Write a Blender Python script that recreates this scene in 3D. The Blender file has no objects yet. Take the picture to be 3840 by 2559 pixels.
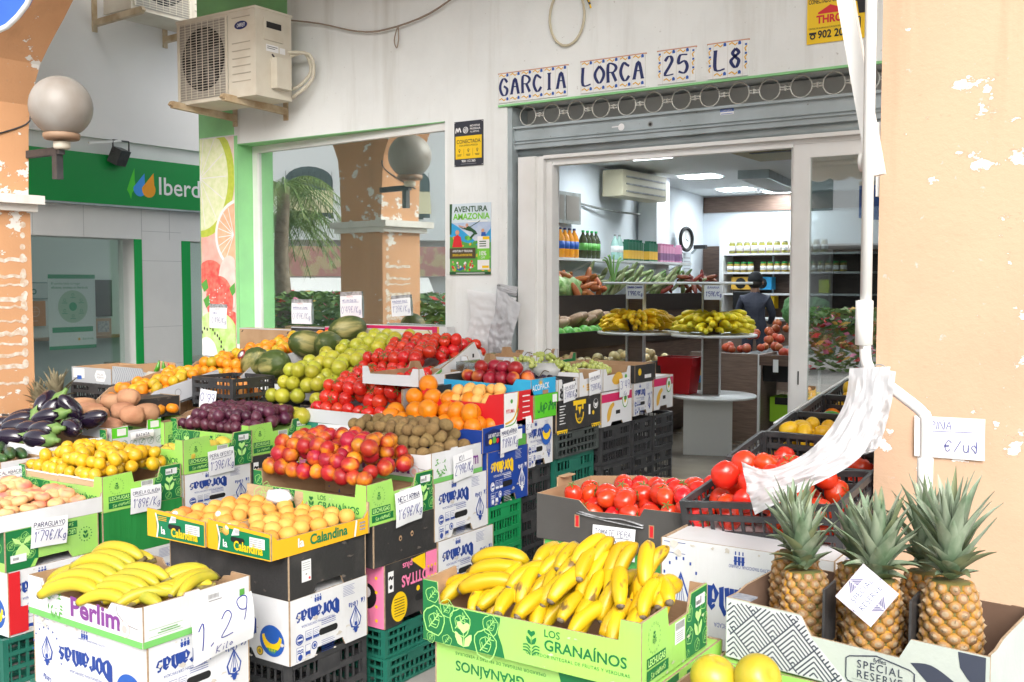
import bpy, bmesh, math, random
from mathutils import Vector, Matrix, Euler, noise
R = math.radians
sc = bpy.context.scene
col = sc.collection
# ------------------------------------------------------------------ camera, sky, sun, exposure
cam = bpy.data.cameras.new("camera"); cam.lens = 36; cam.sensor_width = 36; cam.clip_start = .05; cam.clip_end = 300
camo = bpy.data.objects.new("camera", cam); col.objects.link(camo)
camo.location = (3.440, -5.158, 1.55)
camo.rotation_euler = (R(90 - 3.26), 0, math.atan(.667))
sc.camera = camo
SUN_EL, SUN_AZ = 34, -36          # the sun stands behind the camera, to its right, veiled by thin cloud
w = bpy.data.worlds.new("World"); sc.world = w; w.use_nodes = True
nt = w.node_tree; bg = nt.nodes["Background"]
sky = nt.nodes.new("ShaderNodeTexSky"); sky.sky_type = 'NISHITA'; sky.sun_disc = False
sky.sun_elevation = R(SUN_EL); sky.sun_rotation = R(180 + SUN_AZ); sky.air_density = 1.0; sky.dust_density = 5; sky.ozone_density = .6
hs = nt.nodes.new("ShaderNodeHueSaturation"); hs.inputs["Saturation"].default_value = .3
nt.links.new(sky.outputs[0], hs.inputs["Color"]); nt.links.new(hs.outputs[0], bg.inputs["Color"])
bg.inputs["Strength"].default_value = .15
sl = bpy.data.lights.new("sun", 'SUN'); sl.energy = .5; sl.angle = R(45); sl.color = (1, .975, .94)
so = bpy.data.objects.new("sun", sl); col.objects.link(so)
so.rotation_euler = (R(90 - SUN_EL), 0, R(-SUN_AZ))
sc.view_settings.view_transform = 'Standard'; sc.view_settings.look = 'None'
sc.view_settings.exposure = 1.13; sc.view_settings.gamma = 1
# ------------------------------------------------------------------ materials
MATS = {}
def mat(name, c, rough=.6, c2=None, scale=8, bump=0, bscale=None, metal=0, rnd=0, detail=4, lo=.35, hi=.65, spec=.5, coat=0, sss=0, stretch=None, bstretch=None):
    """procedural Principled material: two noise-mixed colours, noise bump, per-object value change"""
    if name in MATS: return MATS[name]
    m = bpy.data.materials.new(name); m.use_nodes = True; MATS[name] = m
    t = m.node_tree; p = t.nodes["Principled BSDF"]; L = t.links.new
    p.inputs["Roughness"].default_value = rough; p.inputs["Metallic"].default_value = metal
    p.inputs["Specular IOR Level"].default_value = spec
    if coat: p.inputs["Coat Weight"].default_value = coat; p.inputs["Coat Roughness"].default_value = .08
    if sss: p.inputs["Subsurface Weight"].default_value = sss; p.inputs["Subsurface Radius"].default_value = (.01, .006, .003)
    tc = t.nodes.new("ShaderNodeTexCoord"); src = tc.outputs["Object"]
    oi = t.nodes.new("ShaderNodeObjectInfo")
    ad = t.nodes.new("ShaderNodeVectorMath"); ad.operation = 'MULTIPLY_ADD'
    ad.inputs[1].default_value = stretch or (1, 1, 1)
    sc_ = t.nodes.new("ShaderNodeVectorMath"); sc_.operation = 'SCALE'; sc_.inputs[0].default_value = (7.3, 3.1, 5.7)
    L(oi.outputs["Random"], sc_.inputs["Scale"]); L(src, ad.inputs[0]); L(sc_.outputs[0], ad.inputs[2]); src = ad.outputs[0]
    out = None
    if c2:
        n = t.nodes.new("ShaderNodeTexNoise"); n.inputs["Scale"].default_value = scale; n.inputs["Detail"].default_value = detail
        L(src, n.inputs["Vector"])
        r = t.nodes.new("ShaderNodeMapRange"); r.inputs[1].default_value = lo; r.inputs[2].default_value = hi
        L(n.outputs["Fac"], r.inputs[0])
        mx = t.nodes.new("ShaderNodeMix"); mx.data_type = 'RGBA'
        mx.inputs[6].default_value = (*c, 1); mx.inputs[7].default_value = (*c2, 1)
        L(r.outputs[0], mx.inputs[0]); out = mx.outputs[2]
    if rnd:
        h = t.nodes.new("ShaderNodeHueSaturation")
        r = t.nodes.new("ShaderNodeMapRange"); r.inputs[3].default_value = 1 - rnd; r.inputs[4].default_value = 1 + rnd
        L(oi.outputs["Random"], r.inputs[0]); L(r.outputs[0], h.inputs["Value"])
        r2 = t.nodes.new("ShaderNodeMapRange"); r2.inputs[3].default_value = .5 - rnd * .045; r2.inputs[4].default_value = .5 + rnd * .045
        fr = t.nodes.new("ShaderNodeMath"); fr.operation = 'FRACT'; ml = t.nodes.new("ShaderNodeMath"); ml.operation = 'MULTIPLY'; ml.inputs[1].default_value = 17.3
        L(oi.outputs["Random"], ml.inputs[0]); L(ml.outputs[0], fr.inputs[0]); L(fr.outputs[0], r2.inputs[0]); L(r2.outputs[0], h.inputs["Hue"])
        if out: L(out, h.inputs["Color"])
        else: h.inputs["Color"].default_value = (*c, 1)
        out = h.outputs[0]
    if out: L(out, p.inputs["Base Color"])
    else: p.inputs["Base Color"].default_value = (*c, 1)
    if bump:
        n = t.nodes.new("ShaderNodeTexNoise"); n.inputs["Scale"].default_value = bscale or scale * 3; n.inputs["Detail"].default_value = 5
        vv = src
        if bstretch:
            st = t.nodes.new("ShaderNodeVectorMath"); st.operation = 'MULTIPLY'; st.inputs[1].default_value = bstretch
            L(tc.outputs["Object"], st.inputs[0]); vv = st.outputs[0]
        L(vv, n.inputs["Vector"])
        b = t.nodes.new("ShaderNodeBump"); b.inputs["Strength"].default_value = bump; b.inputs["Distance"].default_value = .01
        L(n.outputs["Fac"], b.inputs["Height"]); L(b.outputs[0], p.inputs["Normal"])
    return m
def emit(name, c, s):
    if name in MATS: return MATS[name]
    m = bpy.data.materials.new(name); m.use_nodes = True; MATS[name] = m
    p = m.node_tree.nodes["Principled BSDF"]; p.inputs["Base Color"].default_value = (*c, 1)
    p.inputs["Emission Color"].default_value = (*c, 1); p.inputs["Emission Strength"].default_value = s
    return m
def glassmat(name, tint, refl, rough=.0):
    m = bpy.data.materials.new(name); m.use_nodes = True; MATS[name] = m
    t = m.node_tree; t.nodes.remove(t.nodes["Principled BSDF"]); out = t.nodes["Material Output"]
    tr = t.nodes.new("ShaderNodeBsdfTransparent"); tr.inputs[0].default_value = (*tint, 1)
    gl = t.nodes.new("ShaderNodeBsdfGlossy"); gl.inputs["Roughness"].default_value = rough; gl.inputs["Color"].default_value = (.96, 1, .98, 1)
    fr = t.nodes.new("ShaderNodeLayerWeight"); fr.inputs["Blend"].default_value = .5
    mr = t.nodes.new("ShaderNodeMapRange"); mr.inputs[3].default_value = refl; mr.inputs[4].default_value = min(1, refl + .35)
    mx = t.nodes.new("ShaderNodeMixShader"); t.links.new(fr.outputs["Facing"], mr.inputs[0]); t.links.new(mr.outputs[0], mx.inputs[0])
    t.links.new(tr.outputs[0], mx.inputs[1]); t.links.new(gl.outputs[0], mx.inputs[2]); t.links.new(mx.outputs[0], out.inputs[0])
    return m
def bagmat(name, c, mixf):
    m = bpy.data.materials.new(name); m.use_nodes = True; MATS[name] = m
    t = m.node_tree; p = t.nodes["Principled BSDF"]; out = t.nodes["Material Output"]
    p.inputs["Base Color"].default_value = (*c, 1); p.inputs["Roughness"].default_value = .32; p.inputs["Specular IOR Level"].default_value = .6
    tl = t.nodes.new("ShaderNodeBsdfTranslucent"); tl.inputs[0].default_value = (*c, 1)
    mx = t.nodes.new("ShaderNodeMixShader"); mx.inputs[0].default_value = mixf
    t.links.new(p.outputs[0], mx.inputs[1]); t.links.new(tl.outputs[0], mx.inputs[2])
    tp = t.nodes.new("ShaderNodeBsdfTransparent"); m2 = t.nodes.new("ShaderNodeMixShader"); m2.inputs[0].default_value = .07; t.links.new(mx.outputs[0], m2.inputs[1]); t.links.new(tp.outputs[0], m2.inputs[2]); t.links.new(m2.outputs[0], out.inputs[0])
    return m
def plaster(name, c, chip, thr, dirt=(.5, .5, .48), bump=.25):
    """painted render: fine bump, faint dirt, paint flaked off where a stretched noise is high"""
    m = bpy.data.materials.new(name); m.use_nodes = True; MATS[name] = m
    t = m.node_tree; p = t.nodes["Principled BSDF"]; L = t.links.new; p.inputs["Roughness"].default_value = .85
    tc = t.nodes.new("ShaderNodeTexCoord")
    def noise(s, d, stretch=(1, 1, 1)):
        v = t.nodes.new("ShaderNodeVectorMath"); v.operation = 'MULTIPLY'; v.inputs[1].default_value = stretch
        n = t.nodes.new("ShaderNodeTexNoise"); n.inputs["Scale"].default_value = s; n.inputs["Detail"].default_value = d; n.inputs["Roughness"].default_value = .62
        L(tc.outputs["Object"], v.inputs[0]); L(v.outputs[0], n.inputs["Vector"]); return n.outputs["Fac"]
    def rng(x, a, b):
        r = t.nodes.new("ShaderNodeMapRange"); r.inputs[1].default_value = a; r.inputs[2].default_value = b; L(x, r.inputs[0]); return r.outputs[0]
    def mix(f, a, b):
        x = t.nodes.new("ShaderNodeMix"); x.data_type = 'RGBA'; L(f, x.inputs[0])
        for i, q in ((6, a), (7, b)):
            if isinstance(q, tuple): x.inputs[i].default_value = (*q, 1)
            else: L(q, x.inputs[i])
        return x.outputs[2]
    a = mix(rng(noise(1.6, 6), .45, .8), c, tuple(x * .86 for x in c))
    a = mix(rng(noise(38, 3), .68, .78), a, dirt); a = mix(rng(noise(2.6, 9, (2.2, 2.2, .20)), .52, .85), a, tuple(x * y for x, y in zip(c, (.72, .70, .66))))
    if chip:
        s = t.nodes.new("ShaderNodeMath"); s.operation = 'MULTIPLY_ADD'; s.inputs[1].default_value = .55
        s2 = t.nodes.new("ShaderNodeMath"); s2.operation = 'MULTIPLY'; s2.inputs[1].default_value = .45
        L(noise(9, 12, (1, 1, 1.5)), s.inputs[0]); L(noise(1.7, 2, (1, 1, 1.3)), s2.inputs[0]); L(s2.outputs[0], s.inputs[2]); f = rng(s.outputs[0], thr, thr + .006); a = mix(rng(s.outputs[0], thr - .012, thr), a, tuple(x * .8 for x in c)); a = mix(f, a, chip)
    L(a, p.inputs["Base Color"])
    b = t.nodes.new("ShaderNodeBump"); b.inputs["Strength"].default_value = bump; b.inputs["Distance"].default_value = .006
    L(noise(70, 5), b.inputs["Height"]); L(b.outputs[0], p.inputs["Normal"])
    return m
# ------------------------------------------------------------------ mesh builder
PER_FACE = {'dark_panel', 'lettuce_drawing', 'heart_sprout', 'lettering', 'small_print', 'gothic_lettering', 'green_band', 'leaf_wreath', 'sticker', 'name_lettering', 'pink_panel', 'yellow_print', 'marks', 'printed_panel', 'magenta_band', 'fruit_print', 'handle_plate', 'scuff'}
class MB:
    def __init__(s): s.v = []; s.f = []; s.m = []; s.s = []
    def add(s, vs, fs, mi=0, sm=False):
        o = len(s.v); s.v += [tuple(q) for q in vs]
        for f in fs: s.f.append([i + o for i in f]); s.m.append(mi); s.s.append(sm)
        return s
    def box(s, x0, x1, y0, y1, z0, z1, mi=0):
        v = [(x, y, z) for z in (z0, z1) for y in (y0, y1) for x in (x0, x1)]
        return s.add(v, [(0, 2, 3, 1), (4, 5, 7, 6), (0, 1, 5, 4), (2, 6, 7, 3), (0, 4, 6, 2), (1, 3, 7, 5)], mi)
    def bar(s, a, b, w, h, mi=0, up=(0, 0, 1)):
        a, b = Vector(a), Vector(b); d = (b - a).normalized(); u = d.cross(Vector(up))
        u = u.normalized() if u.length > 1e-6 else d.orthogonal().normalized(); n = u.cross(d)
        v = [p + u * (i * w / 2) + n * (j * h / 2) for p in (a, b) for i, j in ((-1, -1), (1, -1), (1, 1), (-1, 1))]
        return s.add(v, [(0, 1, 2, 3), (7, 6, 5, 4), (0, 4, 5, 1), (1, 5, 6, 2), (2, 6, 7, 3), (3, 7, 4, 0)], mi)
    def tube(s, pts, r, seg=8, mi=0, closed=False, flat=1.0, up=(0, 0, 1), lobe=0):
        P = [Vector(p) for p in pts]; n = len(P); rs = list(r) if isinstance(r, (list, tuple)) else [r] * n; vs = []; pu = None
        if len(rs) != n: k = len(rs) - 1; rs = [rs[min(k - 1, int(i * k / (n - 1)))] * (1 - (i * k / (n - 1) - min(k - 1, int(i * k / (n - 1))))) + rs[min(k - 1, int(i * k / (n - 1))) + 1] * (i * k / (n - 1) - min(k - 1, int(i * k / (n - 1)))) for i in range(n)]
        for i, p in enumerate(P):
            d = (P[(i + 1) % n] - P[i - 1]) if closed else (P[min(i + 1, n - 1)] - P[max(i - 1, 0)])
            d.normalize()
            if pu is None:
                u = d.cross(Vector(up)); u = u if u.length > 1e-4 else d.orthogonal()
            else: u = pu - d * pu.dot(d)
            u.normalize(); pu = u; k = d.cross(u)
            for j in range(seg):
                a = 2 * math.pi * j / seg; q = rs[i] * (1 + lobe * math.cos(5 * a)); vs.append(p + u * (q * math.cos(a)) + k * (q * flat * math.sin(a)))
        fs = []
        for i in range(n if closed else n - 1):
            for j in range(seg):
                a, b = i * seg, ((i + 1) % n) * seg; fs.append((a + j, a + (j + 1) % seg, b + (j + 1) % seg, b + j))
        if not closed: fs += [tuple(range(seg - 1, -1, -1)), tuple(range((n - 1) * seg, n * seg))]
        return s.add(vs, fs, mi, True)
    def lathe(s, prof, seg=20, mi=0, c=(0, 0, 0), sm=True):
        vs = []; n = len(prof)
        for r, z in prof:
            for j in range(seg):
                a = 2 * math.pi * j / seg; vs.append((c[0] + r * math.cos(a), c[1] + r * math.sin(a), c[2] + z))
        fs = [(i * seg + j, i * seg + (j + 1) % seg, (i + 1) * seg + (j + 1) % seg, (i + 1) * seg + j) for i in range(n - 1) for j in range(seg)]
        fs += [tuple(range(seg - 1, -1, -1)), tuple(range((n - 1) * seg, n * seg))]
        return s.add(vs, fs, mi, sm)
    def ball(s, c, r, seg=14, ring=9, mi=0, f=None):
        rx, ry, rz = r if isinstance(r, (tuple, list)) else (r, r, r); vs = [(c[0], c[1], c[2] - rz)]; 
        for i in range(1, ring):
            t = math.pi * i / ring - math.pi / 2
            for j in range(seg):
                a = 2 * math.pi * j / seg; k = f(t, a) if f else 1
                vs.append((c[0] + rx * k * math.cos(t) * math.cos(a), c[1] + ry * k * math.cos(t) * math.sin(a), c[2] + rz * k * math.sin(t)))
        k = f(math.pi / 2, 0) if f else 1
        vs[0] = (c[0], c[1], c[2] - rz * (f(-math.pi / 2, 0) if f else 1)); vs.append((c[0], c[1], c[2] + rz * k)); N = len(vs) - 1
        fs = [(0, 1 + (j + 1) % seg, 1 + j) for j in range(seg)]
        fs += [(1 + i * seg + j, 1 + i * seg + (j + 1) % seg, 1 + (i + 1) * seg + (j + 1) % seg, 1 + (i + 1) * seg + j) for i in range(ring - 2) for j in range(seg)]
        b = 1 + (ring - 2) * seg; fs += [(b + j, b + (j + 1) % seg, N) for j in range(seg)]
        return s.add(vs, fs, mi, True)
    def build(s, name, mats, parent=None, loc=None, rot=None):
        if parent and name in PER_FACE:            # print on two sides of a box: one part for each side
            A = [i for i, f in enumerate(s.f) if all(s.v[k][0] > -.012 for k in f)]
            if A and len(A) < len(s.f):
                A = set(A); o = None
                for keep in (True, False):
                    q = MB(); ids = {}
                    for i, f in enumerate(s.f):
                        if (i in A) == keep:
                            for k in f:
                                if k not in ids: ids[k] = len(q.v); q.v.append(s.v[k])
                            q.f.append([ids[k] for k in f]); q.m.append(s.m[i]); q.s.append(s.s[i])
                    o = q._build(name, mats, parent, loc, rot)
                return o
        return s._build(name, mats, parent, loc, rot)
    def _build(s, name, mats, parent=None, loc=None, rot=None):
        me = bpy.data.meshes.new(name); me.from_pydata(s.v, [], s.f)
        for m in (mats if isinstance(mats, (list, tuple)) else [mats]): me.materials.append(m)
        me.polygons.foreach_set("material_index", s.m); me.polygons.foreach_set("use_smooth", s.s); me.update()
        o = bpy.data.objects.new(name, me); col.objects.link(o)
        if parent: o.parent = parent
        if loc is not None: o.location = loc
        if rot is not None: o.rotation_euler = rot
        return o
def tag(o, label, cat, group=None):
    o["label"] = label; o["category"] = cat
    if group: o["group"] = group
    return o
def thing(name, label, cat, loc=(0, 0, 0), rz=0, group=None):
    o = bpy.data.objects.new(name, None); o.empty_display_size = .05; col.objects.link(o)
    o.location = loc; o.rotation_euler = (0, 0, rz); return tag(o, label, cat, group)
def struct(o): o["kind"] = "structure"; return o
def kids(o): return [c for c in bpy.data.objects if c.parent == o]
KID = {}
def dup(root, loc=None, rot=None, scale=None, label=None, group=None, skip=()):
    if root not in KID: KID[root] = [(c, [g for g in kids(c)]) for c in kids(root)]
    r = root.copy(); col.objects.link(r)
    if loc is not None: r.location = loc
    if rot is not None: r.rotation_euler = rot
    if scale is not None: r.scale = scale
    if label: r["label"] = label
    if group: r["group"] = group
    for c, gs in KID[root]:
        if c.name.split('.')[0] in skip: continue
        d = c.copy(); col.objects.link(d); d.parent = r
        for g in gs:
            e = g.copy(); col.objects.link(e); e.parent = d
    return r
# ------------------------------------------------------------------ lettering
TXT = {}
def textmesh(s, bold=0.0, sp=1.0):
    k = (s, bold, sp)
    if k not in TXT:
        cu = bpy.data.curves.new("t", 'FONT'); cu.body = s; cu.size = 1; cu.offset = bold; cu.space_character = sp; cu.resolution_u = 3
        o = bpy.data.objects.new("t", cu); col.objects.link(o)
        dg = bpy.context.evaluated_depsgraph_get(); me = bpy.data.meshes.new_from_object(o.evaluated_get(dg))
        vs = [(q.co.x, q.co.y) for q in me.vertices]; fs = [tuple(q.vertices) for q in me.polygons]
        bpy.data.objects.remove(o); bpy.data.curves.remove(cu); bpy.data.meshes.remove(me)
        xs = [q[0] for q in vs] or [0]; TXT[k] = (vs, fs, min(xs), max(xs))
    return TXT[k]
G = {'A': "00 39 60|14 54", 'B': "00 09 49 57 45 05|45 63 51 00", 'C': "67 48 29 06 03 20 40 62", 'D': "00 09 39 66 63 30 00", 'E': "69 09 00 60|05 45", 'F': "69 09 00|05 45",
 'G': "67 49 29 06 03 20 50 63 35", 'H': "09 00|69 60|05 65", 'I': "09 00", 'J': "69 62 40 20 02", 'K': "09 00|69 04 60", 'L': "09 00 60", 'M': "00 09 34 69 60", 'N': "00 09 60 69", 'O': "39 06 03 30 63 66 39",
 'P': "00 09 49 67 45 04", 'R': "00 09 49 67 45 05|35 60", 'S': "68 39 07 25 44 62 30 01", 'T': "09 69|39 30", 'U': "09 02 30 62 69", 'V': "09 30 69", 'Y': "09 35 69|35 30", 'Z': "09 69 00 60", 'X': "09 60|69 00",
 '0': "39 06 03 20 40 63 66 39", '1': "17 39 30", '2': "07 29 49 57 34 00 60", '3': "08 39 57 35|35 54 52 30 01", '4': "40 49 03 63", '5': "69 19 05 46 63 40 01", '6': "69 16 03 20 50 53 34 13", '7': "09 69 20", '8': "39 17 35 53 30 03 25 57 39", '9': "56 44 15 08 39 58 56 30",
 "'": "29 17", '.': "10 21", '/': "00 59", '-': "04 44", 'E2': "", 'k': "19 10|46 13 50", 'K2': "", 'g': "46 26 04 22 44 46 41 20 01", 'i': "25 20|28 27", 'l': "29 21 40", 'o': "26 04 22 44 26", 'u': "06 02 20 42 46|46 40", 'd': "49 40 22 04 26 44", 'c': "45 26 04 22 41", '!': "29 23|21 20", 'n': "06 00|04 26 45 40",
 '€': "67 39 15 12 30 52|05 45|04 44", '~': "00 11 20 31"}
BL = {'D': "09 02 30|09 47 65 62 30|28 21", 'o': "05 02 20|20 42 45 27 05", 'r': "06 15 10|15 37 45", 'a': "15 36 45 40|44 14 02 20 42", 'm': "06 15 10|15 36 40|36 57 75 70 81", 's': "46 26 14 43 31 01", 'C': "69 28 05 02 20 51", 't': "28 22 40|06 46", 'l': "18 12 30", 'e': "04 35 16 02 20 41"}
def curve(pts, n=4):
    if len(pts) < 3: return pts
    P = [pts[0]] + pts + [pts[-1]]; out = []
    for i in range(1, len(P) - 2):
        a, b, c, d = P[i - 1:i + 3]
        for k in range(n):
            t = k / n
            out.append(tuple(.5 * (2 * b[j] + (c[j] - a[j]) * t + (2 * a[j] - 5 * b[j] + 4 * c[j] - d[j]) * t * t + (3 * b[j] - a[j] - 3 * c[j] + d[j]) * t ** 3) for j in range(len(b))))
    return out + [pts[-1]]
class Face:
    """a flat printed face: metres u,v in its own plane, layers 0.6 mm apart"""
    def __init__(s, mb, o, u, v): s.mb = mb; s.o = Vector(o); s.u = Vector(u).normalized(); s.v = Vector(v).normalized(); s.n = s.u.cross(s.v); s.k = 0
    def up(s, l): s.k = (s.k + 1) % 50; return .0006 * l + s.k * 1e-5     # no two prints share a plane
    def p(s, a, b, e=0): return s.o + s.u * a + s.v * b + s.n * e
    def poly(s, pts, mi, l=1): e = s.up(l); s.mb.add([s.p(a, b, e) for a, b in pts], [tuple(range(len(pts)))], mi); return s
    def rect(s, a, b, c, d, mi, l=1): return s.poly([(a, b), (c, b), (c, d), (a, d)], mi, l)
    def circ(s, a, b, r, mi, l=1, ry=None, n=20): return s.poly([(a + r * math.cos(2 * math.pi * i / n), b + (ry or r) * math.sin(2 * math.pi * i / n)) for i in range(n)], mi, l)
    def slab(s, pts, th, mi, mb_=None, me=None):
        n = len(pts); A = [s.p(a, b) for a, b in pts]; B = [s.p(a, b, -th) for a, b in pts]
        s.mb.add(A, [tuple(range(n))], mi); s.mb.add(B, [tuple(range(n - 1, -1, -1))], mi if mb_ is None else mb_)
        s.mb.add(A + B, [(i, i + n, (i + 1) % n + n, (i + 1) % n) for i in range(n)], mi if me is None else me); return s
    def stroke(s, pts, w, mi, l=1, closed=False, mod=None):
        n = len(pts); L_ = []; Rr = []
        for i in range(n):
            a = pts[i - 1] if (closed or i > 0) else pts[i]; b = pts[(i + 1) % n] if (closed or i < n - 1) else pts[i]
            dx, dy = b[0] - a[0], b[1] - a[1]; d = math.hypot(dx, dy) or 1; k = w / 2
            if mod == 'serif': k *= .3 + .7 * abs(dy / d)
            if mod == 'black': k *= .35 + .65 * abs((dy - dx * .5) / d)
            L_.append((pts[i][0] - dy / d * k, pts[i][1] + dx / d * k)); Rr.append((pts[i][0] + dy / d * k, pts[i][1] - dx / d * k))
        e = s.up(l); vs = [s.p(*q, e) for q in L_ + Rr]
        s.mb.add(vs, [(i + n, (i + 1) % n + n, (i + 1) % n, i) for i in range(n if closed else n - 1)], mi); return s
    def text(s, t, a, b, h, mi, l=2, rot=0, sx=1, al='C', bold=0, sp=1, sl=0):
        vs, fs, x0, x1 = textmesh(t, bold, sp); k = h / .69; c, q = math.cos(rot), math.sin(rot)
        ox = {'C': -(x0 + x1) / 2, 'L': -x0, 'R': -x1}[al]
        P = [(((x + ox) * sx + y * sl) * k, y * k) for x, y in vs]
        e = s.up(l); s.mb.add([s.p(a + x * c - y * q, b + x * q + y * c, e) for x, y in P], fs, mi); return s
    def hand(s, t, a, b, h, mi, l=2, w=.1, rot=0, sx=1, al='C', sl=.06, mod=None, tab=G, smooth=True, seed=1, wob=.03, serif=False, fit=None):
        rr = random.Random(seed); x = 0; S = []
        for ch in t:
            if ch == ' ': x += .55; continue
            g = tab.get(ch) or G.get(ch.upper()) or tab.get(ch.lower())
            if not g: x += .4; continue
            mxx = 0; dy = rr.uniform(-wob, wob)
            for st in g.split('|'):
                P = [(int(q[0]) / 9, int(q[1]) / 9) for q in st.split()]; mxx = max(mxx, max(q[0] for q in P))
                yo = -.25 if ch in 'gp' else 0
                S.append([(x + q[0] + rr.uniform(-wob, wob) * .6, q[1] + yo + dy) for q in P])
            if serif:
                for st in list(S[-len(g.split('|')):]):
                    if len(st) > 1:
                        for e, f in ((st[0], st[1]), (st[-1], st[-2])):
                            if abs(e[0] - f[0]) < .35 * abs(e[1] - f[1]): S.append([(e[0] - .14, e[1]), (e[0] + .14, e[1])])
            x += mxx + (.28 if tab is G else .2)
        x -= .25; sx = min(sx, fit / (x * h)) if fit else sx; ox = {'C': -x / 2, 'L': 0, 'R': -x}[al]; c, q = math.cos(rot), math.sin(rot)
        for st in S:
            if smooth and len(st) > 2: st = curve(st)
            P = [((px + ox) * sx * h + py * sl * h, py * h) for px, py in st]
            s.stroke([(a + px * c - py * q, b + px * q + py * c) for px, py in P], w * h if not (serif and len(st) == 2 and st[0][1] == st[1][1]) else w * h * 1.2, mi, l, mod=mod)
        return s
rnd = random.Random(7)
# ------------------------------------------------------------------ colours
WHITE = plaster("white_wall_paint", (.79, .82, .81), None, 0, (.42, .41, .38), .18)
PEACH = plaster("peach_render", (.57, .385, .26), (.80, .78, .75), .572)  # paler copy of the pillar paint, for the brightly lit right pillar
PEACHL = plaster("peach_render_worn", (.60, .32, .16), (.74, .72, .68), .585)  # same worn paint, coloured deeper for the left pillar and arch in shade
IBW = mat("tile_white", (.76, .76, .75), .45, (.71, .71, .70), 3)
GREENP = mat("light_green_paint", (.27, .63, .27), .6, (.24, .55, .25), 5, .1)
GREENS = mat("sign_green", (.003, .27, .05), .35)
GREEND = mat("strip_green", (.004, .36, .07), .4)
METAL = mat("grey_metal", (.42, .48, .50), .42, (.34, .39, .40), 6, .05, metal=.2)
METALD = mat("grey_metal_dirty", (.30, .32, .31), .55, (.2, .21, .2), 11)
ALU = mat("white_lacquered_aluminium", (.78, .79, .78), .3, (.72, .72, .70), 4)
BLK = mat("black_plastic", (.030, .031, .034), .42, (.05, .05, .052), 20, .08)
DARK = mat("dark", (.012, .012, .013), .6)
DWOOD = mat("dark_wood_laminate", (.15, .095, .07), .5, (.09, .055, .042), 6, stretch=(1, 1, 12))
LAM = mat("brown_laminate", (.26, .18, .14), .45, (.19, .125, .095), 7, stretch=(1, 1, 14))
WLAM = mat("white_laminate", (.74, .75, .75), .35)
INW = mat("interior_wall_paint", (.72, .77, .82), .7, (.68, .73, .78), 2)
INC = mat("interior_ceiling_paint", (.66, .68, .69), .8)
PAVE = mat("paving", (.36, .34, .32), .8, (.28, .27, .26), 3, .15, 30)
TILEF = mat("polished_floor", (.30, .26, .20), .22, (.22, .19, .15), 2.5)
CREAM = mat("aged_cream_enamel", (.66, .62, .52), .45, (.56, .50, .40), 5, .05, lo=.45, hi=.75)
CREAMD = mat("aged_bracket_enamel", (.62, .52, .36), .55, (.42, .30, .17), 9, .1)
PAPER = mat("white_paper", (.80, .81, .82), .7, (.77, .78, .80), 9, .12, 12)
INK = mat("blue_ballpoint", (.035, .045, .28), .5)
INKB = mat("dark_marker", (.02, .022, .10), .5)
INKR = mat("red_marker", (.62, .05, .05), .5)
NAVY = mat("navy_print", (.012, .022, .12), .4)
BLACKP = mat("black_print", (.012, .012, .014), .45)
WHITEP = mat("white_print", (.82, .82, .82), .45)
YEL = mat("yellow_print", (.85, .56, .01), .4)
RED = mat("red_print", (.66, .02, .025), .4)
GOLD = mat("ochre_print", (.72, .42, .05), .45)
BLUE = mat("blue_print", (.02, .10, .42), .4)
SKYB = mat("light_blue_print", (.03, .35, .68), .4)
LEAFG = mat("leaf_print", (.10, .36, .06), .45)
PINK = mat("pink_print", (.85, .22, .40), .45)
GREYP = mat("grey_print", (.30, .31, .33), .5)
GLASS = glassmat("window_glass", (.68, .77, .74), .55)
GLASSD = glassmat("door_glass", (.74, .78, .78), .42)
GLASSI = glassmat("office_glass", (.9, .95, .93), .05)
# ------------------------------------------------------------------ ground and street
MB().box(-60, 60, -60, .0, -.5, 0).build("pavement", PAVE)["kind"] = "structure"
MB().box(-2.82, 4.2, .004, 12, -.5, .004).build("floor", TILEF)["kind"] = "structure"
# ------------------------------------------------------------------ facade: window wall and door wall
t = thing("shop_wall", "white plastered shop wall around the display window, with a light green reveal", "wall")
m = MB(); m.box(-2.82, -2.409, 0, .3, 0, 4.3); m.box(-.506, -.084, 0, .3, 0, 4.3); m.box(-2.409, -.506, 0, .3, 2.56, 4.3); m.box(-2.409, -.506, 0, .3, 0, 1.12)
m.build("plaster", WHITE, t)
m = MB(); m.box(-2.409, -2.404, -.004, .19, 1.14, 2.557); m.box(-2.404, -.509, -.004, .19, 2.554, 2.558); m.box(-2.44, -2.407, -.004, .0, 1.1, 2.62)
m.build("window_reveal", GREENP, t)
m = MB(); m.box(-2.824, -2.44, -.004, 0, 2.63, 2.83); m.box(-2.824, -1.88, -.004, 0, 2.83, 4.3); m.box(-2.824, -2.82, -.004, .3, 0, 4.3); m.build("green_band", GREENP, t)
t = thing("shop_wall", "white plastered wall over the doorway carrying the ceramic address tiles", "wall")
MB().box(-.084, 2.9, -.02, .3, 2.615, 4.3).box(2.9, 4.6, -.02, .3, 0, 4.3).build("plaster", WHITE, t)
MB().box(-.086, 2.9, -.024, .0, 2.603, 2.615).build("lintel_edge", GREENP, t)
MB().box(-.084, -.03, -.012, .3, 0, 2.603).build("jamb", WHITE, t)
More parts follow.
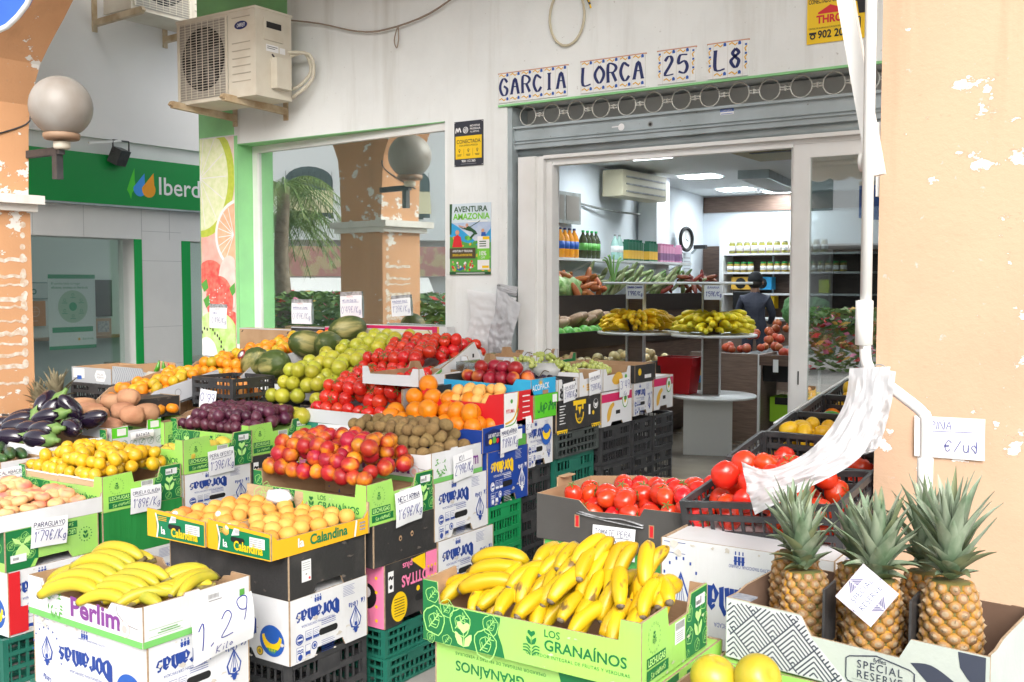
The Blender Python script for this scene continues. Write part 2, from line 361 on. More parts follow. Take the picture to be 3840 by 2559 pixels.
# display window
t = thing("display_window", "large display window in a white frame reflecting the street and arcade", "window")
wy = lambda x: .155 + (x + 2.36) * -.069           # the window sits askew in the wall
def skew(x0, x1, z0, z1, a, b): return [(x, wy(x) + d, z) for d in (a, b) for x, z in ((x0, z0), (x1, z0), (x1, z1), (x0, z1))], [(0, 1, 2, 3), (7, 6, 5, 4), (0, 4, 5, 1), (1, 5, 6, 2), (2, 6, 7, 3), (3, 7, 4, 0)]
m = MB(); m.add(*skew(-2.404, -2.350, 1.12, 2.554, -.02, .03)); m.add(*skew(-2.350, -.507, 2.505, 2.554, -.02, .03)); m.add(*skew(-2.350, -.507, 1.12, 1.16, -.02, .03)); m.build("frame", ALU, t)
MB().add(*skew(-2.350, -.507, 1.16, 2.505, 0, .006)).build("pane", GLASS, t)
# printed fruit panel on the end of the wall
t = thing("fruit_poster", "tall printed panel of lime, orange, strawberries and kiwi at the wall end", "printed panel")
m = MB(); F = Face(m, (-2.814, -.006, 1.0), (1, 0, 0), (0, 0, 1)); W_, H_ = .374, 1.62
MATS2 = dict(lime=mat("print_lime", (.55, .62, .08), .4, (.45, .55, .05), 30), pulp=mat("print_lime_pulp", (.70, .78, .42), .4, (.82, .85, .6), 22), orange=mat("print_orange_flesh", (.85, .42, .25), .4, (.88, .52, .34), 18),
             berry=mat("print_strawberry", (.72, .08, .07), .4, (.8, .22, .16), 26), kiwi=mat("print_kiwi", (.42, .66, .16), .4, (.62, .78, .38), 16), pale=mat("print_pale", (.80, .72, .66), .4, (.75, .55, .5), 9), pink=mat("print_melon_pink", (.84, .36, .30), .4, (.86, .52, .45), 10))
def clipcirc(cx, cy, r, n=40, ry=None):
    P = [(min(W_, max(0, cx + r * math.cos(6.2832 * i / n))), min(H_, max(0, cy + (ry or r) * math.sin(6.2832 * i / n)))) for i in range(n)]
    Q = [P[0]]
    for p in P[1:]:
        if abs(p[0] - Q[-1][0]) + abs(p[1] - Q[-1][1]) > 1e-4: Q.append(p)
    return Q
F.poly(clipcirc(.02, 1.33, .36, ry=.44), 0, 2); F.poly(clipcirc(.0, 1.33, .31, ry=.39), 1, 3)
for k in range(7):
    a = -1.4 + k * .47; F.stroke([(.0, 1.33), (max(0, .29 * math.cos(a)), min(H_, 1.33 + .37 * math.sin(a)))], .007, 7, 4)
F.rect(0, .66, W_, 1.02, 6, 1); F.poly(clipcirc(.42, .90, .26), 7, 5); F.poly(clipcirc(.42, .90, .235), 2, 6)
for k in range(8):
    a = 2.0 + k * .3; F.stroke([(W_ - .01, .90), (max(.2, .40 + .22 * math.cos(a)), .90 + .22 * math.sin(a))], .006, 7, 7)
F.poly(clipcirc(.10, .60, .15, ry=.12), 3, 8); F.poly(clipcirc(.31, .55, .12, ry=.2), 5, 9); F.poly(clipcirc(.2, .42, .15, ry=.18), 3, 10); F.poly(clipcirc(.33, .24, .1, ry=.1), 3, 9)
for k in range(30): F.circ(.08 + rnd.random() * .24, .30 + rnd.random() * .24, .005, 7, 12, n=6)
F.poly(clipcirc(.16, .08, .27, ry=.26), 4, 13); F.poly(clipcirc(.05, .0, .12, ry=.14), 7, 14)
for k in range(16):
    a = .15 + k * .17; r_ = rnd.uniform(.16, .2); q = (.05 + r_ * math.cos(a), r_ * math.sin(a) + .02)
    if 0 < q[0] < W_ and q[1] > 0: F.circ(q[0], q[1], .008, 8, 15, n=8, ry=.013)
for a, b in ((.03, .48), (.05, .36), (.34, .45)): F.poly([(a, b), (min(W_, a + .05), b + .03), (min(W_, a + .03), b + .1), (max(0, a - .03), b + .06)], 9, 11)
F.mb.box(-2.814, -2.44, -.006, 0, 1.0, 2.62, 5)
m.build("print", [MATS2["lime"], MATS2["pulp"], MATS2["orange"], MATS2["berry"], MATS2["kiwi"], MATS2["pale"], MATS2["pink"], WHITEP, BLACKP, LEAFG], t)
# shutter, grille, door
t = thing("rolling_shutter", "half hidden grey metal rolling shutter box above the shop door", "shutter")
m = MB(); m.box(-.03, .0, .0, .3, 0, 2.6); m.box(2.6, 2.64, 0, .3, 0, 2.6); m.build("side_rail", METAL, t)
m = MB(); m.box(.0, 2.6, .17, .3, 2.36, 2.6); m.build("back_plate", mat("shutter_box_grey", (.50, .50, .48), .6, (.43, .43, .41), 3), t)
m = MB(); m.box(.0, 2.6, .03, .07, 2.35, 2.478); m.box(.0, 2.6, .02, .03, 2.38, 2.386); m.box(.0, 2.6, .02, .03, 2.398, 2.403); m.box(.0, 2.6, .012, .03, 2.470, 2.484)
m.tube([(.0, .09, 2.335), (2.6, .09, 2.335)], .03, 10); m.build("bottom_bar", METAL, t)
m = MB()
for k in range(16):
    cx = .081 + .1655 * k
    if cx > 2.55: break
    m.tube([(cx + .056 * math.cos(a * .3927), .05, 2.547 + .056 * math.sin(a * .3927)) for a in range(16)], .0036, 6, 0, True)
    m.box(cx + .058, cx + .108, .044, .056, 2.551, 2.556); m.box(cx + .058, cx + .108, .044, .056, 2.538, 2.543); m.box(cx + .08, cx + .086, .042, .058, 2.534, 2.560)
m.build("ring_grille", mat("galvanised", (.66, .66, .62), .4, (.50, .48, .42), 14, metal=.2), t)
m = MB(); F = Face(m, (0, .029, 2.35), (1, 0, 0), (0, 0, 1)); F.rect(1.31, .088, 1.385, .118, 0); F.rect(1.31, .103, 1.385, .118, 1, 2)
F.text("CERRAJERIA", 1.347, .106, .008, 0, 3); F.rect(1.315, .091, 1.38, .094, 1, 3); F.rect(.66, .076, .73, .082, 0); F.circ(.72, .075, .02, 0, 1)
m.build("sticker", [WHITEP, BLUE], t); m = MB(); F = Face(m, (0, .029, 2.35), (1, 0, 0), (0, 0, 1)); F.circ(.9, .075, .016, 3, 1); F.circ(.9, .075, .009, 2, 2); m.build("lock", [WHITEP, BLUE, DARK, METALD], t); m = MB(); F = Face(m, (0, .029, 2.35), (1, 0, 0), (0, 0, 1)); F.rect(2.2, .05, 2.27, .11, 4); F.rect(2.2, .066, 2.27, .088, 0, 2)
for k in range(14): F.circ(rnd.uniform(.1, 2), rnd.uniform(.01, .12), rnd.uniform(.002, .005), 3, 1, n=7)
m.build("sticker_and_stains", [WHITEP, BLUE, DARK, METALD, GREENS], t)
t = thing("sliding_door", "white aluminium sliding door frame, opened to the left half", "door")
MB().box(.03, .15, .02, .3, 0, 2.30).build("pilaster", ALU, t)
m = MB(); m.box(.15, .19, .05, .12, 0, 2.30); m.box(.19, .215, .08, .15, 0, 2.28); m.box(.215, .245, .06, .13, 0, 2.265)
m.box(.19, 2.6, .05, .08, 2.285, 2.305); m.box(.215, 2.6, .08, .14, 2.262, 2.285); m.box(.245, 1.69, .07, .12, 2.245, 2.262); m.build("frame", ALU, t)
m = MB(); m.box(1.69, 1.775, .085, .125, 0, 2.262); m.box(1.775, 2.6, .085, .125, 2.19, 2.262); m.box(1.775, 2.6, .085, .125, 0, .12); m.box(1.676, 1.69, .095, .115, 0, 2.262); l = m.build("sliding_leaf", ALU, t)
MB().box(1.775, 2.6, .1, .106, .12, 2.19).build("pane", GLASSD, l); MB().box(1.73, 1.736, .082, .085, 1.02, 1.09).build("handle_slot", DARK, l)
# ------------------------------------------------------------------ address tiles
def tiles(txt, x0, x1, z0, z1, label, ends):
    t = thing("address_tiles", label, "tile sign", (x0, -.028, z0), 0, "ceramic address tiles over the door")
    W_, H_ = x1 - x0, z1 - z0; n = len(txt); m = MB(); m.box(0, W_, 0, .008, 0, H_); m.build("tile_backing", mat("glazed_tile", (.80, .81, .80), .15, (.76, .77, .76), 6), t)
    m = MB(); F = Face(m, (0, 0, 0), (1, 0, 0), (0, 0, 1)); e = .03 if ends else 0; cw = (W_ - 2 * e) / n
    for i, ch in enumerate(txt):
        c = e + cw * (i + .5); F.hand(ch, c, .046, H_ * .54, 0, 3, .20, 0, .80 if ch not in "I1" else 1, sl=0, mod='serif', wob=0, serif=ch not in "GCO0258", seed=i)
        for q in (.018, H_ - .012):
            F.stroke([(c - .034, q), (c - .018, q + .008), (c, q - .006), (c + .012, q + .004)], .007, 1, 2); F.rect(c + .016, q - .006, c + .032, q + .008, 2, 2); F.circ(c + .024, q + .006, .007, 2, 3, n=7)
    if ends:
        for q in (.012, W_ - .012):
            for k in range(3): F.stroke([(q, .035 + k * .045), (q - .006, .05 + k * .045), (q + .006, .062 + k * .045)], .007, 1, 2); F.rect(q - .006, .064 + k * .045, q + .006, .074 + k * .045, 2, 2)
    for i in range(n + 1): F.rect(e + cw * i - .0012, .0, e + cw * i + .0012, H_, 3, 1)
    m.build("painted_letters", [NAVY, GOLD, BLUE, mat("grout", (.6, .58, .54), .8)], t)
    MB().box(-.006, W_ + .006, .002, .007, H_, H_ + .007).build("mortar_edge", mat("terracotta_mortar", (.55, .30, .2), .8), t)
tiles("GARCIA", -.078, .400, 2.625, 2.795, "white ceramic tiles reading GARCIA in dark serif letters", False)
tiles("LORCA", .490, .895, 2.625, 2.800, "white ceramic tiles reading LORCA in dark serif letters", False)
tiles("25", .970, 1.190, 2.625, 2.800, "white ceramic number tiles reading 25 with painted border", True)
tiles("L8", 1.260, 1.482, 2.620, 2.800, "white ceramic tiles reading L8 with painted border", True)
# ------------------------------------------------------------------ signs on the wall
def plate(name, label, cat, x0, x1, z0, z1, y=-.006, base=PAPER, th=.004):
    t = thing(name, label, cat, (x0, y, z0)); m = MB(); m.box(0, x1 - x0, 0, th, 0, z1 - z0); m.build("sheet", base, t)
    m = MB(); return t, m, Face(m, (0, 0, 0), (1, 0, 0), (0, 0, 1)), x1 - x0, z1 - z0
t, m, F, a, b = plate("alarm_sign", "black and yellow alarm plate reading CONECTADA beside the display window", "sign", -.428, -.208, 2.27, 2.545, base=mat("sign_charcoal", (.03, .032, .045), .35))
F.rect(.01, .045, a - .01, .185, 1); F.text("CONECTADA", a / 2, .140, .022, 0, 2, bold=.012, sx=.92); F.text("CON AVISO A POLICIA", a / 2, .121, .0105, 0, 2, bold=.01, sx=.9)
for k in range(3):
    c = .04 + k * .068; F.circ(c, .098, .008, 0, 2, n=10); F.circ(c, .098, .005, 1, 3, n=10); F.rect(c - .003, .084, c + .003, .092, 0, 2)
    F.rect(c - .017, .070, c + .017, .073, 0, 2); F.rect(c - .014, .063, c + .014, .066, 0, 2)
    if k < 2: F.rect(c + .033, .062, c + .0345, .106, 0, 2)
F.stroke(curve([(.012, .205), (.02, .235), (.03, .212), (.04, .235), (.052, .208)]), .008, 2, 2); F.circ(.088, .22, .02, 2, 2); F.circ(.088, .22, .016, 3, 3)
for k in (-1, 0, 1): F.stroke([(.074, .214 + k * .008), (.102, .224 + k * .008)], .004, 2, 4)
for k, s in enumerate(("MOVISTAR", "PROSEGUR", "ALARMAS")): F.text(s, .122, .238 - k * .018, .0115, 2, 2, al='L', bold=.012 if k < 2 else 0, sx=.95)
F.text("900 112 365", a / 2, .024, .0145, 2, 2, bold=.015); F.rect(.05, .012, a - .05, .0145, 4, 2)
for q in ((.006, .006), (a - .006, .006), (.006, b - .006), (a - .006, b - .006)): F.circ(*q, .003, 2, 2, n=8)
m.build("printed_face", [BLACKP, YEL, WHITEP, MATS["sign_charcoal"], GREYP], t)
t, m, F, a, b = plate("adventure_poster", "colourful AVENTURA AMAZONIA park poster taped under the alarm plate", "poster", -.464, -.150, 1.60, 2.04)
F.rect(0, 0, a, b, 0, 1); F.poly([(0, .33), (.06, .30), (.12, .26), (.22, .19), (.31, .28), (a, .3), (a, b), (0, b)], 1, 2); F.poly([(0, .0), (a, 0), (a, .2), (.26, .17), (.12, .2), (0, .24)], 2, 3)
for k in range(60): F.circ(rnd.uniform(.01, a - .01), rnd.uniform(.02, .24), rnd.uniform(.006, .016), rnd.choice((2, 2, 8, 11)), 4, n=7)
F.poly([(0, .25), (.012, .25), (.02, b), (0, b)], 3, 4)
F.rect(0, b - .118, a, b - .0, 9, 3); F.text("AVENTURA", a / 2 + .005, b - .052, .034, 3, 6, bold=.02); F.text("AMAZONIA", a / 2 + .01, b - .098, .036, 8, 6, bold=.03)
F.rect(.14, b - .116, .29, b - .110, 4, 6)
F.poly([(.10, .285), (.15, .30), (.2, .27), (.215, .25), (.2, .245), (.17, .265), (.13, .275), (.07, .30)], 3, 6); F.circ(.135, .306, .011, 5, 7, n=10); F.stroke([(.07, .305), (.13, .29)], .007, 5, 7); F.stroke([(.15, .29), (.235, .33)], .004, 3, 7); F.stroke([(.2, .26), (.16, .225)], .014, 3, 6)
F.circ(.06, .262, .016, 5, 6, n=10); F.poly([(.02, .17), (.1, .17), (.085, .235), (.06, .248), (.035, .235)], 6, 6); F.circ(.255, .27, .012, 5, 6, n=10); F.poly([(.235, .19), (.285, .19), (.275, .26), (.245, .26)], 12, 6)
F.rect(.0, .1, .2, .165, 10, 7); F.text("AVENTURA Y TIROLINAS", .1, .14, .013, 4, 8, sx=.72, bold=.02); F.text("ZIPLINES & ADVENTURE PARK", .1, .115, .013, 7, 8, sx=.6, bold=.02)
F.rect(.215, .03, a - .01, .235, 4, 7); F.rect(.215, .09, a - .01, .16, 8, 8); F.text("10%", .257, .118, .026, 4, 9, bold=.02, sx=.9); F.text("OFF", .257, .098, .013, 4, 9); F.rect(.23, .172, .28, .178, 3, 8); F.rect(.23, .186, .28, .192, 3, 8); F.rect(.23, .2, .28, .206, 3, 8); F.rect(.255, .215, .304, .233, 7, 8); F.rect(.25, .04, .3, .055, 7, 8)
for k in range(34): F.circ(.02 + rnd.random() * .16, .03 + rnd.random() * .055, .007, rnd.choice((4, 5, 6, 12, 5)), 7, n=8)
F.rect(0, 0, a, .018, 3, 9); F.rect(.05, .007, .27, .011, 4, 10)
m.build("printed_face", [SKYB, mat("poster_sky", (.32, .45, .70), .4, (.62, .68, .74), 7), LEAFG, mat("forest_print", (.02, .09, .03), .4), WHITEP, mat("skin_print", (.62, .34, .22), .4), RED, YEL, mat("bright_green_print", (.20, .60, .05), .4), mat("poster_pale", (.62, .72, .78), .4), mat("poster_brown", (.08, .06, .03), .4), GOLD, BLUE], t)
t, m, F, a, b = plate("alarm_notice", "torn yellow ATENCION alarm notice above the door", "sign", 1.785, 2.090, 2.735, 3.10, y=-.026, base=YEL)
F.rect(.008, .225, .29, .36, 1, 1); F.text("ATENCION", .155, .243, .045, 0, 2, bold=.03, sx=.95); F.text("CONECTADO CON CENTRAL DE ALARMAS", .008, .195, .022, 1, 2, al='L', sx=.55, bold=.015)
F.poly([(.055, .15), (.115, .183), (.2, .15), (.2, .142), (.055, .142)], 2, 2); F.text("THRON", .13, .098, .036, 2, 2, bold=.04, sx=.9); F.text("CENTRAL DE ALARMAS AUTORIZADA POR LA DGP", .01, .070, .008, 1, 2, al='L', sx=.7); F.text("902 202", .055, .025, .036, 1, 2, al='L', bold=.025, sx=.88)
F.circ(.03, .035, .014, 1, 2, n=12); F.rect(.012, .045, .048, .056, 1, 2); F.circ(.03, .035, .007, 0, 3, n=10)
F.poly([(.205, .12), (.285, .12), (.29, .17), (.26, .21), (.262, .235), (.235, .235), (.235, .21), (.212, .18)], 1, 2); F.circ(.248, .25, .022, 1, 2, n=12); F.rect(.212, .1, .262, .106, 1, 2); F.rect(.258, .05, .264, .1, 1, 2); F.stroke([(.24, .18), (.25, .12)], .008, 0, 3)
m.build("printed_face", [YEL, BLACKP, RED], t)
# ------------------------------------------------------------------ arcade pillars, arch, ceiling
t = thing("arcade_pillar", "peach rendered arcade pillar on the right with flaking paint and a pineapple price sheet", "pillar")
MB().box(2.61, 3.35, -1.85, -1.35, 0, 4.2).build("shaft", PEACH, t)
t = thing("arcade_pillar", "orange rendered arcade pillar on the left, worn white paint drips, stone capital", "pillar")
MB().box(-3.34, -2.76, -1.85, -1.4, 0, 2.0).build("shaft", PEACHL, t)
m = MB(); m.box(-3.40, -2.715, -1.90, -1.375, 2.0, 2.045); m.box(-3.44, -2.665, -1.94, -1.355, 2.045, 2.1); m.build("capital", plaster("old_stone", (.72, .70, .66), (.45, .30, .22), .66), t)
m = MB(); F = Face(m, (-2.759, -1.85, 0), (0, 1, 0), (0, 0, 1))
for k in range(9): F.circ(.40 + rnd.uniform(-.01, .01), 1.92 - k * .075 + rnd.uniform(-.01, .01), rnd.uniform(.012, .02), 0, 1, n=9, ry=.02)
for k in range(11):
    z = 1.68 - k * .075 + rnd.uniform(-.02, .02); q = [(.12 + .03 * i, z + rnd.uniform(-.008, .008)) for i in range(10)]; F.stroke(q, rnd.uniform(.012, .03), 0, 1); F.circ(q[-1][0], z + .012, .022, 0, 2, n=9, ry=.03)
m.build("paint_daubs", mat("white_daub", (.70, .66, .60), .85, (.55, .40, .28), 30), t)
arch = [(-2.775, 2.1), (-2.753, 2.51), (-2.733, 2.668), (-2.68, 2.78), (-2.611, 2.907), (-2.521, 3.0), (-2.433, 3.08), (-2.347, 3.155), (-2.246, 3.253), (-2.1, 3.37), (-1.8, 3.53), (-1.4, 3.68), (-.8, 3.8), (0, 3.86), (2.61, 3.9)]
larch = [(-6.1 - q[0], q[1]) for q in reversed(arch[:13])]
m = MB(); Face(m, (0, -1.85, 0), (1, 0, 0), (0, 0, 1)).slab([(3.35, 4.2), (3.35, 4.9), (-9, 4.9), (-9, 3.6), (-6, 3.8)] + larch + arch + [(2.61, 4.2)], .45, 0)
tag(m.build("arcade_arch", PEACHL), "orange rendered arch rising from the left pillar", "arch")
MB().box(-9, 4.6, -1.4, -.02, 4.32, 4.4).build("ceiling", WHITE)["kind"] = "structure"
# pendant cable across the arch foot
tag(MB().tube(curve([(-2.757, -1.8, 2.40), (-2.752, -1.6, 2.47), (-2.75, -1.42, 2.55), (-2.74, -1.385, 2.62)]), .006, 6).build("cable", BLK), "dark cable running up the left pillar to the globe lamp", "cable")
# globe lamp
t = thing("globe_lamp", "dusty white globe lamp on a black bracket behind the left pillar", "lamp", (-2.40, -1.40, 2.63))
m = MB(); m.ball((0, 0, 0), .186, 32, 20); m.build("globe", mat("frosted_dusty_globe", (.36, .35, .33), .45, (.24, .21, .18), 3.2, stretch=(1, 1, .6)), t)
m = MB(); m.lathe([(.10, -.20), (.108, -.185), (.108, -.165), (.09, -.16)], 24, 1); m.lathe([(.035, -.26), (.05, -.25), (.05, -.215)], 14); m.build("lamp_collar", [CREAM, mat("rusty_rim", (.30, .19, .12), .6)], t)
m = MB(); m.box(-.37, -.0, -.02, .02, -.29, -.245); m.box(-.075, -.025, -.022, .022, -.44, -.245); m.build("bracket", BLK, t)
# floodlight
t = thing("floodlight", "small black floodlight hanging from a white arm near the green sign", "floodlight", (-4.447, .482, 2.702))
m = MB(); m.box(-.05, .05, -.07, .07, -.12, .02); m.build("housing", BLK, t, rot=(0, R(25), R(20)))
m = MB(); m.bar((-.0, -.08, -.02), (0, -.08, .09), .012, .012); m.bar((0, .08, -.02), (0, .08, .09), .012, .012); m.bar((0, -.08, .09), (0, .08, .09), .012, .012); m.build("yoke", BLK, t)
m = MB(); m.bar((0, 0, .09), (-.02, -.30, .04), .02, .02); m.build("arm", ALU, t)
BEFORE = set(bpy.data.objects)
# ------------------------------------------------------------------ neighbouring office
t = thing("office_building", "white tiled shopfront of the neighbouring energy office with two glazed openings", "building")
m = MB(); m.box(-3.7, -3.4, -1.25, 1.9, 1.888, 4.4); m.box(-3.7, -3.4, -.10, .275, 0, 1.888); m.box(-3.7, -3.4, 1.0, 1.9, 0, 1.888)
m.build("wall", IBW, t); MB().box(-3.4, -3.36, -1.25, 1.9, 2.62, 4.4).build("upper_wall", mat("office_upper_paint", (.83, .82, .80), .8, (.78, .77, .75), 1.2), t)
m = MB(); m.box(-3.41, -3.395, -.165, -.102, .3, 1.886); m.box(-3.41, -3.395, .277, .36, .3, 1.886); m.build("green_strip", GREEND, t)
m = MB()
for z in (1.95, 1.72, 1.2, .9): m.box(-3.3992, -3.3985, -.1, .27, z, z + .003)
for y in (-1.0, -.6, -.1, .16, .5): m.box(-3.3992, -3.3985, y, y + .003, 1.89, 2.13)
m.build("tile_joint", mat("joint", (.45, .46, .46), .8), t)
MB().box(-3.56, -3.55, -1.25, -.165, .05, 1.888).build("pane", GLASSI, t); MB().box(-3.56, -3.55, .36, 1.0, .05, 1.888).build("pane", GLASSI, t)
t = thing("office_sign", "wide green fascia sign with a leaf logo reading Iberdrola", "sign")
MB().box(-3.4, -3.335, -1.25, 1.7, 2.135, 2.50).build("fascia", GREENS, t); MB().box(-3.4, -3.325, -1.25, 1.7, 2.12, 2.133).build("edge_trim", METAL, t)
m = MB(); F = Face(m, (-3.334, 0, 2.135), (0, 1, 0), (0, 0, 1))
def drop(cx, cy, r, mi, l, k=1.0):
    P = [(cx + r * math.cos(a) * (1 if math.sin(a) < 0 else 1), cy + r * math.sin(a) * 1.0) for a in [math.pi * (.95 + 1.25 * i / 18) for i in range(19)]]
    F.poly(P + [(cx + r * .75, cy + r * 2.1)], mi, l)
F.poly([(-.27, .12), (-.235, .21), (-.20, .29), (-.20, .2), (-.19, .14), (-.225, .1), (-.235, .05), (-.25, .09)], 0, 1); drop(-.155, .135, .058, 1, 2); drop(-.075, .135, .062, 2, 3)
F.text("Iberdrola", .02, .105, .135, 3, 2, al='L', bold=.008); m.build("logo_and_lettering", [mat("leaf_green", (.07, .60, .03), .4), mat("drop_blue", (.05, .30, .80), .4), mat("drop_orange", (.88, .35, .01), .4), WHITEP], t)
t = thing("office_room", "dim grey room of the neighbouring office seen through its glass", "room")
OFW = mat("office_wall_grey", (.62, .68, .64), .8)
m = MB(); m.box(-6.65, -6.55, -1.35, 4, 0, 2.8); m.box(-6.55, -3.7, 3.9, 4, 0, 2.8); m.box(-6.55, -3.7, -1.35, -1.25, 0, 2.8); m.build("wall", OFW, t); MB().box(-6.65, -5.5, -1.35, 4, 2.8, 2.9).build("ceiling_panel", OFW, t)  # ceiling stops short of the front so sky light brightens the room
t = thing("roll_up_banner", "white and green hanging banner about an efficient home in the office window", "banner", (-4.6, .0, 0), 0)
m = MB(); y0, y1, z0, z1 = -.145, .30, .98, 1.62; m.box(-.004, 0, y0, y1, z0, z1); m.build("sheet", mat("banner_pale", (.74, .80, .78), .5), t)
m = MB(); F = Face(m, (.0, y0, z0), (0, 1, 0), (0, 0, 1)); a, b = y1 - y0, z1 - z0
F.rect(0, b - .035, a, b, 0, 1); F.rect(0, 0, a, .03, 0, 1); F.text("El camino hacia tu hogar", .03, b - .085, .019, 0, 2, al='L'); F.text("eficiente, empieza en Iberdrola", .03, b - .12, .019, 0, 2, al='L', bold=.01)
F.circ(a / 2 + .005, b - .275, .14, 1, 1, n=30); F.circ(a / 2 + .005, b - .275, .037, 0, 2)
for k in range(6):
    q = (a / 2 + .005 + .09 * math.cos(k * 1.047 + .52), b - .275 + .09 * math.sin(k * 1.047 + .52)); F.circ(q[0], q[1] + .01, .014, 0, 2, n=8); F.circ(q[0], q[1] + .01, .01, 1, 3, n=8); F.rect(q[0] - .025, q[1] - .016, q[0] + .025, q[1] - .011, 0, 2)
F.rect(.03, .145, a - .03, .19, 0, 2); F.text("Iberdrola", a - .08, .075, .02, 0, 2); F.circ(a - .165, .083, .012, 2, 2)
m.build("printed_face", [mat("banner_green", (.02, .34, .15), .5), mat("banner_mint", (.42, .60, .45), .5), GOLD], t)
t = thing("office_wall_sign", "green lettering board on the far office wall", "sign", (-6.54, .35, 1.38)); MB().box(0, .01, 0, .75, 0, .18).build("board", mat("office_board", (.5, .56, .53), .6), t)
m = MB(); F = Face(m, (.011, 0, 0), (0, 1, 0), (0, 0, 1)); F.text("e tu pro", .38, .05, .085, 0, 1, bold=.02); F.rect(0, .165, .75, .172, 0); F.rect(0, .005, .75, .01, 0); m.build("lettering", mat("office_letter", (.02, .16, .10), .5), t)
t = thing("office_picture", "orange square picture with a globe icon on the office wall", "picture", (-6.54, .78, 1.10)); MB().box(0, .02, 0, .24, 0, .26).build("panel", mat("office_orange", (.60, .22, .04), .5), t)
m = MB(); F = Face(m, (.021, 0, 0), (0, 1, 0), (0, 0, 1)); F.circ(.12, .15, .055, 0); F.circ(.12, .15, .046, 1, 2); F.rect(.117, .1, .123, .2, 0, 3); F.rect(.07, .147, .17, .153, 0, 3); F.rect(.09, .05, .15, .06, 0); m.build("icon", [mat("office_pale_orange", (.7, .4, .25), .5), MATS["office_orange"]], t)
t = thing("office_picture", "dark framed panel beside the hanging banner in the office", "picture", (-6.54, 1.55, 1.18)); MB().box(0, .02, 0, .26, 0, .40).build("panel", mat("office_dark", (.05, .04, .04), .5), t); MB().box(.0, .025, -.012, 0, 0, .4).build("frame", METALD, t)
t = thing("office_picture", "small wooden framed photograph on the office shelf", "picture", (-6.52, 1.58, .98)); MB().box(0, .02, 0, .2, 0, .18).build("frame", mat("wood_frame", (.36, .22, .12), .5), t); MB().box(.02, .024, .03, .17, .03, .15).build("photo", mat("photo_print", (.4, .4, .38), .5, (.15, .16, .18), 40), t)
tag(MB().box(-6.55, -6.4, .7, 1.95, .95, .98).build("wall_shelf", mat("wood_frame", (.3, .2, .1))), "thin wooden shelf on the office wall", "shelf")
t = thing("office_desk", "pale office desk behind the glass", "desk", (-5.6, 1.3, 0)); MB().box(-.35, .35, 0, 1.5, .70, .73).build("top", mat("desk_top", (.42, .40, .34), .5), t)
for a in (-.3, .3):
    for b in (.05, 1.45): MB().box(a - .02, a + .02, b - .02, b + .02, 0, .70).build("leg", METALD, t)
t = thing("laptop", "open laptop on the pale office desk", "laptop", (-5.55, 1.55, .731), R(70)); MB().box(-.17, .17, -.12, .12, 0, .015).build("base", METALD, t); MB().box(-.17, .17, -.005, .005, 0, .22).build("screen", OFW, t, loc=(0, -.12, .012), rot=(R(15), 0, 0)); MB().box(-.18, .18, .0, .004, -.006, .226).build("lid", BLK, t, loc=(0, -.127, .012), rot=(R(15), 0, 0))
t = thing("office_chair", "black office chair in front of the desk", "chair", (-4.95, .75, 0), R(-60)); m = MB(); m.tube(curve([(0, .2, .42), (0, .24, .6), (0, .26, .8), (0, .25, .95)]), [.05, .16, .18, .12], 10, flat=.25, up=(1, 0, 0)); m.build("backrest", DARK, t); MB().lathe([(.05, .40), (.22, .41), (.22, .46), (.05, .47)], 18).build("seat", DARK, t); MB().lathe([(.03, .0), (.03, .4)], 10).build("column", METALD, t)
for k in range(5): MB().bar((0, 0, .06), (.26 * math.cos(k * 1.2566), .26 * math.sin(k * 1.2566), .03), .03, .03).build("leg", DARK, t)
OK_ = 1.1754                                       # the office stands deeper in the passage: built at 1:1, then moved there
for o in set(bpy.data.objects) - BEFORE:
    if o.parent is None: l = o.location; o.location = (-.6036 + OK_ * l.x, .905 + OK_ * l.y, -.272 + OK_ * l.z); o.scale = (OK_,) * 3
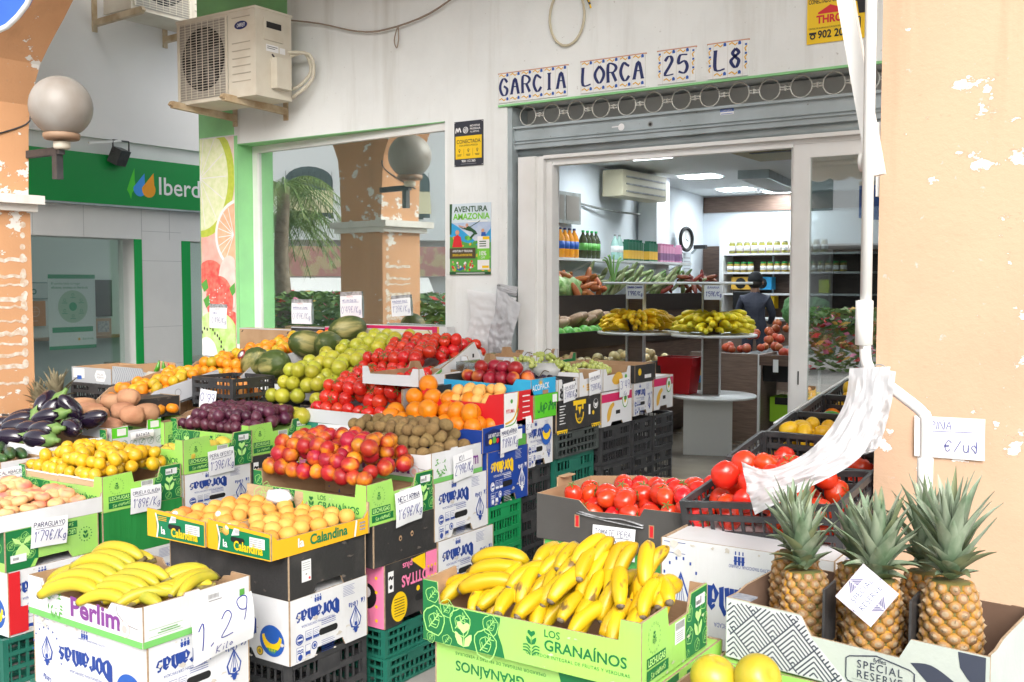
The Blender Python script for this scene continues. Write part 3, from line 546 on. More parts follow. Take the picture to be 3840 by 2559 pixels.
# ------------------------------------------------------------------ air conditioners
def ac_unit(label, loc, rz):
    t = thing("air_conditioner", label, "air conditioner", loc, rz, "outdoor air conditioning units")   # local: x width .78, front at y=0, body to y=.32
    m = MB(); m.box(0, .78, .0, .32, 0, .56); m.box(-.006, .786, -.006, .326, .56, .575); m.build("casing", CREAM, t)
    m = MB(); F = Face(m, (.27, -.001, .29), (1, 0, 0), (0, 0, 1)); F.rect(-.25, -.265, .25, .25, 2, 1); F.circ(0, 0, .215, 0, 2, n=36)
    for k in range(5):
        a = k * 1.2566; F.poly([(.05 * math.cos(a), .05 * math.sin(a)), (.20 * math.cos(a - .12), .20 * math.sin(a - .12)), (.205 * math.cos(a + .45), .205 * math.sin(a + .45)), (.06 * math.cos(a + .8), .06 * math.sin(a + .8))], 1, 3)
    F.circ(0, 0, .06, 1, 4); m.build("fan", [DARK, mat("fan_grey", (.10, .095, .09), .5), mat("coil_fins", (.36, .34, .30), .6)], t)
    m = MB()
    for k in range(29): m.box(.02, .52, -.013, -.010, .032 + k * .0178, .0352 + k * .0178)
    for k in range(9): m.box(.035 + k * .058, .038 + k * .058, -.010, -.006, .03, .54)
    for r_ in (.03, .515): m.box(r_ - .01, r_ + .005, -.014, -.004, .026, .545)
    m.build("fan_grille", CREAM, t)
    for z in [.10 + k * .05 for k in range(6)] + [.515]: MB().box(.56, .73, -.004, .0, z, z + .005).build("rib", mat("shadow_cream", (.45, .41, .33), .5), t)  # ribs in a darker cream than the casing
    m = MB(); F = Face(m, (.645, -.001, .465), (1, 0, 0), (0, 0, 1)); F.circ(0, 0, .062, 0, 1, ry=.027, n=24); F.hand("Carrier", 0, -.011, .022, 1, 3, .12, 0, .55, sl=.25, wob=0); m.build("badge", [NAVY, WHITEP], t)
    m = MB(); m.box(.781, .788, .07, .24, .37, .51); m.box(.788, .79, .09, .22, .45, .49, 1); m.build("service_panel", [CREAM, DARK], t); MB().box(.781, .84, .13, .26, .06, .26).build("valve_cover", CREAM, t)
    m = MB(); F = Face(m, (.7815, .06, .3), (0, 1, 0), (0, 0, 1)); F.rect(.03, .0, .14, .045, 0); F.rect(.04, .03, .13, .034, 1, 2); F.rect(.04, .018, .11, .022, 1, 2); F.rect(.15, .0, .2, .04, 0); m.build("rating_label", [WHITEP, BLACKP], t)
    return t
a2 = ac_unit("cream outdoor air conditioner with its fan facing out over the display window", (-2.48, -.46, 2.775), 0)
a1 = ac_unit("cream outdoor air conditioner at the top left on the office wall, cut by the frame", (-4.04, .317, 3.842), R(90)); a1.scale = (OK_,) * 3
def brackets(label, base, rz, xs):
    t = thing("wall_bracket", label, "bracket", base, rz, "brackets under the air conditioners")
    for x in xs:
        m = MB(); m.bar((x, 0, 0), (x, -.56, .02), .035, .045); m.box(x - .02, x + .02, -.012, 0, -.06, .36); m.bar((x, -.56, .02), (x, -.575, .03), .03, .03); m.build("bracket_arm", CREAMD, t)
    return t
brackets("pair of yellowed steel brackets carrying the air conditioner above the display window", (0, 0, 2.745), 0, (-2.42, -1.90))
b_ = brackets("pair of rusty steel brackets carrying the air conditioner on the office wall", (-4.553, .905, 3.783), R(90), (-.50, .12)); b_.scale = (OK_,) * 3
m = MB(); m.tube(curve([(-1.74, -.16, 3.06), (-1.62, -.10, 3.10), (-1.60, -.06, 2.98), (-1.68, -.1, 2.88), (-1.72, -.16, 2.86)]), .012, 8); m.tube(curve([(-1.74, -.18, 3.1), (-1.57, -.1, 3.08), (-1.57, -.08, 2.92), (-1.70, -.14, 2.80)]), .012, 8)
tag(m.build("refrigerant_pipes", mat("pipe_lagging", (.62, .58, .47), .6)), "looped cream pipes beside the lower air conditioner", "pipe")
tag(MB().tube(curve([(-1.695, -.32, 3.06), (-1.69, -.24, 2.98), (-1.68, -.18, 2.9), (-1.70, -.14, 2.86)]), .006, 6).build("power_cable", BLK), "black power cable on the side of the lower air conditioner", "cable")
m = MB()
for k in range(3): m.tube(curve([(-2.74 + k * .05, -.02, 3.45), (-2.76 + k * .06, -.03, 3.2), (-2.70 + k * .05, -.05, 3.0), (-2.52, -.12, 2.86)]), .013, 8)
tag(m.build("refrigerant_pipes", mat("pipe_lagging", (1, 1, 1))), "bundle of cream pipes rising behind the lower air conditioner to the upper one", "pipe")
tag(MB().tube(curve([(-1.9, -.06, 3.37), (-1.55, -.03, 3.30), (-1.2, -.03, 3.20), (-.95, -.03, 3.18), (-.6, -.03, 3.23), (-.3, -.03, 3.36), (-.2, -.03, 3.46)]), .006, 6).tube(curve([(-.86, -.03, 3.185), (-.88, -.04, 3.10), (-.86, -.04, 3.05), (-.845, -.04, 3.1), (-.85, -.035, 3.185)]), .004, 6).build("wall_cable", mat("old_cable", (.28, .22, .17), .6)), "thin old cable sagging across the white wall", "cable")
m = MB(); m.tube([(.40 + .115 * math.cos(a * .21 + 1.75) , -.035, 3.07 + .165 * math.sin(a * .21 + 1.75)) for a in range(29)], .0075, 8, 0)
m.tube(curve([(.46, -.03, 3.24), (.52, -.04, 3.17), (.56, -.05, 3.11)]), .006, 6, 1); m.tube(curve([(.46, -.03, 3.24), (.53, -.045, 3.17), (.565, -.05, 3.09)]), .005, 6, 2)
tag(m.build("cable_coil", [mat("cream_cable", (.55, .50, .36), .5), BLK, YEL]), "hanging loop of cream cable with bare black ends above the door tiles", "cable")
# ------------------------------------------------------------------ shop interior
t = thing("interior_wall", "pale blue-white left interior wall of the shop with a projecting column", "wall")
m = MB(); m.add([(-2.45, .3, 0), (-2.718, 5.6, 0), (-3.52, 11.1, 0), (-2.45, .3, 3), (-2.718, 5.6, 3), (-3.52, 11.1, 3)], [(0, 1, 4, 3), (1, 2, 5, 4)]); m.build("plaster", INW, t)
MB().box(-2.98, -2.70, 7.6, 8.0, 0, 3).build("column", mat("column_paint", (.62, .64, .66), .7), t)
t = thing("interior_wall", "back interior wall of the shop with brown bands", "wall"); MB().box(-4, 4.2, 11.1, 11.2, 0, 3).build("plaster", INW, t)
MB().box(-3.5, 4.2, 11.06, 11.1, 2.72, 2.98).box(-3.5, 4.2, 11.06, 11.1, .0, 2.16).build("brown_band", DWOOD, t)
t = thing("interior_wall", "right interior wall of the shop", "wall"); MB().box(4.2, 4.3, .3, 11.1, 0, 3).build("plaster", INW, t)
t = thing("shop_ceiling", "grey suspended ceiling of the shop with an ochre vent panel", "ceiling"); MB().add([(-2.47, .3, 3.0), (4.3, .3, 3.0), (4.3, 11.2, 3.0), (-3.54, 11.2, 3.0), (-2.74, 5.6, 3.0), (-2.47, .3, 3.08), (4.3, .3, 3.08), (4.3, 11.2, 3.08), (-3.54, 11.2, 3.08), (-2.74, 5.6, 3.08)], [(4, 3, 2, 1, 0), (5, 6, 7, 8, 9), (0, 1, 6, 5), (3, 4, 9, 8), (4, 0, 5, 9), (1, 2, 7, 6), (2, 3, 8, 7)]).build("ceiling_panel", INC, t)
m = MB(); m.box(-.88, .2, 5.6, 6.6, 2.975, 3.0, 0); m.box(-.7, .2, 5.75, 5.85, 2.97, 2.975, 1); m.build("vent", [mat("vent_ochre", (.30, .25, .12), .6), DARK], t)
LED = emit("led_panel", (.90, .97, 1.0), 25)
for (x, y) in ((-1.85, 5.55), (-2.22, 7.95), (-2.53, 10.05), (-2.05, 11.0 - .25), (.9, 5.2), (.9, 8.0), (-1.45, 3.15), (.9, 2.6)):  # the last four panels are unseen, added to brighten the interior
    l = {0: "nearest", 1: "middle", 2: "farthest"}
    i = [(-1.85, 5.55), (-2.22, 7.95), (-2.53, 10.05), (-2.05, 10.75), (.9, 5.2), (.9, 8.0), (-1.45, 3.15), (.9, 2.6)].index((x, y))
    lab = ["square lit LED panel nearest the doorway, cut by the door frame", "square lit LED panel in the middle of the ceiling, beside the vent", "square lit LED panel farthest back, over the brown band", "LED panel cut by the sliding door edge at the back", "LED panel hidden behind the glass door, front", "LED panel hidden behind the glass door, rear", "front LED panel of the left row, hidden by the door head", "front LED panel of the right row, hidden by the door head"][i]
    t = thing("ceiling_light", lab, "ceiling light", (x, y, 2.99), 0, "lit ceiling panels"); MB().box(-.25, .25, -.18, .18, -.006, 0).build("diffuser", LED, t); m = MB()
    for a in (-1, 1): m.box(-.27, .27, a * .19 - .01, a * .19 + .01, -.01, .005); m.box(a * .26 - .01, a * .26 + .01, -.18, .18, -.01, .005)
    m.build("frame", WLAM, t)
t = thing("fluorescent_fixture", "unlit mirrored strip light on the shop ceiling", "ceiling light", (-1.5, 8.7, 2.94), R(8)); MB().box(-.2, .2, -1.1, 1.1, -.05, .06).build("housing", METAL, t); m = MB()
for k in range(16): m.box(-.17, .17, -1.05 + k * .14, -1.04 + k * .14, -.06, -.05)
m.build("louvre", WHITEP, t)
t = thing("indoor_air_conditioner", "yellowed indoor air conditioner high on the left shop wall", "air conditioner", (-2.60, 6.1, 2.62)); m = MB(); m.box(-.12, .16, 0, 1.25, 0, .32); m.build("casing", mat("yellowed_plastic", (.50, .46, .33), .5), t); m = MB()
for k in range(3): m.box(.16, .168, .1, 1.2, .05 + k * .09, .07 + k * .09)
m.build("louvre", METALD, t)
t = thing("interior_window", "small grey sliding window in the left shop wall", "window", (-2.63, 4.62, 2.23)); m = MB(); m.box(0, .04, 0, .72, 0, .36); m.build("frame", METALD, t); m = MB(); m.box(.041, .045, .05, .33, .04, .32); m.box(.041, .045, .38, .67, .04, .32); m.build("pane", mat("frosted_dark_pane", (.22, .20, .18), .3), t)
tag(MB().tube(curve([(-2.66, 5.3, 2.5), (-2.69, 5.8, 2.47), (-2.72, 6.6, 2.45), (-2.76, 7.2, 2.46)]), .014, 6).build("wall_pipe", METALD), "grey pipe running along the left shop wall under the air conditioner", "pipe")
t = thing("wall_clock", "round dark rimmed clock on the shop wall", "clock", (-3.16, 9.55, 2.22), R(-8)); m = MB(); m.tube([(.03, .17 * math.cos(a * .2618), .17 * math.sin(a * .2618)) for a in range(24)], .028, 8, 0, True); m.build("rim", DARK, t)
m = MB(); F = Face(m, (.02, 0, 0), (0, 1, 0), (0, 0, 1)); F.circ(0, 0, .16, 0, 1); F.stroke([(0, 0), (.0, .11)], .012, 1, 2); F.stroke([(0, 0), (.07, -.03)], .014, 1, 3); m.build("dial", [WHITEP, BLACKP], t)
t = thing("security_camera", "small dark camera on the wall by the clock", "camera", (-3.28, 10.2, 2.12)); MB().box(0, .2, -.04, .04, -.03, .03).build("body", DARK, t); MB().bar((-.05, 0, -.1), (.05, 0, 0), .03, .03).build("mount", METAL, t)
t = thing("wall_notice", "grey paper notice under the clock", "notice", (-3.2, 9.7, 1.6), R(-8)); m = MB(); m.box(.01, .014, -.12, .12, 0, .42, 0)
for k in range(6): m.box(.0141, .015, -.09, .09, .05 + k * .055, .07 + k * .055, 1)
m.build("sheet", [mat("dim_paper", (.5, .54, .58), .7), GREYP], t)
# wall shelf with bottles
t = thing("wall_shelf", "long white wall shelf holding drinks", "shelf", (-2.62, 3.6, 1.80), R(3)); MB().box(0, .30, 0, 4.9, 0, .03).build("board", WLAM, t)
for k in range(4): MB().bar((.02, .3 + k * 1.4, -.12), (.28, .3 + k * 1.4, -.005), .02, .02).build("bracket", WLAM, t)
def bottle(name, label, body, cap, lab, h, r, group):
    t = thing(name, label, "bottle", (0, 0, 0), 0, group); m = MB(); m.lathe([(r * .8, 0), (r, .015), (r, h * .3), (r * .93, h * .38), (r, h * .46), (r, h * .62), (r * .75, h * .74), (r * .3, h * .88), (r * .28, h * .94)], 12); m.build("body", body, t)
    m = MB(); m.lathe([(r * .34, h * .93), (r * .34, h), (r * .2, h)], 10); m.build("cap", cap, t); m = MB(); m.lathe([(r * 1.015, h * .3), (r * 1.015, h * .55)], 12); m.build("label_band", lab, t); return t
wat = mat("water_bottle_plastic", (.48, .60, .72), .15, spec=.8); org = mat("orange_soda", (.75, .30, .02), .2); grn = mat("green_bottle", (.02, .20, .05), .15); clr = mat("clear_green_glass", (.34, .55, .50), .12)
dk = mat("dark_soda", (.04, .05, .02), .2)
sets = [(bottle("water_bottle", "clear blue water bottle on the white wall shelf", wat, SKYB, SKYB, .34, .05, "water bottles on the wall shelf"), 6, 3.95, .105), (bottle("soda_bottle", "orange soda bottle on the white wall shelf", org, NAVY, BLUE, .34, .055, "orange soda bottles on the wall shelf"), 4, 4.75, .115),
        (bottle("soda_bottle", "dark soda bottle with green cap on the white wall shelf", dk, GREEND, LEAFG, .33, .055, "green capped bottles on the wall shelf"), 4, 5.32, .115), (bottle("glass_bottle", "clear green glass bottle standing alone on the white wall shelf", clr, METALD, WHITEP, .32, .05, "glass bottles on the wall shelf"), 2, 6.2, .13)]
for proto, n, y0, dy in sets:
    for k in range(n):
        o = proto if k == 0 else dup(proto); o.location = (-2.46 - (y0 + k * dy - 3.6) * .052, y0 + k * dy, 1.832)
def carton(label, c1, c2, group, h=.22):
    t = thing("juice_carton", label, "carton", (0, 0, 0), 0, group); MB().box(-.04, .04, -.04, .04, 0, h).build("body", c1, t); MB().box(-.041, .041, -.041, .041, h * .1, h * .55).build("label_band", c2, t); MB().box(-.04, .04, -.006, .006, h, h + .03).build("fold", c1, t); return t
for proto, n, y0, dy in ((carton("dark green juice carton with orange band on the wall shelf", mat("carton_green", (.02, .14, .08), .4), GOLD, "green juice cartons on the wall shelf", .24), 8, 6.55, .10), (carton("pink juice carton on the far end of the wall shelf", mat("carton_pink", (.55, .25, .38), .4), mat("carton_purple", (.2, .1, .2), .4), "pink juice cartons on the wall shelf"), 6, 7.62, .105)):
    for k in range(n):
        o = proto if k == 0 else dup(proto); o.location = (-2.46 - (y0 + k * dy - 3.6) * .052, y0 + k * dy + (.16 if k > 4 else 0), 1.832)
t = bottle("oil_bottle", "single dark bottle at the far end of the wall shelf", mat("dark_green_glass", (.02, .05, .02), .2), DARK, WHITEP, .24, .045, None); t.location = (-2.70, 8.35, 1.832)
# stepped produce display along the left wall
t = thing("produce_display", "dark stepped produce display along the left shop wall", "display stand", (0, 0, 0))
m = MB(); m.box(-2.4, -1.9, 2.6, 7.9, 0, 1.30); m.box(-1.9, -1.45, 2.6, 6.3, 0, .98); m.box(-1.45, -1.1, 2.6, 5.0, 0, .66); m.build("step", DWOOD, t)
m = MB(); m.box(-1.9, -1.87, 2.6, 7.9, 1.22, 1.42); m.box(-1.45, -1.42, 2.6, 6.3, .92, 1.08); m.box(-1.1, -1.07, 2.6, 5.0, .6, .76); m.build("front_board", mat("near_black_wood", (.03, .022, .018), .5), t)
def lump(name, mats, r, f=None, seg=10, ring=7): m = MB(); m.ball((0, 0, 0), r, seg, ring, 0, f); return m.build(name, mats)
def spread(proto, spots, label, cat, group, rot=True, sc_=(.85, 1.15)):
    tag(proto, label, cat, group)
    for i, p in enumerate(spots):
        o = proto if i == 0 else proto.copy()
        if i: col.objects.link(o)
        o.location = p
        if rot: o.rotation_euler = (rnd.uniform(0, 6.28), rnd.uniform(0, 6.28), rnd.uniform(0, 6.28)) if rot is True else rot()
        k = rnd.uniform(*sc_); o.scale = (k, k, k)
def wob(t, a): return 1 + .12 * math.sin(5 * a + 3 * t) + .07 * math.sin(9 * t)
spread(lump("lettuce", mat("lettuce_leaf", (.20, .38, .10), .5, (.42, .55, .25), 14, .6, rnd=.2), .14, wob, 14, 9), [(-2.12 + rnd.uniform(-.1, .1), 3.0 + k * .27, 1.45 + rnd.uniform(0, .1)) for k in range(6)], "pale green lettuce on the top step of the wall display", "lettuce", "lettuces on the wall display")
spread(lump("carrot_bunch", mat("carrot", (.55, .17, .04), .5, (.40, .12, .05), 20, rnd=.2), (.035, .035, .13)), [(-2.2 + rnd.uniform(-.15, .2), 4.1 + rnd.random() * .8, 1.42 + rnd.random() * .22) for k in range(26)], "orange carrot heaped on the wall display beside the lettuces", "carrot", "carrots on the wall display")
spread(lump("leafy_bunch", mat("leek_green", (.12, .24, .06), .5, (.45, .48, .28), 9, .4, rnd=.25), (.03, .03, .20)), [(-2.2 + rnd.uniform(-.2, .25), 5.0 + rnd.random() * 2.4, 1.44 + rnd.random() * .22) for k in range(46)], "leafy green bunch piled on the wall display", "leafy vegetable", "leafy bunches on the wall display", lambda: (rnd.uniform(-.5, .5), rnd.uniform(.3, 1.3), rnd.uniform(-.6, .6)))
spread(lump("dried_pepper", mat("dried_pepper", (.22, .03, .02), .5, (.30, .08, .03), 15, rnd=.3), (.03, .03, .10)), [(-2.1 + rnd.uniform(-.2, .25), 6.9 + rnd.random() * .9, 1.44 + rnd.random() * .2) for k in range(24)], "dark red pepper at the far end of the wall display", "pepper", "red peppers on the wall display")
spread(lump("sweet_potato_bag", mat("potato_bag", (.38, .24, .16), .5, (.5, .34, .24), 12, .3, rnd=.2), (.06, .06, .16)), [(-1.70 + rnd.uniform(-.06, .06), 2.7 + k * .095, 1.10 + rnd.uniform(0, .1)) for k in range(22)], "pinkish bag of roots on the middle step of the wall display", "bag of roots", "bags of roots on the wall display", lambda: (0, 1.1, rnd.uniform(-.2, .2)))
spread(lump("green_bag", mat("green_net", (.05, .38, .03), .45, (.2, .55, .1), 20, rnd=.2), (.075, .07, .07)), [(-1.50, 2.72 + k * .16, 1.06) for k in range(10)], "bright green bag along the edge of the middle step", "bag", "green bags on the wall display")
spread(lump("onion", mat("onion_skin", (.55, .40, .16), .4, (.66, .55, .30), 9, rnd=.2), .05), [(-1.28 + rnd.uniform(-.14, .14), 2.65 + rnd.random() * 2.0, .70 + rnd.random() * .15) for k in range(60)], "yellow onion on the lowest step of the wall display", "onion", "onions on the wall display")
t = thing("onion_crate", "blue printed crate on the lowest display step", "crate", (-1.10, 2.7, .55)); MB().box(0, .05, 0, .5, 0, .18).build("front_panel", BLUE, t); MB().box(.051, .054, .15, .35, .05, .14).build("label", YEL, t)
m = MB()
for k in range(9):
    a = rnd.uniform(-1.2, 1.2); m.tube(curve([(0, 0, 0), (0, .07 * math.sin(a), .15), (0, .17 * math.sin(a), .26 + .05 * math.cos(a)), (0, .26 * math.sin(a), .26 + .1 * math.cos(a))]), .009, 5)
o = m.build("leek_tops", mat("leek_leaf", (.22, .45, .12), .5)); o.location = (-1.95, 4.95, 1.5); tag(o, "forked green leek tops standing above the wall display", "leek")
# banana display stands
def banana_mesh(L=.17, r=.0185, bend=1.0, seg=8, n=9):
    m = MB(); P = []; Rr = []
    for i in range(n):
        s = i / (n - 1); a = bend * (s - .5); P.append((L / bend * (math.sin(a) + math.sin(bend / 2)), 0, L / bend * (math.cos(a) - math.cos(bend / 2))))
        Rr.append(r * (.32 if i == 0 else min(1, .55 + 2.1 * s) * (1 if s < .72 else 1 - 1.6 * (s - .72) ** 1.15)))
    m.tube(P, Rr, seg, 0, up=(0, 1, 0), lobe=.055 if seg > 9 else 0)
    d = (Vector(P[-1]) - Vector(P[-2])).normalized(); e = Vector(P[-1]); m.tube([e - d * .003, e + d * .003, e + d * .007], [r * .58, r * .50, r * .34], 8, 1)
    return m
BAN = mat("banana_skin", (.95, .60, .015), .42, (.88, .60, .02), 7, .06, 25, rnd=.12, lo=.42, hi=.72)
BANG = mat("banana_skin_greenish", (.88, .66, .02), .42, (.70, .64, .03), 6, .06, 25, rnd=.12, lo=.4, hi=.7)
TIP = mat("banana_tip", (.10, .075, .05), .7, (.2, .16, .11), 60)
def stand(label, loc, rz, seed, price, blabel, bm):
    rr = random.Random(seed); t = thing("display_stand", label, "display stand", loc, rz, "round tiered banana stands")
    for z in (.55, 1.09): MB().lathe([(.375, z - .022), (.38, z - .018), (.38, z - .004), (.375, z)], 40).build("disc", WLAM, t)
    MB().lathe([(.33, 1.53), (.335, 1.535), (.335, 1.548), (.33, 1.553)], 40).build("disc", WLAM, t)
    m = MB(); m.box(-.26, .17, -.02, .0, 0, .527); m.build("base_panel", WLAM, t); MB().box(.12, .14, -.0, .34, 0, .527).build("base_panel", LAM, t)
    for z0, z1 in ((.55, 1.068), (1.09, 1.53)): MB().box(-.09, .05, -.012, .012, z0, z1).build("column_panel", LAM, t); MB().box(.05, .062, -.09, .09, z0, z1).build("column_panel", WLAM, t); MB().box(-.105, -.09, -.09, .09, z0, z1).build("column_panel", WLAM, t)
    pt = thing("price_tag", price[0], "price tag", (0, 0, 0), 0, "price sheets on the banana stands"); M = Matrix.Translation(loc) @ Matrix.Rotation(rz, 4, 'Z')
    pt.location = M @ Vector((-.07, -.345, 1.40)); pt.rotation_euler = (0, 0, rz + R(8)); m = MB(); m.box(0, .155, 0, .002, 0, .125); m.build("sheet", PAPER, pt); m = MB(); F = Face(m, (0, -.001, 0), (1, 0, 0), (0, 0, 1))
    F.hand(price[1], .078, .095, .018, 0, 1, .14, fit=.13); F.hand(price[2], .078, .03, .04, 0, 1, .11, fit=.13); m.build("handwriting", INK, pt)
    bm0 = banana_mesh(.17, .025, 1.0, 8, 8); proto = bm0.build("banana", [bm, bm]); first = True
    for ring, (rad, z, n, tilt) in enumerate(((.30, .025, 34, .0), (.29, .07, 32, .12), (.26, .11, 28, .22), (.21, .145, 22, .35), (.15, .165, 14, .5))):
        for k in range(n):
            a = 6.2832 * k / n + rr.uniform(-.1, .1)
            o = proto if first else proto.copy()
            if not first: col.objects.link(o)
            first = False
            p = M @ Vector(((rad - .1) * math.cos(a), (rad - .1) * math.sin(a), 1.09 + z + rr.uniform(-.01, .015)))
            o.location = p; o.rotation_euler = (rr.uniform(-.5, .5), -.15 + tilt * .4 + rr.uniform(-.15, .15), a + rz + rr.uniform(-.35, .35)); o.scale = [rr.uniform(.9, 1.1)] * 3; tag(o, blabel, "banana", blabel.replace("yellow banana", "bananas").replace("greenish banana", "bananas"))
stand("left round white display stand heaped with yellow bananas", (-.90, 3.48, .004), R(20), 3, ("white price sheet under the top disc of the left banana stand", "BANANA CANARIA", "1'99€/Kg"), "yellow banana heaped around the left display stand", BAN)
stand("right round white display stand heaped with greenish bananas, red basket at its foot", (-.12, 3.42, .004), R(20), 4, ("white price sheet under the top disc of the right banana stand", "BANANA", "1'59€/Kg"), "greenish banana heaped around the right display stand", BANG)
# red bin, snack bag
t = thing("shopping_basket", "red plastic basket on the white disc at the foot of the banana stands", "bin", (-.40, 3.34, .556)); t.scale = (.88, .88, .6); m = MB(); V = [(-.17, -.13), (.17, -.13), (.17, .13), (-.17, .13)]
vs = [(x * .8, y * .8, 0) for x, y in V] + [(x, y, .42) for x, y in V] + [(x * 1.12, y * 1.12, .42) for x, y in V] + [(x * 1.14, y * 1.14, .55) for x, y in V] + [(x * 1.02, y * 1.02, .55) for x, y in V] + [(x * .75, y * .75, .05) for x, y in V]
fs = [(3, 2, 1, 0)]
for r_ in range(5): fs += [(r_ * 4 + i, r_ * 4 + (i + 1) % 4, r_ * 4 + 4 + (i + 1) % 4, r_ * 4 + 4 + i) for i in range(4)]
fs.append((20, 21, 22, 23)); m.add(vs, fs); m.build("body", mat("red_plastic", (.62, .012, .02), .35), t)
t = thing("snack_bag", "blue snack bag sticking up behind the red basket", "snack bag", (-.36, 3.75, .62), R(20)); m = MB(); m.tube(curve([(0, 0, 0), (0, 0, .1), (0, 0, .22)]), [.04, .06, .08, .09, .09, .09, .085, .08, .06], 10, flat=.3, up=(0, 1, 0)); m.build("pouch", SKYB, t); m = MB(); m.box(-.05, .05, -.032, -.03, .07, .15); m.build("label", GOLD, t)
# right island with red tomatoes
t = thing("produce_island", "brown laminate produce island with tomatoes inside the shop", "counter", (0, 0, 0)); MB().box(-.75, -.02, 4.35, 4.39, 0, .86).box(-.06, -.02, 4.39, 4.8, .0, .86).build("end_panel", LAM, t); MB().box(-.02, .9, 4.3, 4.34, .76, .86).build("front_board", DWOOD, t)
MB().box(-.7, 2.5, 4.4, 7.5, .6, .78).build("bed", DARK, t)
for x, y in ((-.03, 4.33), (.28, 4.33), (.55, 4.33)): MB().box(x - .012, x + .012, y - .012, y + .012, 0, .86).build("post", ALU, t)
MB().box(0, 1.2, 4.5, 5.2, .04, .08).build("lower_shelf", METAL, t)
for i, (x, z) in enumerate(((.12, .70), (.42, .73))): MB().box(x, x + .05, 4.29, 4.296, z, z + .12).build("price_card", WHITEP, t)
spread(lump("tomato", mat("tomato_dim", (.62, .075, .04), .3, (.5, .16, .05), 6, rnd=.15), .045), [(-.55 + rnd.random() * 1.4, 4.5 + rnd.random() * 1.8, 0) for k in range(80)], "red tomato heaped on the brown island inside the shop", "tomato", "tomatoes on the island inside the shop")
for o in bpy.data.objects:
    if o.get("group") == "tomatoes on the island inside the shop": o.location.z = .84 + (o.location.y - 4.5) * .14 + rnd.uniform(0, .04)
t = thing("lime_crate", "lime green cardboard crate on the low shelf of the island", "crate", (.02, 4.5, .2)); MB().box(0, .36, 0, .3, 0, .24).build("carton", mat("lime_card", (.34, .66, .03), .6), t); MB().box(.05, .31, -.003, 0, .17, .24).build("handle_slot", DARK, t)
spread(lump("cabbage", mat("kale", (.05, .20, .05), .6, (.12, .30, .10), 22, .8), .15, wob, 14, 10), [(.0, 5.4, 1.22), (.12, 5.6, 1.25), (-.1, 5.6, 1.27)], "curly green cabbage at the back of the tomato island", "cabbage", "cabbages on the island")
spread(lump("aubergine", mat("aubergine_dim", (.02, .02, .03), .25), (.05, .05, .12)), [(.3 + rnd.random() * .5, 5.3 + rnd.random() * .4, 1.06 + rnd.random() * .1) for k in range(12)], "dark vegetable beside the cabbages on the island", "aubergine", "dark vegetables on the island")
# back shelving
t = thing("back_shelving", "white shelving unit with jars on the brown back wall", "shelving", (0, 0, 0)); BY = 10.7
MB().box(-3.02, -2.96, BY - .1, 11.05, .2, 2.42).build("side_panel", WLAM, t)
for z in (2.02, 1.72, 1.38): MB().box(-2.96, -.6, BY - .05, 11.05, z - .03, z).build("shelf_board", WLAM, t)
for x in (-2.2, -1.3): MB().box(x - .012, x + .012, BY + .12, BY + .15, 1.0, 2.02).build("upright", METAL, t)
def jar(label, c, cap, group, h=.16):
    t = thing("glass_jar", label, "jar", (0, 0, 0), 0, group); m = MB(); m.lathe([(.045, 0), (.052, .01), (.052, h * .75), (.04, h * .85)], 10); m.build("body", c, t); m = MB(); m.lathe([(.045, h * .84), (.045, h), (.03, h)], 10); m.build("lid", cap, t); m = MB(); m.lathe([(.053, h * .2), (.053, h * .6)], 10); m.build("label_band", WHITEP, t); return t
p1 = jar("olive jar with white label on the upper back shelf", mat("olive_glass", (.25, .24, .05), .2), mat("jar_lid", (.5, .5, .42), .3), "jars on the upper back shelf", .2); p2 = jar("small amber jar on the lower back shelf", mat("amber_glass", (.35, .26, .05), .2), GREENS, "jars on the lower back shelf")
for i in range(13): o = p1 if i == 0 else dup(p1); o.location = (-2.85 + i * .125, BY + .02, 2.022)
for i in range(16): o = p2 if i == 0 else dup(p2); o.location = (-2.88 + i * .115 + (.1 if i > 3 else 0), BY + .02, 1.722)
for (x, z, c, l) in ((-2.85, 1.44, GOLD, "orange"), (-2.5, 1.44, SKYB, "light blue"), (-2.45, 1.14, YEL, "yellow")):
    t = thing("grocery_box", l + " printed grocery box on the back shelves", "box", (x, BY, z)); MB().box(0, .32, 0, .2, 0, .2).build("carton", c, t); m = MB(); m.lathe([(.09, 0), (.09, .004)], 12, 0); o = m.build("picture", DARK, t, loc=(.16, -.001, .1), rot=(R(90), 0, 0))
tag(MB().box(-1.42, -1.27, BY, BY + .1, 1.39, 1.6).build("lime_packet", mat("lime_packet", (.55, .62, .02), .5)), "lime yellow packet on the lowest back shelf", "packet")
t = thing("checkout_counter", "checkout counter with a grey scale at the back of the shop", "counter", (-2.4, 9.2, 0)); MB().box(0, 1.8, 0, .6, 0, 1.0).build("body", LAM, t); MB().box(-.03, 1.83, -.03, .63, 1.0, 1.03).build("top", WLAM, t)
t = thing("shop_scale", "dark scale on the checkout counter", "scale", (-2.35, 9.3, 1.03)); MB().box(0, .35, 0, .3, 0, .1).build("base", DARK, t); MB().box(.02, .3, .2, .24, .1, .36).build("display", DARK, t, rot=(R(8), 0, 0))
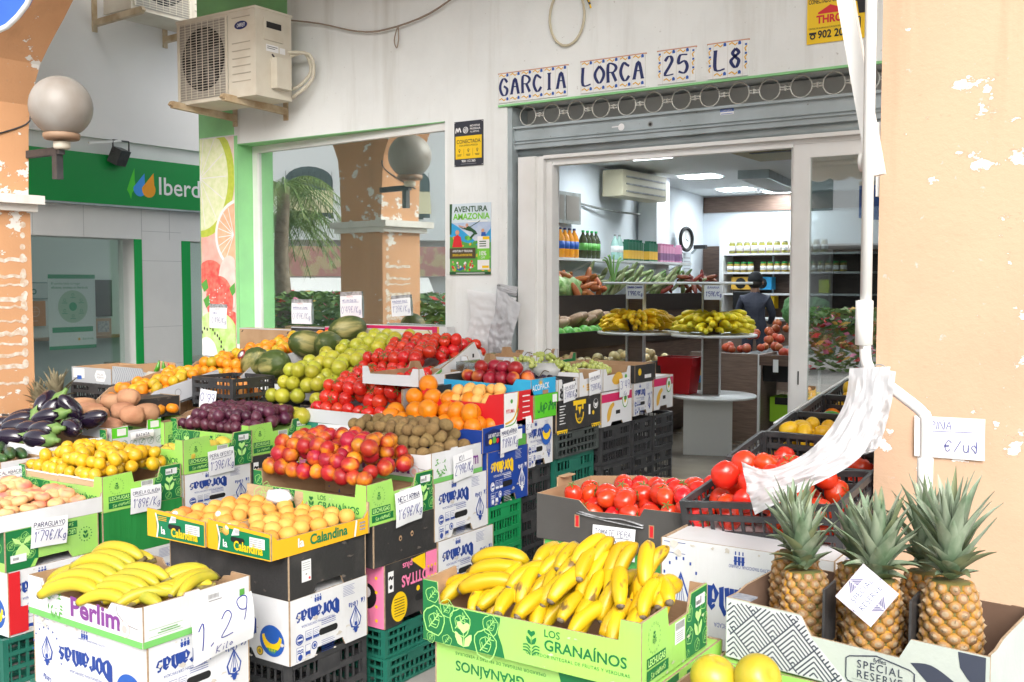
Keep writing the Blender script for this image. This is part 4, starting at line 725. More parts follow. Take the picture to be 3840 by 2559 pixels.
# shopkeeper seen from behind
sk = bpy.data.meshes.new("person"); J = [((0, 0, .95), .15), ((0, .01, 1.10), .145), ((0, .0, 1.26), .165), ((0, -.02, 1.38), .145), ((0, -.02, 1.45), .062), ((0, .01, 1.50), .058), ((0, .02, 1.58), .098), ((0, .02, 1.66), .10), ((0, .015, 1.72), .07),
  ((.17, -.01, 1.37), .078), ((.25, .02, 1.15), .058), ((.20, .22, 1.02), .042), ((.17, .30, 1.02), .035), ((-.17, -.01, 1.37), .078), ((-.25, .02, 1.15), .058), ((-.20, .22, 1.02), .042), ((-.17, .30, 1.02), .035),
  ((.10, 0, .90), .105), ((.11, .01, .50), .072), ((.11, -.02, .09), .048), ((.12, .12, .04), .04), ((-.10, 0, .90), .105), ((-.11, .01, .50), .072), ((-.11, -.02, .09), .048), ((-.12, .12, .04), .04)]
E_ = [(0, 1), (1, 2), (2, 3), (3, 4), (4, 5), (5, 6), (6, 7), (7, 8), (3, 9), (9, 10), (10, 11), (11, 12), (3, 13), (13, 14), (14, 15), (15, 16), (0, 17), (17, 18), (18, 19), (19, 20), (0, 21), (21, 22), (22, 23), (23, 24)]
sk.from_pydata([j[0] for j in J], E_, []); po = bpy.data.objects.new("person", sk); col.objects.link(po); po.modifiers.new("s", 'SKIN'); po.modifiers.new("u", 'SUBSURF').levels = 2; po.modifiers["u"].render_levels = 2
for i, v in enumerate(sk.skin_vertices[0].data): v.radius = (J[i][1], J[i][1]); v.use_root = i == 0
sk.materials.append(mat("dark_jacket", (.035, .04, .065), .8, (.05, .055, .08), 8, .3)); po.scale = (.97, .97, .965); po.location = (-1.72, 8.75, .004); po.rotation_euler = (0, 0, R(14)); tag(po, "shopkeeper seen from behind in a dark jacket and cap at the counter", "person")
m = MB(); m.ball((0, .012, 1.655), (.108, .115, .115), 16, 10); m.lathe([(.02, 1.62), (.112, 1.63), (.112, 1.66), (.03, 1.70)], 16, 0, (0, .012, 0)); m.build("cap", mat("dark_cap", (.012, .013, .016), .8), po); m = MB(); m.tube([(0, -.015, 1.44), (0, .005, 1.53)], [.064, .062], 14); m.ball((.105, .01, 1.60), (.012, .02, .032), 8, 6); m.ball((-.105, .01, 1.60), (.012, .02, .032), 8, 6); m.build("neck_and_ears", mat("person_skin", (.34, .19, .13), .6), po); MB().ball((0, -.01, 1.585), (.100, .10, .07), 14, 9).build("hair", mat("person_hair", (.02, .014, .01), .8), po)
# ------------------------------------------------------------------ the street opposite (seen in the panes)
t = thing("street_building", "white apartment building with arched balconies across the street", "building", (-21, -17.5, 0), R(-51))
BW = mat("opposite_white", (.90, .90, .90), .8)
m = MB(); F = Face(m, (-11, 0, 0), (1, 0, 0), (0, 0, 1))
m.box(-12, 12, .05, 6, 0, 7); m.box(-12, 12, -.5, .05, 2.9, 3.4); m.build("wall", BW, t, rot=(0, 0, R(180)))
m = MB()
for k in range(7):
    x = -10 + k * 3.1
    for z, w_ in ((3.6, 1.5),):
        P = [(x - w_ / 2, z), (x + w_ / 2, z), (x + w_ / 2, z + 1.2)] + [(x + w_ / 2 * math.cos(a * .314), z + 1.2 + .45 * math.sin(a * .314)) for a in range(1, 10)] + [(x - w_ / 2, z + 1.2)]
        m.add([(p[0], .045, p[1]) for p in P], [tuple(range(len(P)))], 0)
    m.add([(x + 1.55 + .28 * math.cos(a * .3927), .045, 4.6 + .7 * math.sin(a * .3927)) for a in range(16)], [tuple(range(16))], 0)
m.build("window", mat("opposite_glass", (.12, .16, .16), .2), t, rot=(0, 0, R(180)))
m = MB()
for k in range(7):
    x = -10 + k * 3.1; m.add([(x - .75, .02, 4.5), (x + .75, .02, 4.5), (x + .75, -.5, 3.75), (x - .75, -.5, 3.75)], [(0, 1, 2, 3)], 0)
    for j in range(9): m.box(x - .72 + j * .18, x - .71 + j * .18, .0, .02, 3.6, 5.1, 1)
m.build("balcony_awning", [mat("cream_awning", (.62, .56, .36), .7), DARK], t, rot=(0, 0, R(180)))
m = MB()
for k in range(60): m.box(-11.8 + k * .4, -11.6 + k * .4, -.5, -.42, 3.4, 3.62)
m.build("parapet_tooth", BW, t, rot=(0, 0, R(180)))
t2 = thing("shop_fascia", "pink spotted shop fascia lettered TERIA and MINIA across the street", "sign", (-20.6, -17.15, 1.75), R(-51)); m = MB(); m.box(-4, 9, 0, .1, 0, .95); m.build("board", mat("pink_spotted", (.62, .30, .26), .6, (.66, .5, .3), 3, lo=.48, hi=.56), t2, rot=(0, 0, R(180)))
m = MB(); F = Face(m, (0, -.001, 0), (1, 0, 0), (0, 0, 1)); F.text("TERIA", 4.2, .55, .28, 0, 1, bold=.02); F.text("MINIA", 4.2, .12, .28, 0, 1, bold=.02); m.build("lettering", WHITEP, t2, rot=(0, 0, R(180)))
t = thing("cafe_awning", "white cafe awning across the street", "awning", (-21.5, -13.0, 0), R(-51)); m = MB(); m.add([(-4, 0, 1.7), (5, 0, 1.7), (5, 2.0, 1.25), (-4, 2.0, 1.25)], [(0, 1, 2, 3)]); m.build("canvas", mat("white_canvas", (.78, .78, .76), .8), t)
for x in (-3.9, 4.9): MB().bar((x, 2.0, 0), (x, 2.0, 1.25), .05, .05).build("post", METAL, t)
def palm(label, loc, h, seed):
    rr = random.Random(seed); t = thing("palm_tree", label, "palm tree", loc, 0, None); m = MB(); m.tube([(.06 * math.sin(k), 0, h * k / 8) for k in range(9)], [.19 - .008 * k for k in range(9)], 10); m.build("trunk", mat("palm_trunk", (.22, .18, .13), .9, (.13, .1, .07), 12, .5), t); m = MB()
    for k in range(34):
        a = rr.uniform(0, 6.28); up = rr.uniform(.1, 1.2); L_ = rr.uniform(1.1, 1.7); P = [(math.cos(a) * L_ * s, math.sin(a) * L_ * s, h + up * .8 * s - (.95 + .5 * (1.2 - up)) * s * s) for s in [i / 9 for i in range(10)]]
        for i in range(1, 9):
            p = Vector(P[i]); d = (Vector(P[i + 1]) - p).normalized(); sd = Vector((-math.sin(a), math.cos(a), 0))
            for sg in (-1, 1):
                for q in (0, .5):
                    b = p + d * (.17 * q); e = b + sd * sg * .34 * (1 - .5 * i / 9) + d * .2 - Vector((0, 0, .16)); m.add([b - d * .018, b + d * .018, e], [(0, 1, 2)])
        m.tube(P, .012, 4)
    m.build("crown", mat("palm_leaf", (.10, .20, .04), .6, (.2, .26, .08), 3), t)
palm("taller palm tree before the white building across the street", (-15.8, -9.7, 0), 3.0, 5); palm("leaning palm tree beside the taller one across the street", (-14.2, -8.6, 0), 3.6, 6)
t = thing("street_lamp", "dark street lamp post across the street", "street lamp", (-14.6, -7.9, 0)); m = MB(); m.tube([(0, 0, 0), (0, 0, 5)], .07, 10); m.build("post", METALD, t); MB().lathe([(.05, 4.9), (.2, 5.1), (.2, 5.4), (.02, 5.55)], 12).build("lantern", DARK, t)
def leafmass(name, x0, x1, y0, y1, z0, z1, n, sz, seed, mats, fl=0):
    rr = random.Random(seed); m = MB()
    for i in range(n):
        c = Vector((rr.uniform(x0, x1), rr.uniform(y0, y1), z0 + (z1 - z0) * rr.random() ** .7)); a, b = rr.uniform(0, 6.28), rr.uniform(-1, 1); u = Vector((math.cos(a), math.sin(a), b * .5)) * sz; v = Vector((-math.sin(a) * .5, math.cos(a) * .5, .7)) * sz * rr.uniform(.5, 1)
        m.add([c - u, c + v * .6, c + u, c - v * .6], [(0, 1, 2, 3)], 1 + rr.randrange(3) if rr.random() < fl else 0)
    return m.build(name, mats)
HD = mat("hedge_leaf", (.07, .16, .03), .6, (.15, .26, .06), 3)
tag(leafmass("hedge", -16, -9, -9.4, -8.2, 0, 1.35, 5000, .10, 3, [HD, PINK, GOLD, RED], .06), "flowering green hedge across the street", "hedge")
tag(leafmass("hedge", -8, -1.0, -13.4, -12.2, 0, 1.1, 3500, .10, 4, [HD, PINK, GOLD, RED], .22), "low hedge with pink and orange flowers behind the viewer", "hedge")
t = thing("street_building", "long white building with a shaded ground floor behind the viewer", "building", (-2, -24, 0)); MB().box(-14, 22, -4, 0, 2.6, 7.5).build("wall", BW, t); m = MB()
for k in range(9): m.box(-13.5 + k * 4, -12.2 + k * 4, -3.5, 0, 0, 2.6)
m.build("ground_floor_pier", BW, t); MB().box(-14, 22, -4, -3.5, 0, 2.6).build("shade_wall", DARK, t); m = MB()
for k in range(9): m.box(-12.9 + k * 4, -11.2 + k * 4, .0, .03, 3.6, 5.4)
m.build("window", MATS["opposite_glass"], t)
# ------------------------------------------------------------------ cartons, trays and crates
# local frame of every box: right face x=0, front face y=0, base z=0; it is placed by its lower front right corner
KRAFT = mat("kraft_card", (.42, .27, .15), .85, (.36, .22, .12), 9, .15, 60, bstretch=(1, 1, 6))
KEDGE = mat("kraft_edge", (.40, .29, .19), .9, (.30, .21, .13), 60)
WCARD = mat("white_card", (.69, .70, .72), .6, (.55, .55, .54), 3.5, .12, 90, bstretch=(1, 1, .05), lo=.48, hi=.82, detail=9)
SCUFF = mat("scuffed_board", (.50, .46, .40), .9, (.62, .59, .54), 40); SCUFFG = mat("scuffed_green", (.42, .58, .26), .9, (.5, .5, .38), 40); SCUFFB = mat("scuffed_black", (.13, .11, .095), .9, (.06, .055, .05), 40)
GCARD = mat("grey_white_card", (.58, .60, .64), .65, (.52, .54, .58), 5, .12, 90, bstretch=(1, 1, .05))
LGREEN = mat("lime_green_card", (.34, .68, .11), .55, (.30, .54, .14), 4, .1, 90, bstretch=(1, 1, .05))
DGREEN = mat("dark_green_card", (.006, .17, .045), .5, (.01, .14, .04), 6)
LLINE = mat("lime_line_print", (.34, .68, .18), .5)
GREENC = mat("green_carton", (.02, .24, .05), .55, (.01, .17, .03), 8, .2, 60, bstretch=(1, 1, .05), stretch=(1, 1, .1))
MIDG = mat("mid_green_card", (.09, .42, .09), .55, (.08, .36, .08), 4, .15, 70, bstretch=(.05, 1, 1))
BCARD = mat("black_card", (.030, .029, .029), .55, (.075, .070, .066), 6, .15, 70, detail=9, lo=.5, hi=.8)
DCARD = mat("charcoal_card", (.075, .072, .068), .62, (.062, .058, .055), 6, .15, 90, bstretch=(1, 1, 8))
BLUEC = mat("royal_blue_card", (.012, .055, .32), .5, (.01, .045, .27), 5)
REDC = mat("red_card", (.60, .015, .022), .5)
PINKC = mat("magenta_card", (.62, .02, .12), .5)
CYANC = mat("cyan_card", (.02, .34, .66), .5, (.03, .42, .7), 8)
BGREENC = mat("bright_green_card", (.10, .55, .02), .5)
GPLAS = mat("green_crate_plastic", (.012, .12, .085), .45, (.018, .16, .11), 6, .06)
GPLAS2 = mat("bright_green_crate_plastic", (.008, .24, .075), .42, (.012, .28, .09), 6, .06)
PAPW = mat("crumpled_sticker", (.72, .73, .73), .6)
def scuffs(W_, D_, H_, mt, par, n, seed, s=.016):
    q = random.Random(seed); m = MB()
    for F, L_ in zip(faces(m, W_, D_), (D_, W_)):
        for k in range(n):
            u, v, r = q.uniform(.02, L_ - .03), q.choice((q.uniform(.01, H_ - .01), q.choice((.006, H_ - .008)))), q.uniform(.25, 1) * s
            F.poly([(min(L_ - .001, max(.001, u + r * q.uniform(.3, 1.6) * math.cos(a * .785))), min(H_ - .002, max(.001, v + r * q.uniform(.15, .7) * math.sin(a * .785)))) for a in range(8)], 0, 6)
    m.build("scuff", mt, par)
def faces(m, W_, D_): return Face(m, (0, 0, 0), (0, 1, 0), (0, 0, 1)), Face(m, (-W_, 0, 0), (1, 0, 0), (0, 0, 1))
def carton(W_, D_, H_, mt, par, notch=0, name="carton"):
    m = MB(); Fr, Ff = faces(m, W_, D_); e = .004; c = .003
    def prof(L_): return [(c, 0), (L_ * .3, 0), (L_ * .34, notch), (L_ * .66, notch), (L_ * .7, 0), (L_ - c, 0), (L_ - c, H_), (c, H_)] if notch else [(c, 0), (L_ - c, 0), (L_ - c, H_), (c, H_)]
    Fr.slab(prof(D_), .006, 0, 1, 1); Ff.slab(prof(W_), .006, 0, 1, 1)
    Face(m, (0, D_, 0), (-1, 0, 0), (0, 0, 1)).slab(prof(W_), .006, 0, 1, 1); Face(m, (-W_, D_, 0), (0, -1, 0), (0, 0, 1)).slab(prof(D_), .006, 0, 1, 1)
    m.box(-W_ + .007, -.007, .007, D_ - .007, H_ - .008, H_ - .003, 0); m.box(-W_ + .007, -.007, .007, D_ - .007, notch + .002, notch + .006, 2)
    for x, y in ((-c / 2, c / 2), (-W_ + c / 2, c / 2), (-c / 2, D_ - c / 2), (-W_ + c / 2, D_ - c / 2)): m.box(x - .0022, x + .0022, y - .0022, y + .0022, .002, H_ - .001, 1)
    return m.build(name, [mt, KEDGE, DARK], par)
def tray(W_, D_, H_, fp, rp, mt, inn, par, th=.006, name="tray", bp=None):
    """open box; fp / rp list the top edge (position, height) of the long front and short right walls"""
    m = MB(); Fr, Ff = faces(m, W_, D_)
    Ff.slab([(0, 0), (W_, 0)] + [(u, v) for u, v in reversed(fp)], th, 0, 1, 2); Fr.slab([(th, 0), (D_ - th, 0)] + [(min(max(u, th), D_ - th), v) for u, v in reversed(rp)], th, 0, 1, 2)
    Face(m, (0, D_, 0), (-1, 0, 0), (0, 0, 1)).slab([(0, 0), (W_, 0)] + [(u, v) for u, v in reversed(bp or fp)], th, 0, 1, 2)
    Face(m, (-W_, D_, 0), (0, -1, 0), (0, 0, 1)).slab([(th, 0), (D_ - th, 0)] + [(min(max(u, th), D_ - th), v) for u, v in reversed([(D_ - u, v) for u, v in reversed(rp)])], th, 0, 1, 2)
    m.box(-W_ + th + .001, -th - .001, th + .001, D_ - th - .001, .003, .008, 1)
    return m.build(name, [mt, inn, KEDGE], par)
def flat(L_, H_): return [(0, H_), (L_, H_)]
def box(name, label, cat="carton", group=None): return thing(name, label, cat, (0, 0, 0), 0, group)
USED = set()
def put(p, x, y, z, dims=None, base=None, label=None, rz=0, group=None, skip=()):
    """place a box by its lower front right corner; the first call moves the prototype, later ones copy it"""
    s = tuple(a / b for a, b in zip(dims, base)) if dims else None; x += rnd.uniform(-.003, .003); rz += rnd.uniform(-1.2, 1.2)
    if p.name in USED: o = dup(p, label=label, group=group, skip=skip)
    else:
        o = p; USED.add(p.name); KID[p] = [(c, kids(c)) for c in kids(p)]
        if label: o["label"] = label
        if group: o["group"] = group
    o.location = (x, y, z); o.rotation_euler = (0, 0, R(rz))
    if s: o.scale = s
    return o
# --- banana cartons with gothic lettering, standing upside down
DB = (.56, .39, .225)
def doramas(label, base, ink, word):
    t = box("banana_carton", label); bd = carton(*DB, base, t, .03); W_, D_, H_ = DB; pi = math.pi
    m = MB(); Fr, Ff = faces(m, W_, D_)
    Fr.hand("Doramas", .135, H_ * .80, .052, 1, 2, .24, pi, .78, sl=0, mod='black', tab=BL, smooth=False, wob=0); Ff.hand("Doramas", .265, H_ * .66, .062, 1, 2, .24, pi, .82, sl=0, mod='black', tab=BL, smooth=False, wob=0)
    m.build("gothic_lettering", [base, word], bd)
    m = MB(); Fr, Ff = faces(m, W_, D_)
    for F, u, k in ((Fr, .135, 1), (Ff, .265, 1.15)):
        F.text("PRODUCCION CERTIFICADA", u, (H_ * .565 if F is Fr else H_ * .36), .0085, 0, 2, rot=pi)
        for q in (-.012, 0, .012): F.poly([(u + q - .005, H_ * .93), (u + q + .005, H_ * .93), (u + q + .004, H_ * .86), (u + q - .004, H_ * .86)], 0, 2); F.rect(u + q - .002, H_ * .94, u + q + .002, H_ * .97, 0, 2)
        F.rect(u - .018, H_ * .885, u + .018, H_ * .895, 0, 2)
    Ff.text("CULTIVO TRADICIONAL CANARIO", .30, H_ * .86, .006, 0, 2, rot=pi)
    Fr.hand("Costa", .315, H_ * .64, .022, 0, 2, .17, pi, .62, sl=0, mod='black', tab=BL, smooth=False, wob=0); Fr.hand("Caleta", .262 + .03, H_ * .64 - .0, .022, 0, 2, .17, pi, .0001 + .0, sl=0, tab=BL) if False else None
    Fr.hand("Caleta", .355, H_ * .64, .022, 0, 2, .17, pi, .5, sl=0, mod='black', tab=BL, smooth=False, wob=0) if False else Fr.hand("Cal", .365, H_ * .66, .02, 0, 2, .17, pi, .5, sl=0, mod='black', tab=BL, smooth=False, wob=0)
    for k in range(7): Fr.rect(.262, H_ * (.78 + k * .026), .262 + .06 - (k % 3) * .006, H_ * (.785 + k * .026), 0, 2)
    def lantern(F, u, v, s):
        F.poly([(u, v + s), (u + s * .5, v + .2 * s), (u + s * .38, v - .25 * s), (u, v - .35 * s), (u - s * .38, v - .25 * s), (u - s * .5, v + .2 * s)], 0, 2); F.poly([(u, v + s * .86), (u + s * .4, v + .2 * s), (u + s * .3, v - .18 * s), (u, v - .27 * s), (u - s * .3, v - .18 * s), (u - s * .4, v + .2 * s)], 1, 3)
        for q in (-.3, -.1, .1, .3): F.stroke([(u, v + s * .84), (u + q * s, v - .22 * s)], s * .035, 0, 4)
        F.circ(u, v - .1 * s, s * .13, 0, 5, n=10); F.poly([(u - s * .2, v - .3 * s), (u + s * .2, v - .3 * s), (u + .08 * s, v - .62 * s), (u - .08 * s, v - .62 * s)], 0, 4); F.rect(u - s * .26, v - .42 * s, u + s * .26, v - .36 * s, 0, 5)
    lantern(Fr, .325, H_ * .30, .062); lantern(Ff, .07, H_ * .47, .06)
    Ff.hand("Costa", .07, H_ * .15, .02, 0, 2, .17, pi - .3, .6, sl=0, mod='black', tab=BL, smooth=False, wob=0)
    for k in range(11): a = -.2 + k * .33; Ff.rect(.07 + .075 * math.cos(a) - .003, H_ * .47 + .085 * math.sin(a) - .003, .07 + .075 * math.cos(a) + .003, H_ * .47 + .085 * math.sin(a) + .003, 0, 2)
    Ff.rect(.01, H_ * .88, .085, H_ * .885, 0, 2); Ff.rect(.01, H_ * .97, .085, H_ * .975, 0, 2)
    # certification marks on the short side
    Fr.circ(.045, H_ * .36, .019, 0, 2); Fr.circ(.045, H_ * .36, .015, 1, 3); Fr.circ(.045, H_ * .36, .0135, 0, 4); Fr.rect(.033, H_ * .345, .057, H_ * .375, 1, 5); Fr.text("IQNET", .045, H_ * .348, .0055, 0, 6, rot=pi)
    for k in (0, 1):
        u = .073 + k * .036; Fr.rect(u, H_ * .30, u + .03, H_ * .46, 0, 2); Fr.rect(u + .001, H_ * .35, u + .029, H_ * .455, 1, 3); Fr.text("AENOR", u + .015, H_ * .315, .006, 1, 3, rot=pi)
        for j in range(3): Fr.rect(u + .004, H_ * (.37 + j * .025), u + .026, H_ * (.376 + j * .025), 0, 4)
    Fr.rect(.03, H_ * .03, .062, H_ * .245, 0, 2); Fr.rect(.0312, H_ * .035, .0608, H_ * .24, 1, 3); Fr.circ(.046, H_ * .085, .011, 0, 4)
    for j in (0, 1): Fr.stroke(curve([(.033, H_ * (.15 + j * .035)), (.040, H_ * (.165 + j * .035)), (.047, H_ * (.15 + j * .035)), (.054, H_ * (.165 + j * .035)), (.06, H_ * (.15 + j * .035))]), .004, 0, 4)
    Fr.rect(.072, H_ * .06, .096, H_ * .245, 0, 2); Fr.rect(.073, H_ * .14, .095, H_ * .24, 1, 3); Fr.circ(.115, H_ * .19, .014, 0, 2, n=14); Fr.circ(.115, H_ * .19, .010, 1, 3, n=14); Fr.circ(.115, H_ * .19, .007, 0, 4, n=10)
    for j in range(7): Fr.rect(.150, H_ * (.03 + j * .03), .150 + .06 + .006 * (j % 2), H_ * (.036 + j * .03), 0, 2)
    for j in range(3): Fr.rect(.150, H_ * (.46 + j * .03), .222, H_ * (.468 + j * .03), 0, 2)
    m.build("small_print", [ink, base], bd)
    m = MB(); F = Face(m, (0, 0, 0), (0, 1, 0), (0, 0, 1))
    F.poly([(.185 + .035 * c + .012 * math.cos(a), H_ * .355 + .012 * math.sin(a)) for c, a in [(1, -1.57 + k * .39) for k in range(9)] + [(-1, 1.57 + k * .39) for k in range(9)]], 0, 2); m.build("hand_hole", DARK, bd)
    m = MB(); F = faces(m, W_, D_)[1]
    F.circ(.475, H_ * .33, .06, 0, 2, ry=.055, n=28); F.poly([(.475 + .048 * math.cos(a), H_ * .40 - .052 * abs(math.sin(a)) ** .9 * 1.0) for a in [math.pi * k / 14 for k in range(15)]] + [(.475 - .036 * math.cos(a), H_ * .42 - .030 * abs(math.sin(a))) for a in [math.pi * k / 14 for k in range(15)]], 1, 3)
    for q in (-.02, -.007, .007, .02): F.poly([(.475 + q - .006, H_ * .21), (.475 + q + .006, H_ * .21), (.475 + q * .4, H_ * .13)], 2, 3)
    F.circ(.415, H_ * .13, .017, 3, 3, n=14); F.circ(.415, H_ * .13, .012, 1, 4, n=14); F.circ(.415, H_ * .13, .008, 3, 5, n=10)
    m.build("banana_emblem", [BLUE, YEL, LEAFG, mat("emblem_brown", (.28, .2, .05), .5)], bd); scuffs(W_, D_, H_, SCUFF, bd, 9, 4)
    return t
dw = doramas("white banana carton upside down under the crate of long bananas, front of the stall", WCARD, mat("carton_blue_ink", (.02, .06, .30), .5), mat("carton_word_blue", (.015, .05, .26), .5))
def D(x, y, z0, z1, label, w_=.56, d=.39, rz=0, p=dw): return put(p, x, y, z0, (w_, d, z1 - z0), DB, label, rz)
D(.915, -3.30, .252, .478, "white banana carton upside down under the crate of long bananas, front of the stall", .585, .385)
D(.92, -2.738, .245, .47, "white gothic lettered banana carton under the black carton of the apricot trays")
D(.92, -1.945, .504, .741, "upper white banana carton beneath the kiwi crate", .58, .385); D(.92, -1.925, .268, .501, "lower white banana carton, second below the kiwi crate", .58, .385)
D(-.30, -2.195, .495, .688, "white gothic lettered banana carton under the pear crate"); D(-.30, -2.60, .17, .40, "white banana carton at the bottom below the dark green box")
D(-.30, -3.02, .19, .443, "white banana carton below the lettuce tray of flat peaches, with a red end", .56, .40)
D(.92, -1.26, .70, .918, "white banana carton below the bright green tray, emblem turned outwards", .56, .23)
D(2.62, -2.30, .40, .768, "tall white banana carton behind the pineapples", .53, .36); D(.92, -.20, .825, 1.0, "grey white banana carton between the two pink-banded cartons", .5, .245)
db = doramas("royal blue banana carton with yellow gothic lettering under the mandarin box", BLUEC, WHITEP, YEL); D(.92, -1.575, .577, .815, None, .56, .325, p=db)
m = MB(); F = Face(m, (.922, -1.26, .70), (0, 1, 0), (0, 0, 1)); F.circ(.165, .14, .045, 0, 4, ry=.05, n=24); F.poly([(.165 + .036 * math.cos(a), .155 - .04 * math.sin(a)) for a in [math.pi * k / 12 for k in range(13)]] + [(.165 - .027 * math.cos(a), .165 - .02 * math.sin(a)) for a in [math.pi * k / 12 for k in range(13)]], 1, 5); m.build("banana_sticker", [BLUE, YEL])
tag(bpy.data.objects["banana_sticker"], "round blue banana emblem on the white carton below the green tray", "emblem")
m = MB(); m.box(-.2985, -.296, -3.02, -2.975, .2, .44); m.box(-.2985, -.296, -2.975, -2.945, .2, .30); tag(m.build("red_tape", REDC), "wide red stripe on the corner of the carton under the peaches", "tape")
# --- lettuce trays
LB = (.60, .40, .155)
def doodle(F, u, v, s, mi, kind=0, l=2):
    n = 16; P = [(u + s * (1 + .09 * math.sin(5 * a) + .05 * math.sin(9 * a)) * math.cos(a), v + s * (1 + .09 * math.sin(5 * a + 1)) * math.sin(a) * (.95 if kind == 0 else 1.15)) for a in [6.2832 * i / n for i in range(n)]]
    F.stroke(P, s * .09, mi, l, True); F.stroke([(u - s * .5, v - s * .6), (u, v), (u + s * .5, v + s * .65)], s * .09, mi, l)
    for q in (-.3, .1, .45):
        c = (u + q * s * .8, v + q * s); F.stroke([c, (c[0] + s * .45, c[1] - s * .02)], s * .07, mi, l); F.stroke([c, (c[0] - s * .1, c[1] + s * .42)], s * .07, mi, l)
    if kind: F.stroke([(q[0] * .5 + u * .5 , q[1] * .5 + v * .5) for q in P], s * .06, mi, l, True)
def sprout(F, u, v, s, mi, l=3):
    F.poly([(u, v), (u + s * .42, v + s * .38), (u + s * .40, v + s * .60), (u + s * .22, v + s * .68), (u, v + s * .52), (u - s * .22, v + s * .68), (u - s * .40, v + s * .60), (u - s * .42, v + s * .38)], mi, l)
    for g in (-1, 1): F.poly([(u + g * .04 * s, v - s * .72), (u + g * .10 * s, v - s * .25), (u + g * .42 * s, v + .02 * s), (u + g * .55 * s, v + .05 * s), (u + g * .55 * s, v - .25 * s), (u + g * .36 * s, v - .62 * s)], mi, l)
    F.rect(u - .02 * s, v - .75 * s, u + .02 * s, v, mi, l)
def logo(F, u, v, s, mi, l=3):
    sprout(F, u, v + s * .25, s * .55, mi, l)
    for k in range(3):
        for g in (-1, 1): F.stroke(curve([(u + g * s * .06, v - s * (.35 + .18 * k)), (u + g * s * .25, v - s * (.18 + .17 * k)), (u + g * s * .5, v - s * (.22 + .15 * k))]), s * .07, mi, l)
def lettuce_tray(label, W_=LB[0], D_=LB[1], H_=LB[2]):
    t = box("lettuce_tray", label, "tray", "lime green lettuce trays")
    fp = [(0, H_), (.045, H_), (.05, H_ - .055), (W_ - .055, H_ - .048), (W_ - .05, H_), (W_, H_)]
    rp = [(0, H_), (.145, H_ + .004), (.155, H_ - .045), (.275, H_ - .043), (.29, H_ + .002), (D_, H_ + .004)]
    bd = tray(W_, D_, H_, fp, rp, LGREEN, KRAFT, t); m = MB(); Fr, Ff = faces(m, W_, D_)
    Ff.poly([(0, .001), (.245, .001), (.238, .03), (.225, .06), (.232, .09), (.232, H_ - .056), (.05, H_ - .056), (.044, H_ - .001), (0, H_ - .001)], 0, 1)
    Fr.poly([(.262, .001), (D_ - .007, .001), (D_ - .007, H_), (.292, H_), (.279, H_ - .045), (.262, H_ - .045), (.255, .06)], 0, 1); m.build("dark_panel", DGREEN, bd)
    m = MB(); Fr, Ff = faces(m, W_, D_)
    for u, v, s in ((.03, .12, .02), (.035, .055, .032), (.115, .065, .030), (.075, .093, .02), (.19, .025, .032), (.205, .075, .022), (.075, .012, .014), (.025, .01, .012)): doodle(Ff, u, v, s, 0, rnd.randrange(2))
    for u, v, s in ((.28, .11, .018), (.37, .12, .022), (.28, .055, .022), (.33, .02, .016), (.385, .03, .018), (.385, .075, .014), (.27, .012, .011)): doodle(Fr, u, v, s, 0, rnd.randrange(2))
    m.build("lettuce_drawing", LLINE, bd)
    m = MB(); Fr, Ff = faces(m, W_, D_); sprout(Ff, .125, .038, .045, 0); sprout(Fr, .335, .075, .045, 0); m.build("heart_sprout", mat("pale_lime_print", (.46, .78, .24), .5), bd)
    m = MB(); Fr, Ff = faces(m, W_, D_); logo(Ff, .32, .058, .045, 0); Ff.text("LOS", .355, .078, .017, 0, 2, al='L', bold=.01); Ff.text("GRANAÍNOS", .355, .046, .025, 0, 2, al='L', bold=.018, sx=1.02); Ff.text("OPERADOR INTEGRAL DE FRUTAS Y VERDURAS", .305, .027, .0078, 0, 2, al='L', sp=1.15, sx=.98)
    for k in range(18):
        a = k * .349 + .1; Fr.text("LOSGRANAINOSLOSGRA"[k], .07 + .031 * math.cos(-a), .108 + .031 * math.sin(-a) - .002, .0055, 0, 2, rot=-a - 1.57)
    logo(Fr, .07, .108, .022, 0)
    Fr.rect(.03, .042, .135, .066, 0, 2); Fr.rect(.03, .012, .152, .038, 0, 2); Fr.text("LECHUGAS", .082, .047, .0155, 1, 4, bold=.022, sx=.85); Fr.hand("sin chuminas", .090, .018, .013, 1, 4, .13, .05, .72, sl=.2, wob=0, seed=2)
    m.build("lettering", [DGREEN, mat("pale_lime_print", (.5, .8, .3)), WHITEP], bd)
    m = MB(); Fr, Ff = faces(m, W_, D_); Fr.rect(.19, .055, .25, .108, 0, 2)
    for k in range(9): Fr.rect(.194 + k * .006, .088, .1965 + k * .006, .106, 1, 3)
    for k in range(5): Fr.rect(.196, .060 + k * .005, .240, .0618 + k * .005, 2, 3)
    Fr.rect(.315, .115, .375, .142, 0, 4)
    for k in range(6): Fr.rect(.318 + k * .004, .12, .320 + k * .004, .13, 1, 5)
    Fr.rect(.345, .12, .35, .138, 1, 5); m.build("sticker", [PAPW, BLACKP, GREYP], bd); scuffs(W_, D_, H_ * .62, SCUFFG, bd, 6, 5, .010)
    return t
lt = lettuce_tray("lime green lettuce tray heaped with bananas at the front right")
def LT(x, y, z0, z1, label, w_=.6, d=.4, rz=0, flip=False):
    o = put(lt, x, y, z0, (w_, d, z1 - z0), LB, label, rz)
    if flip: o.rotation_euler.y = math.pi; o.location.z = z1; o.rotation_euler = (0, math.pi, 0); o.location.x = x - w_
    return o
LT(2.443, -3.15, .642, .797, "lime green lettuce tray heaped with bananas at the front right", .618, .365)
LT(.92, -2.35, .645, .802, "lime green lettuce tray filled with nectarines"); LT(-.30, -2.61, .595, .745, "lime green lettuce tray filled with yellow plums")
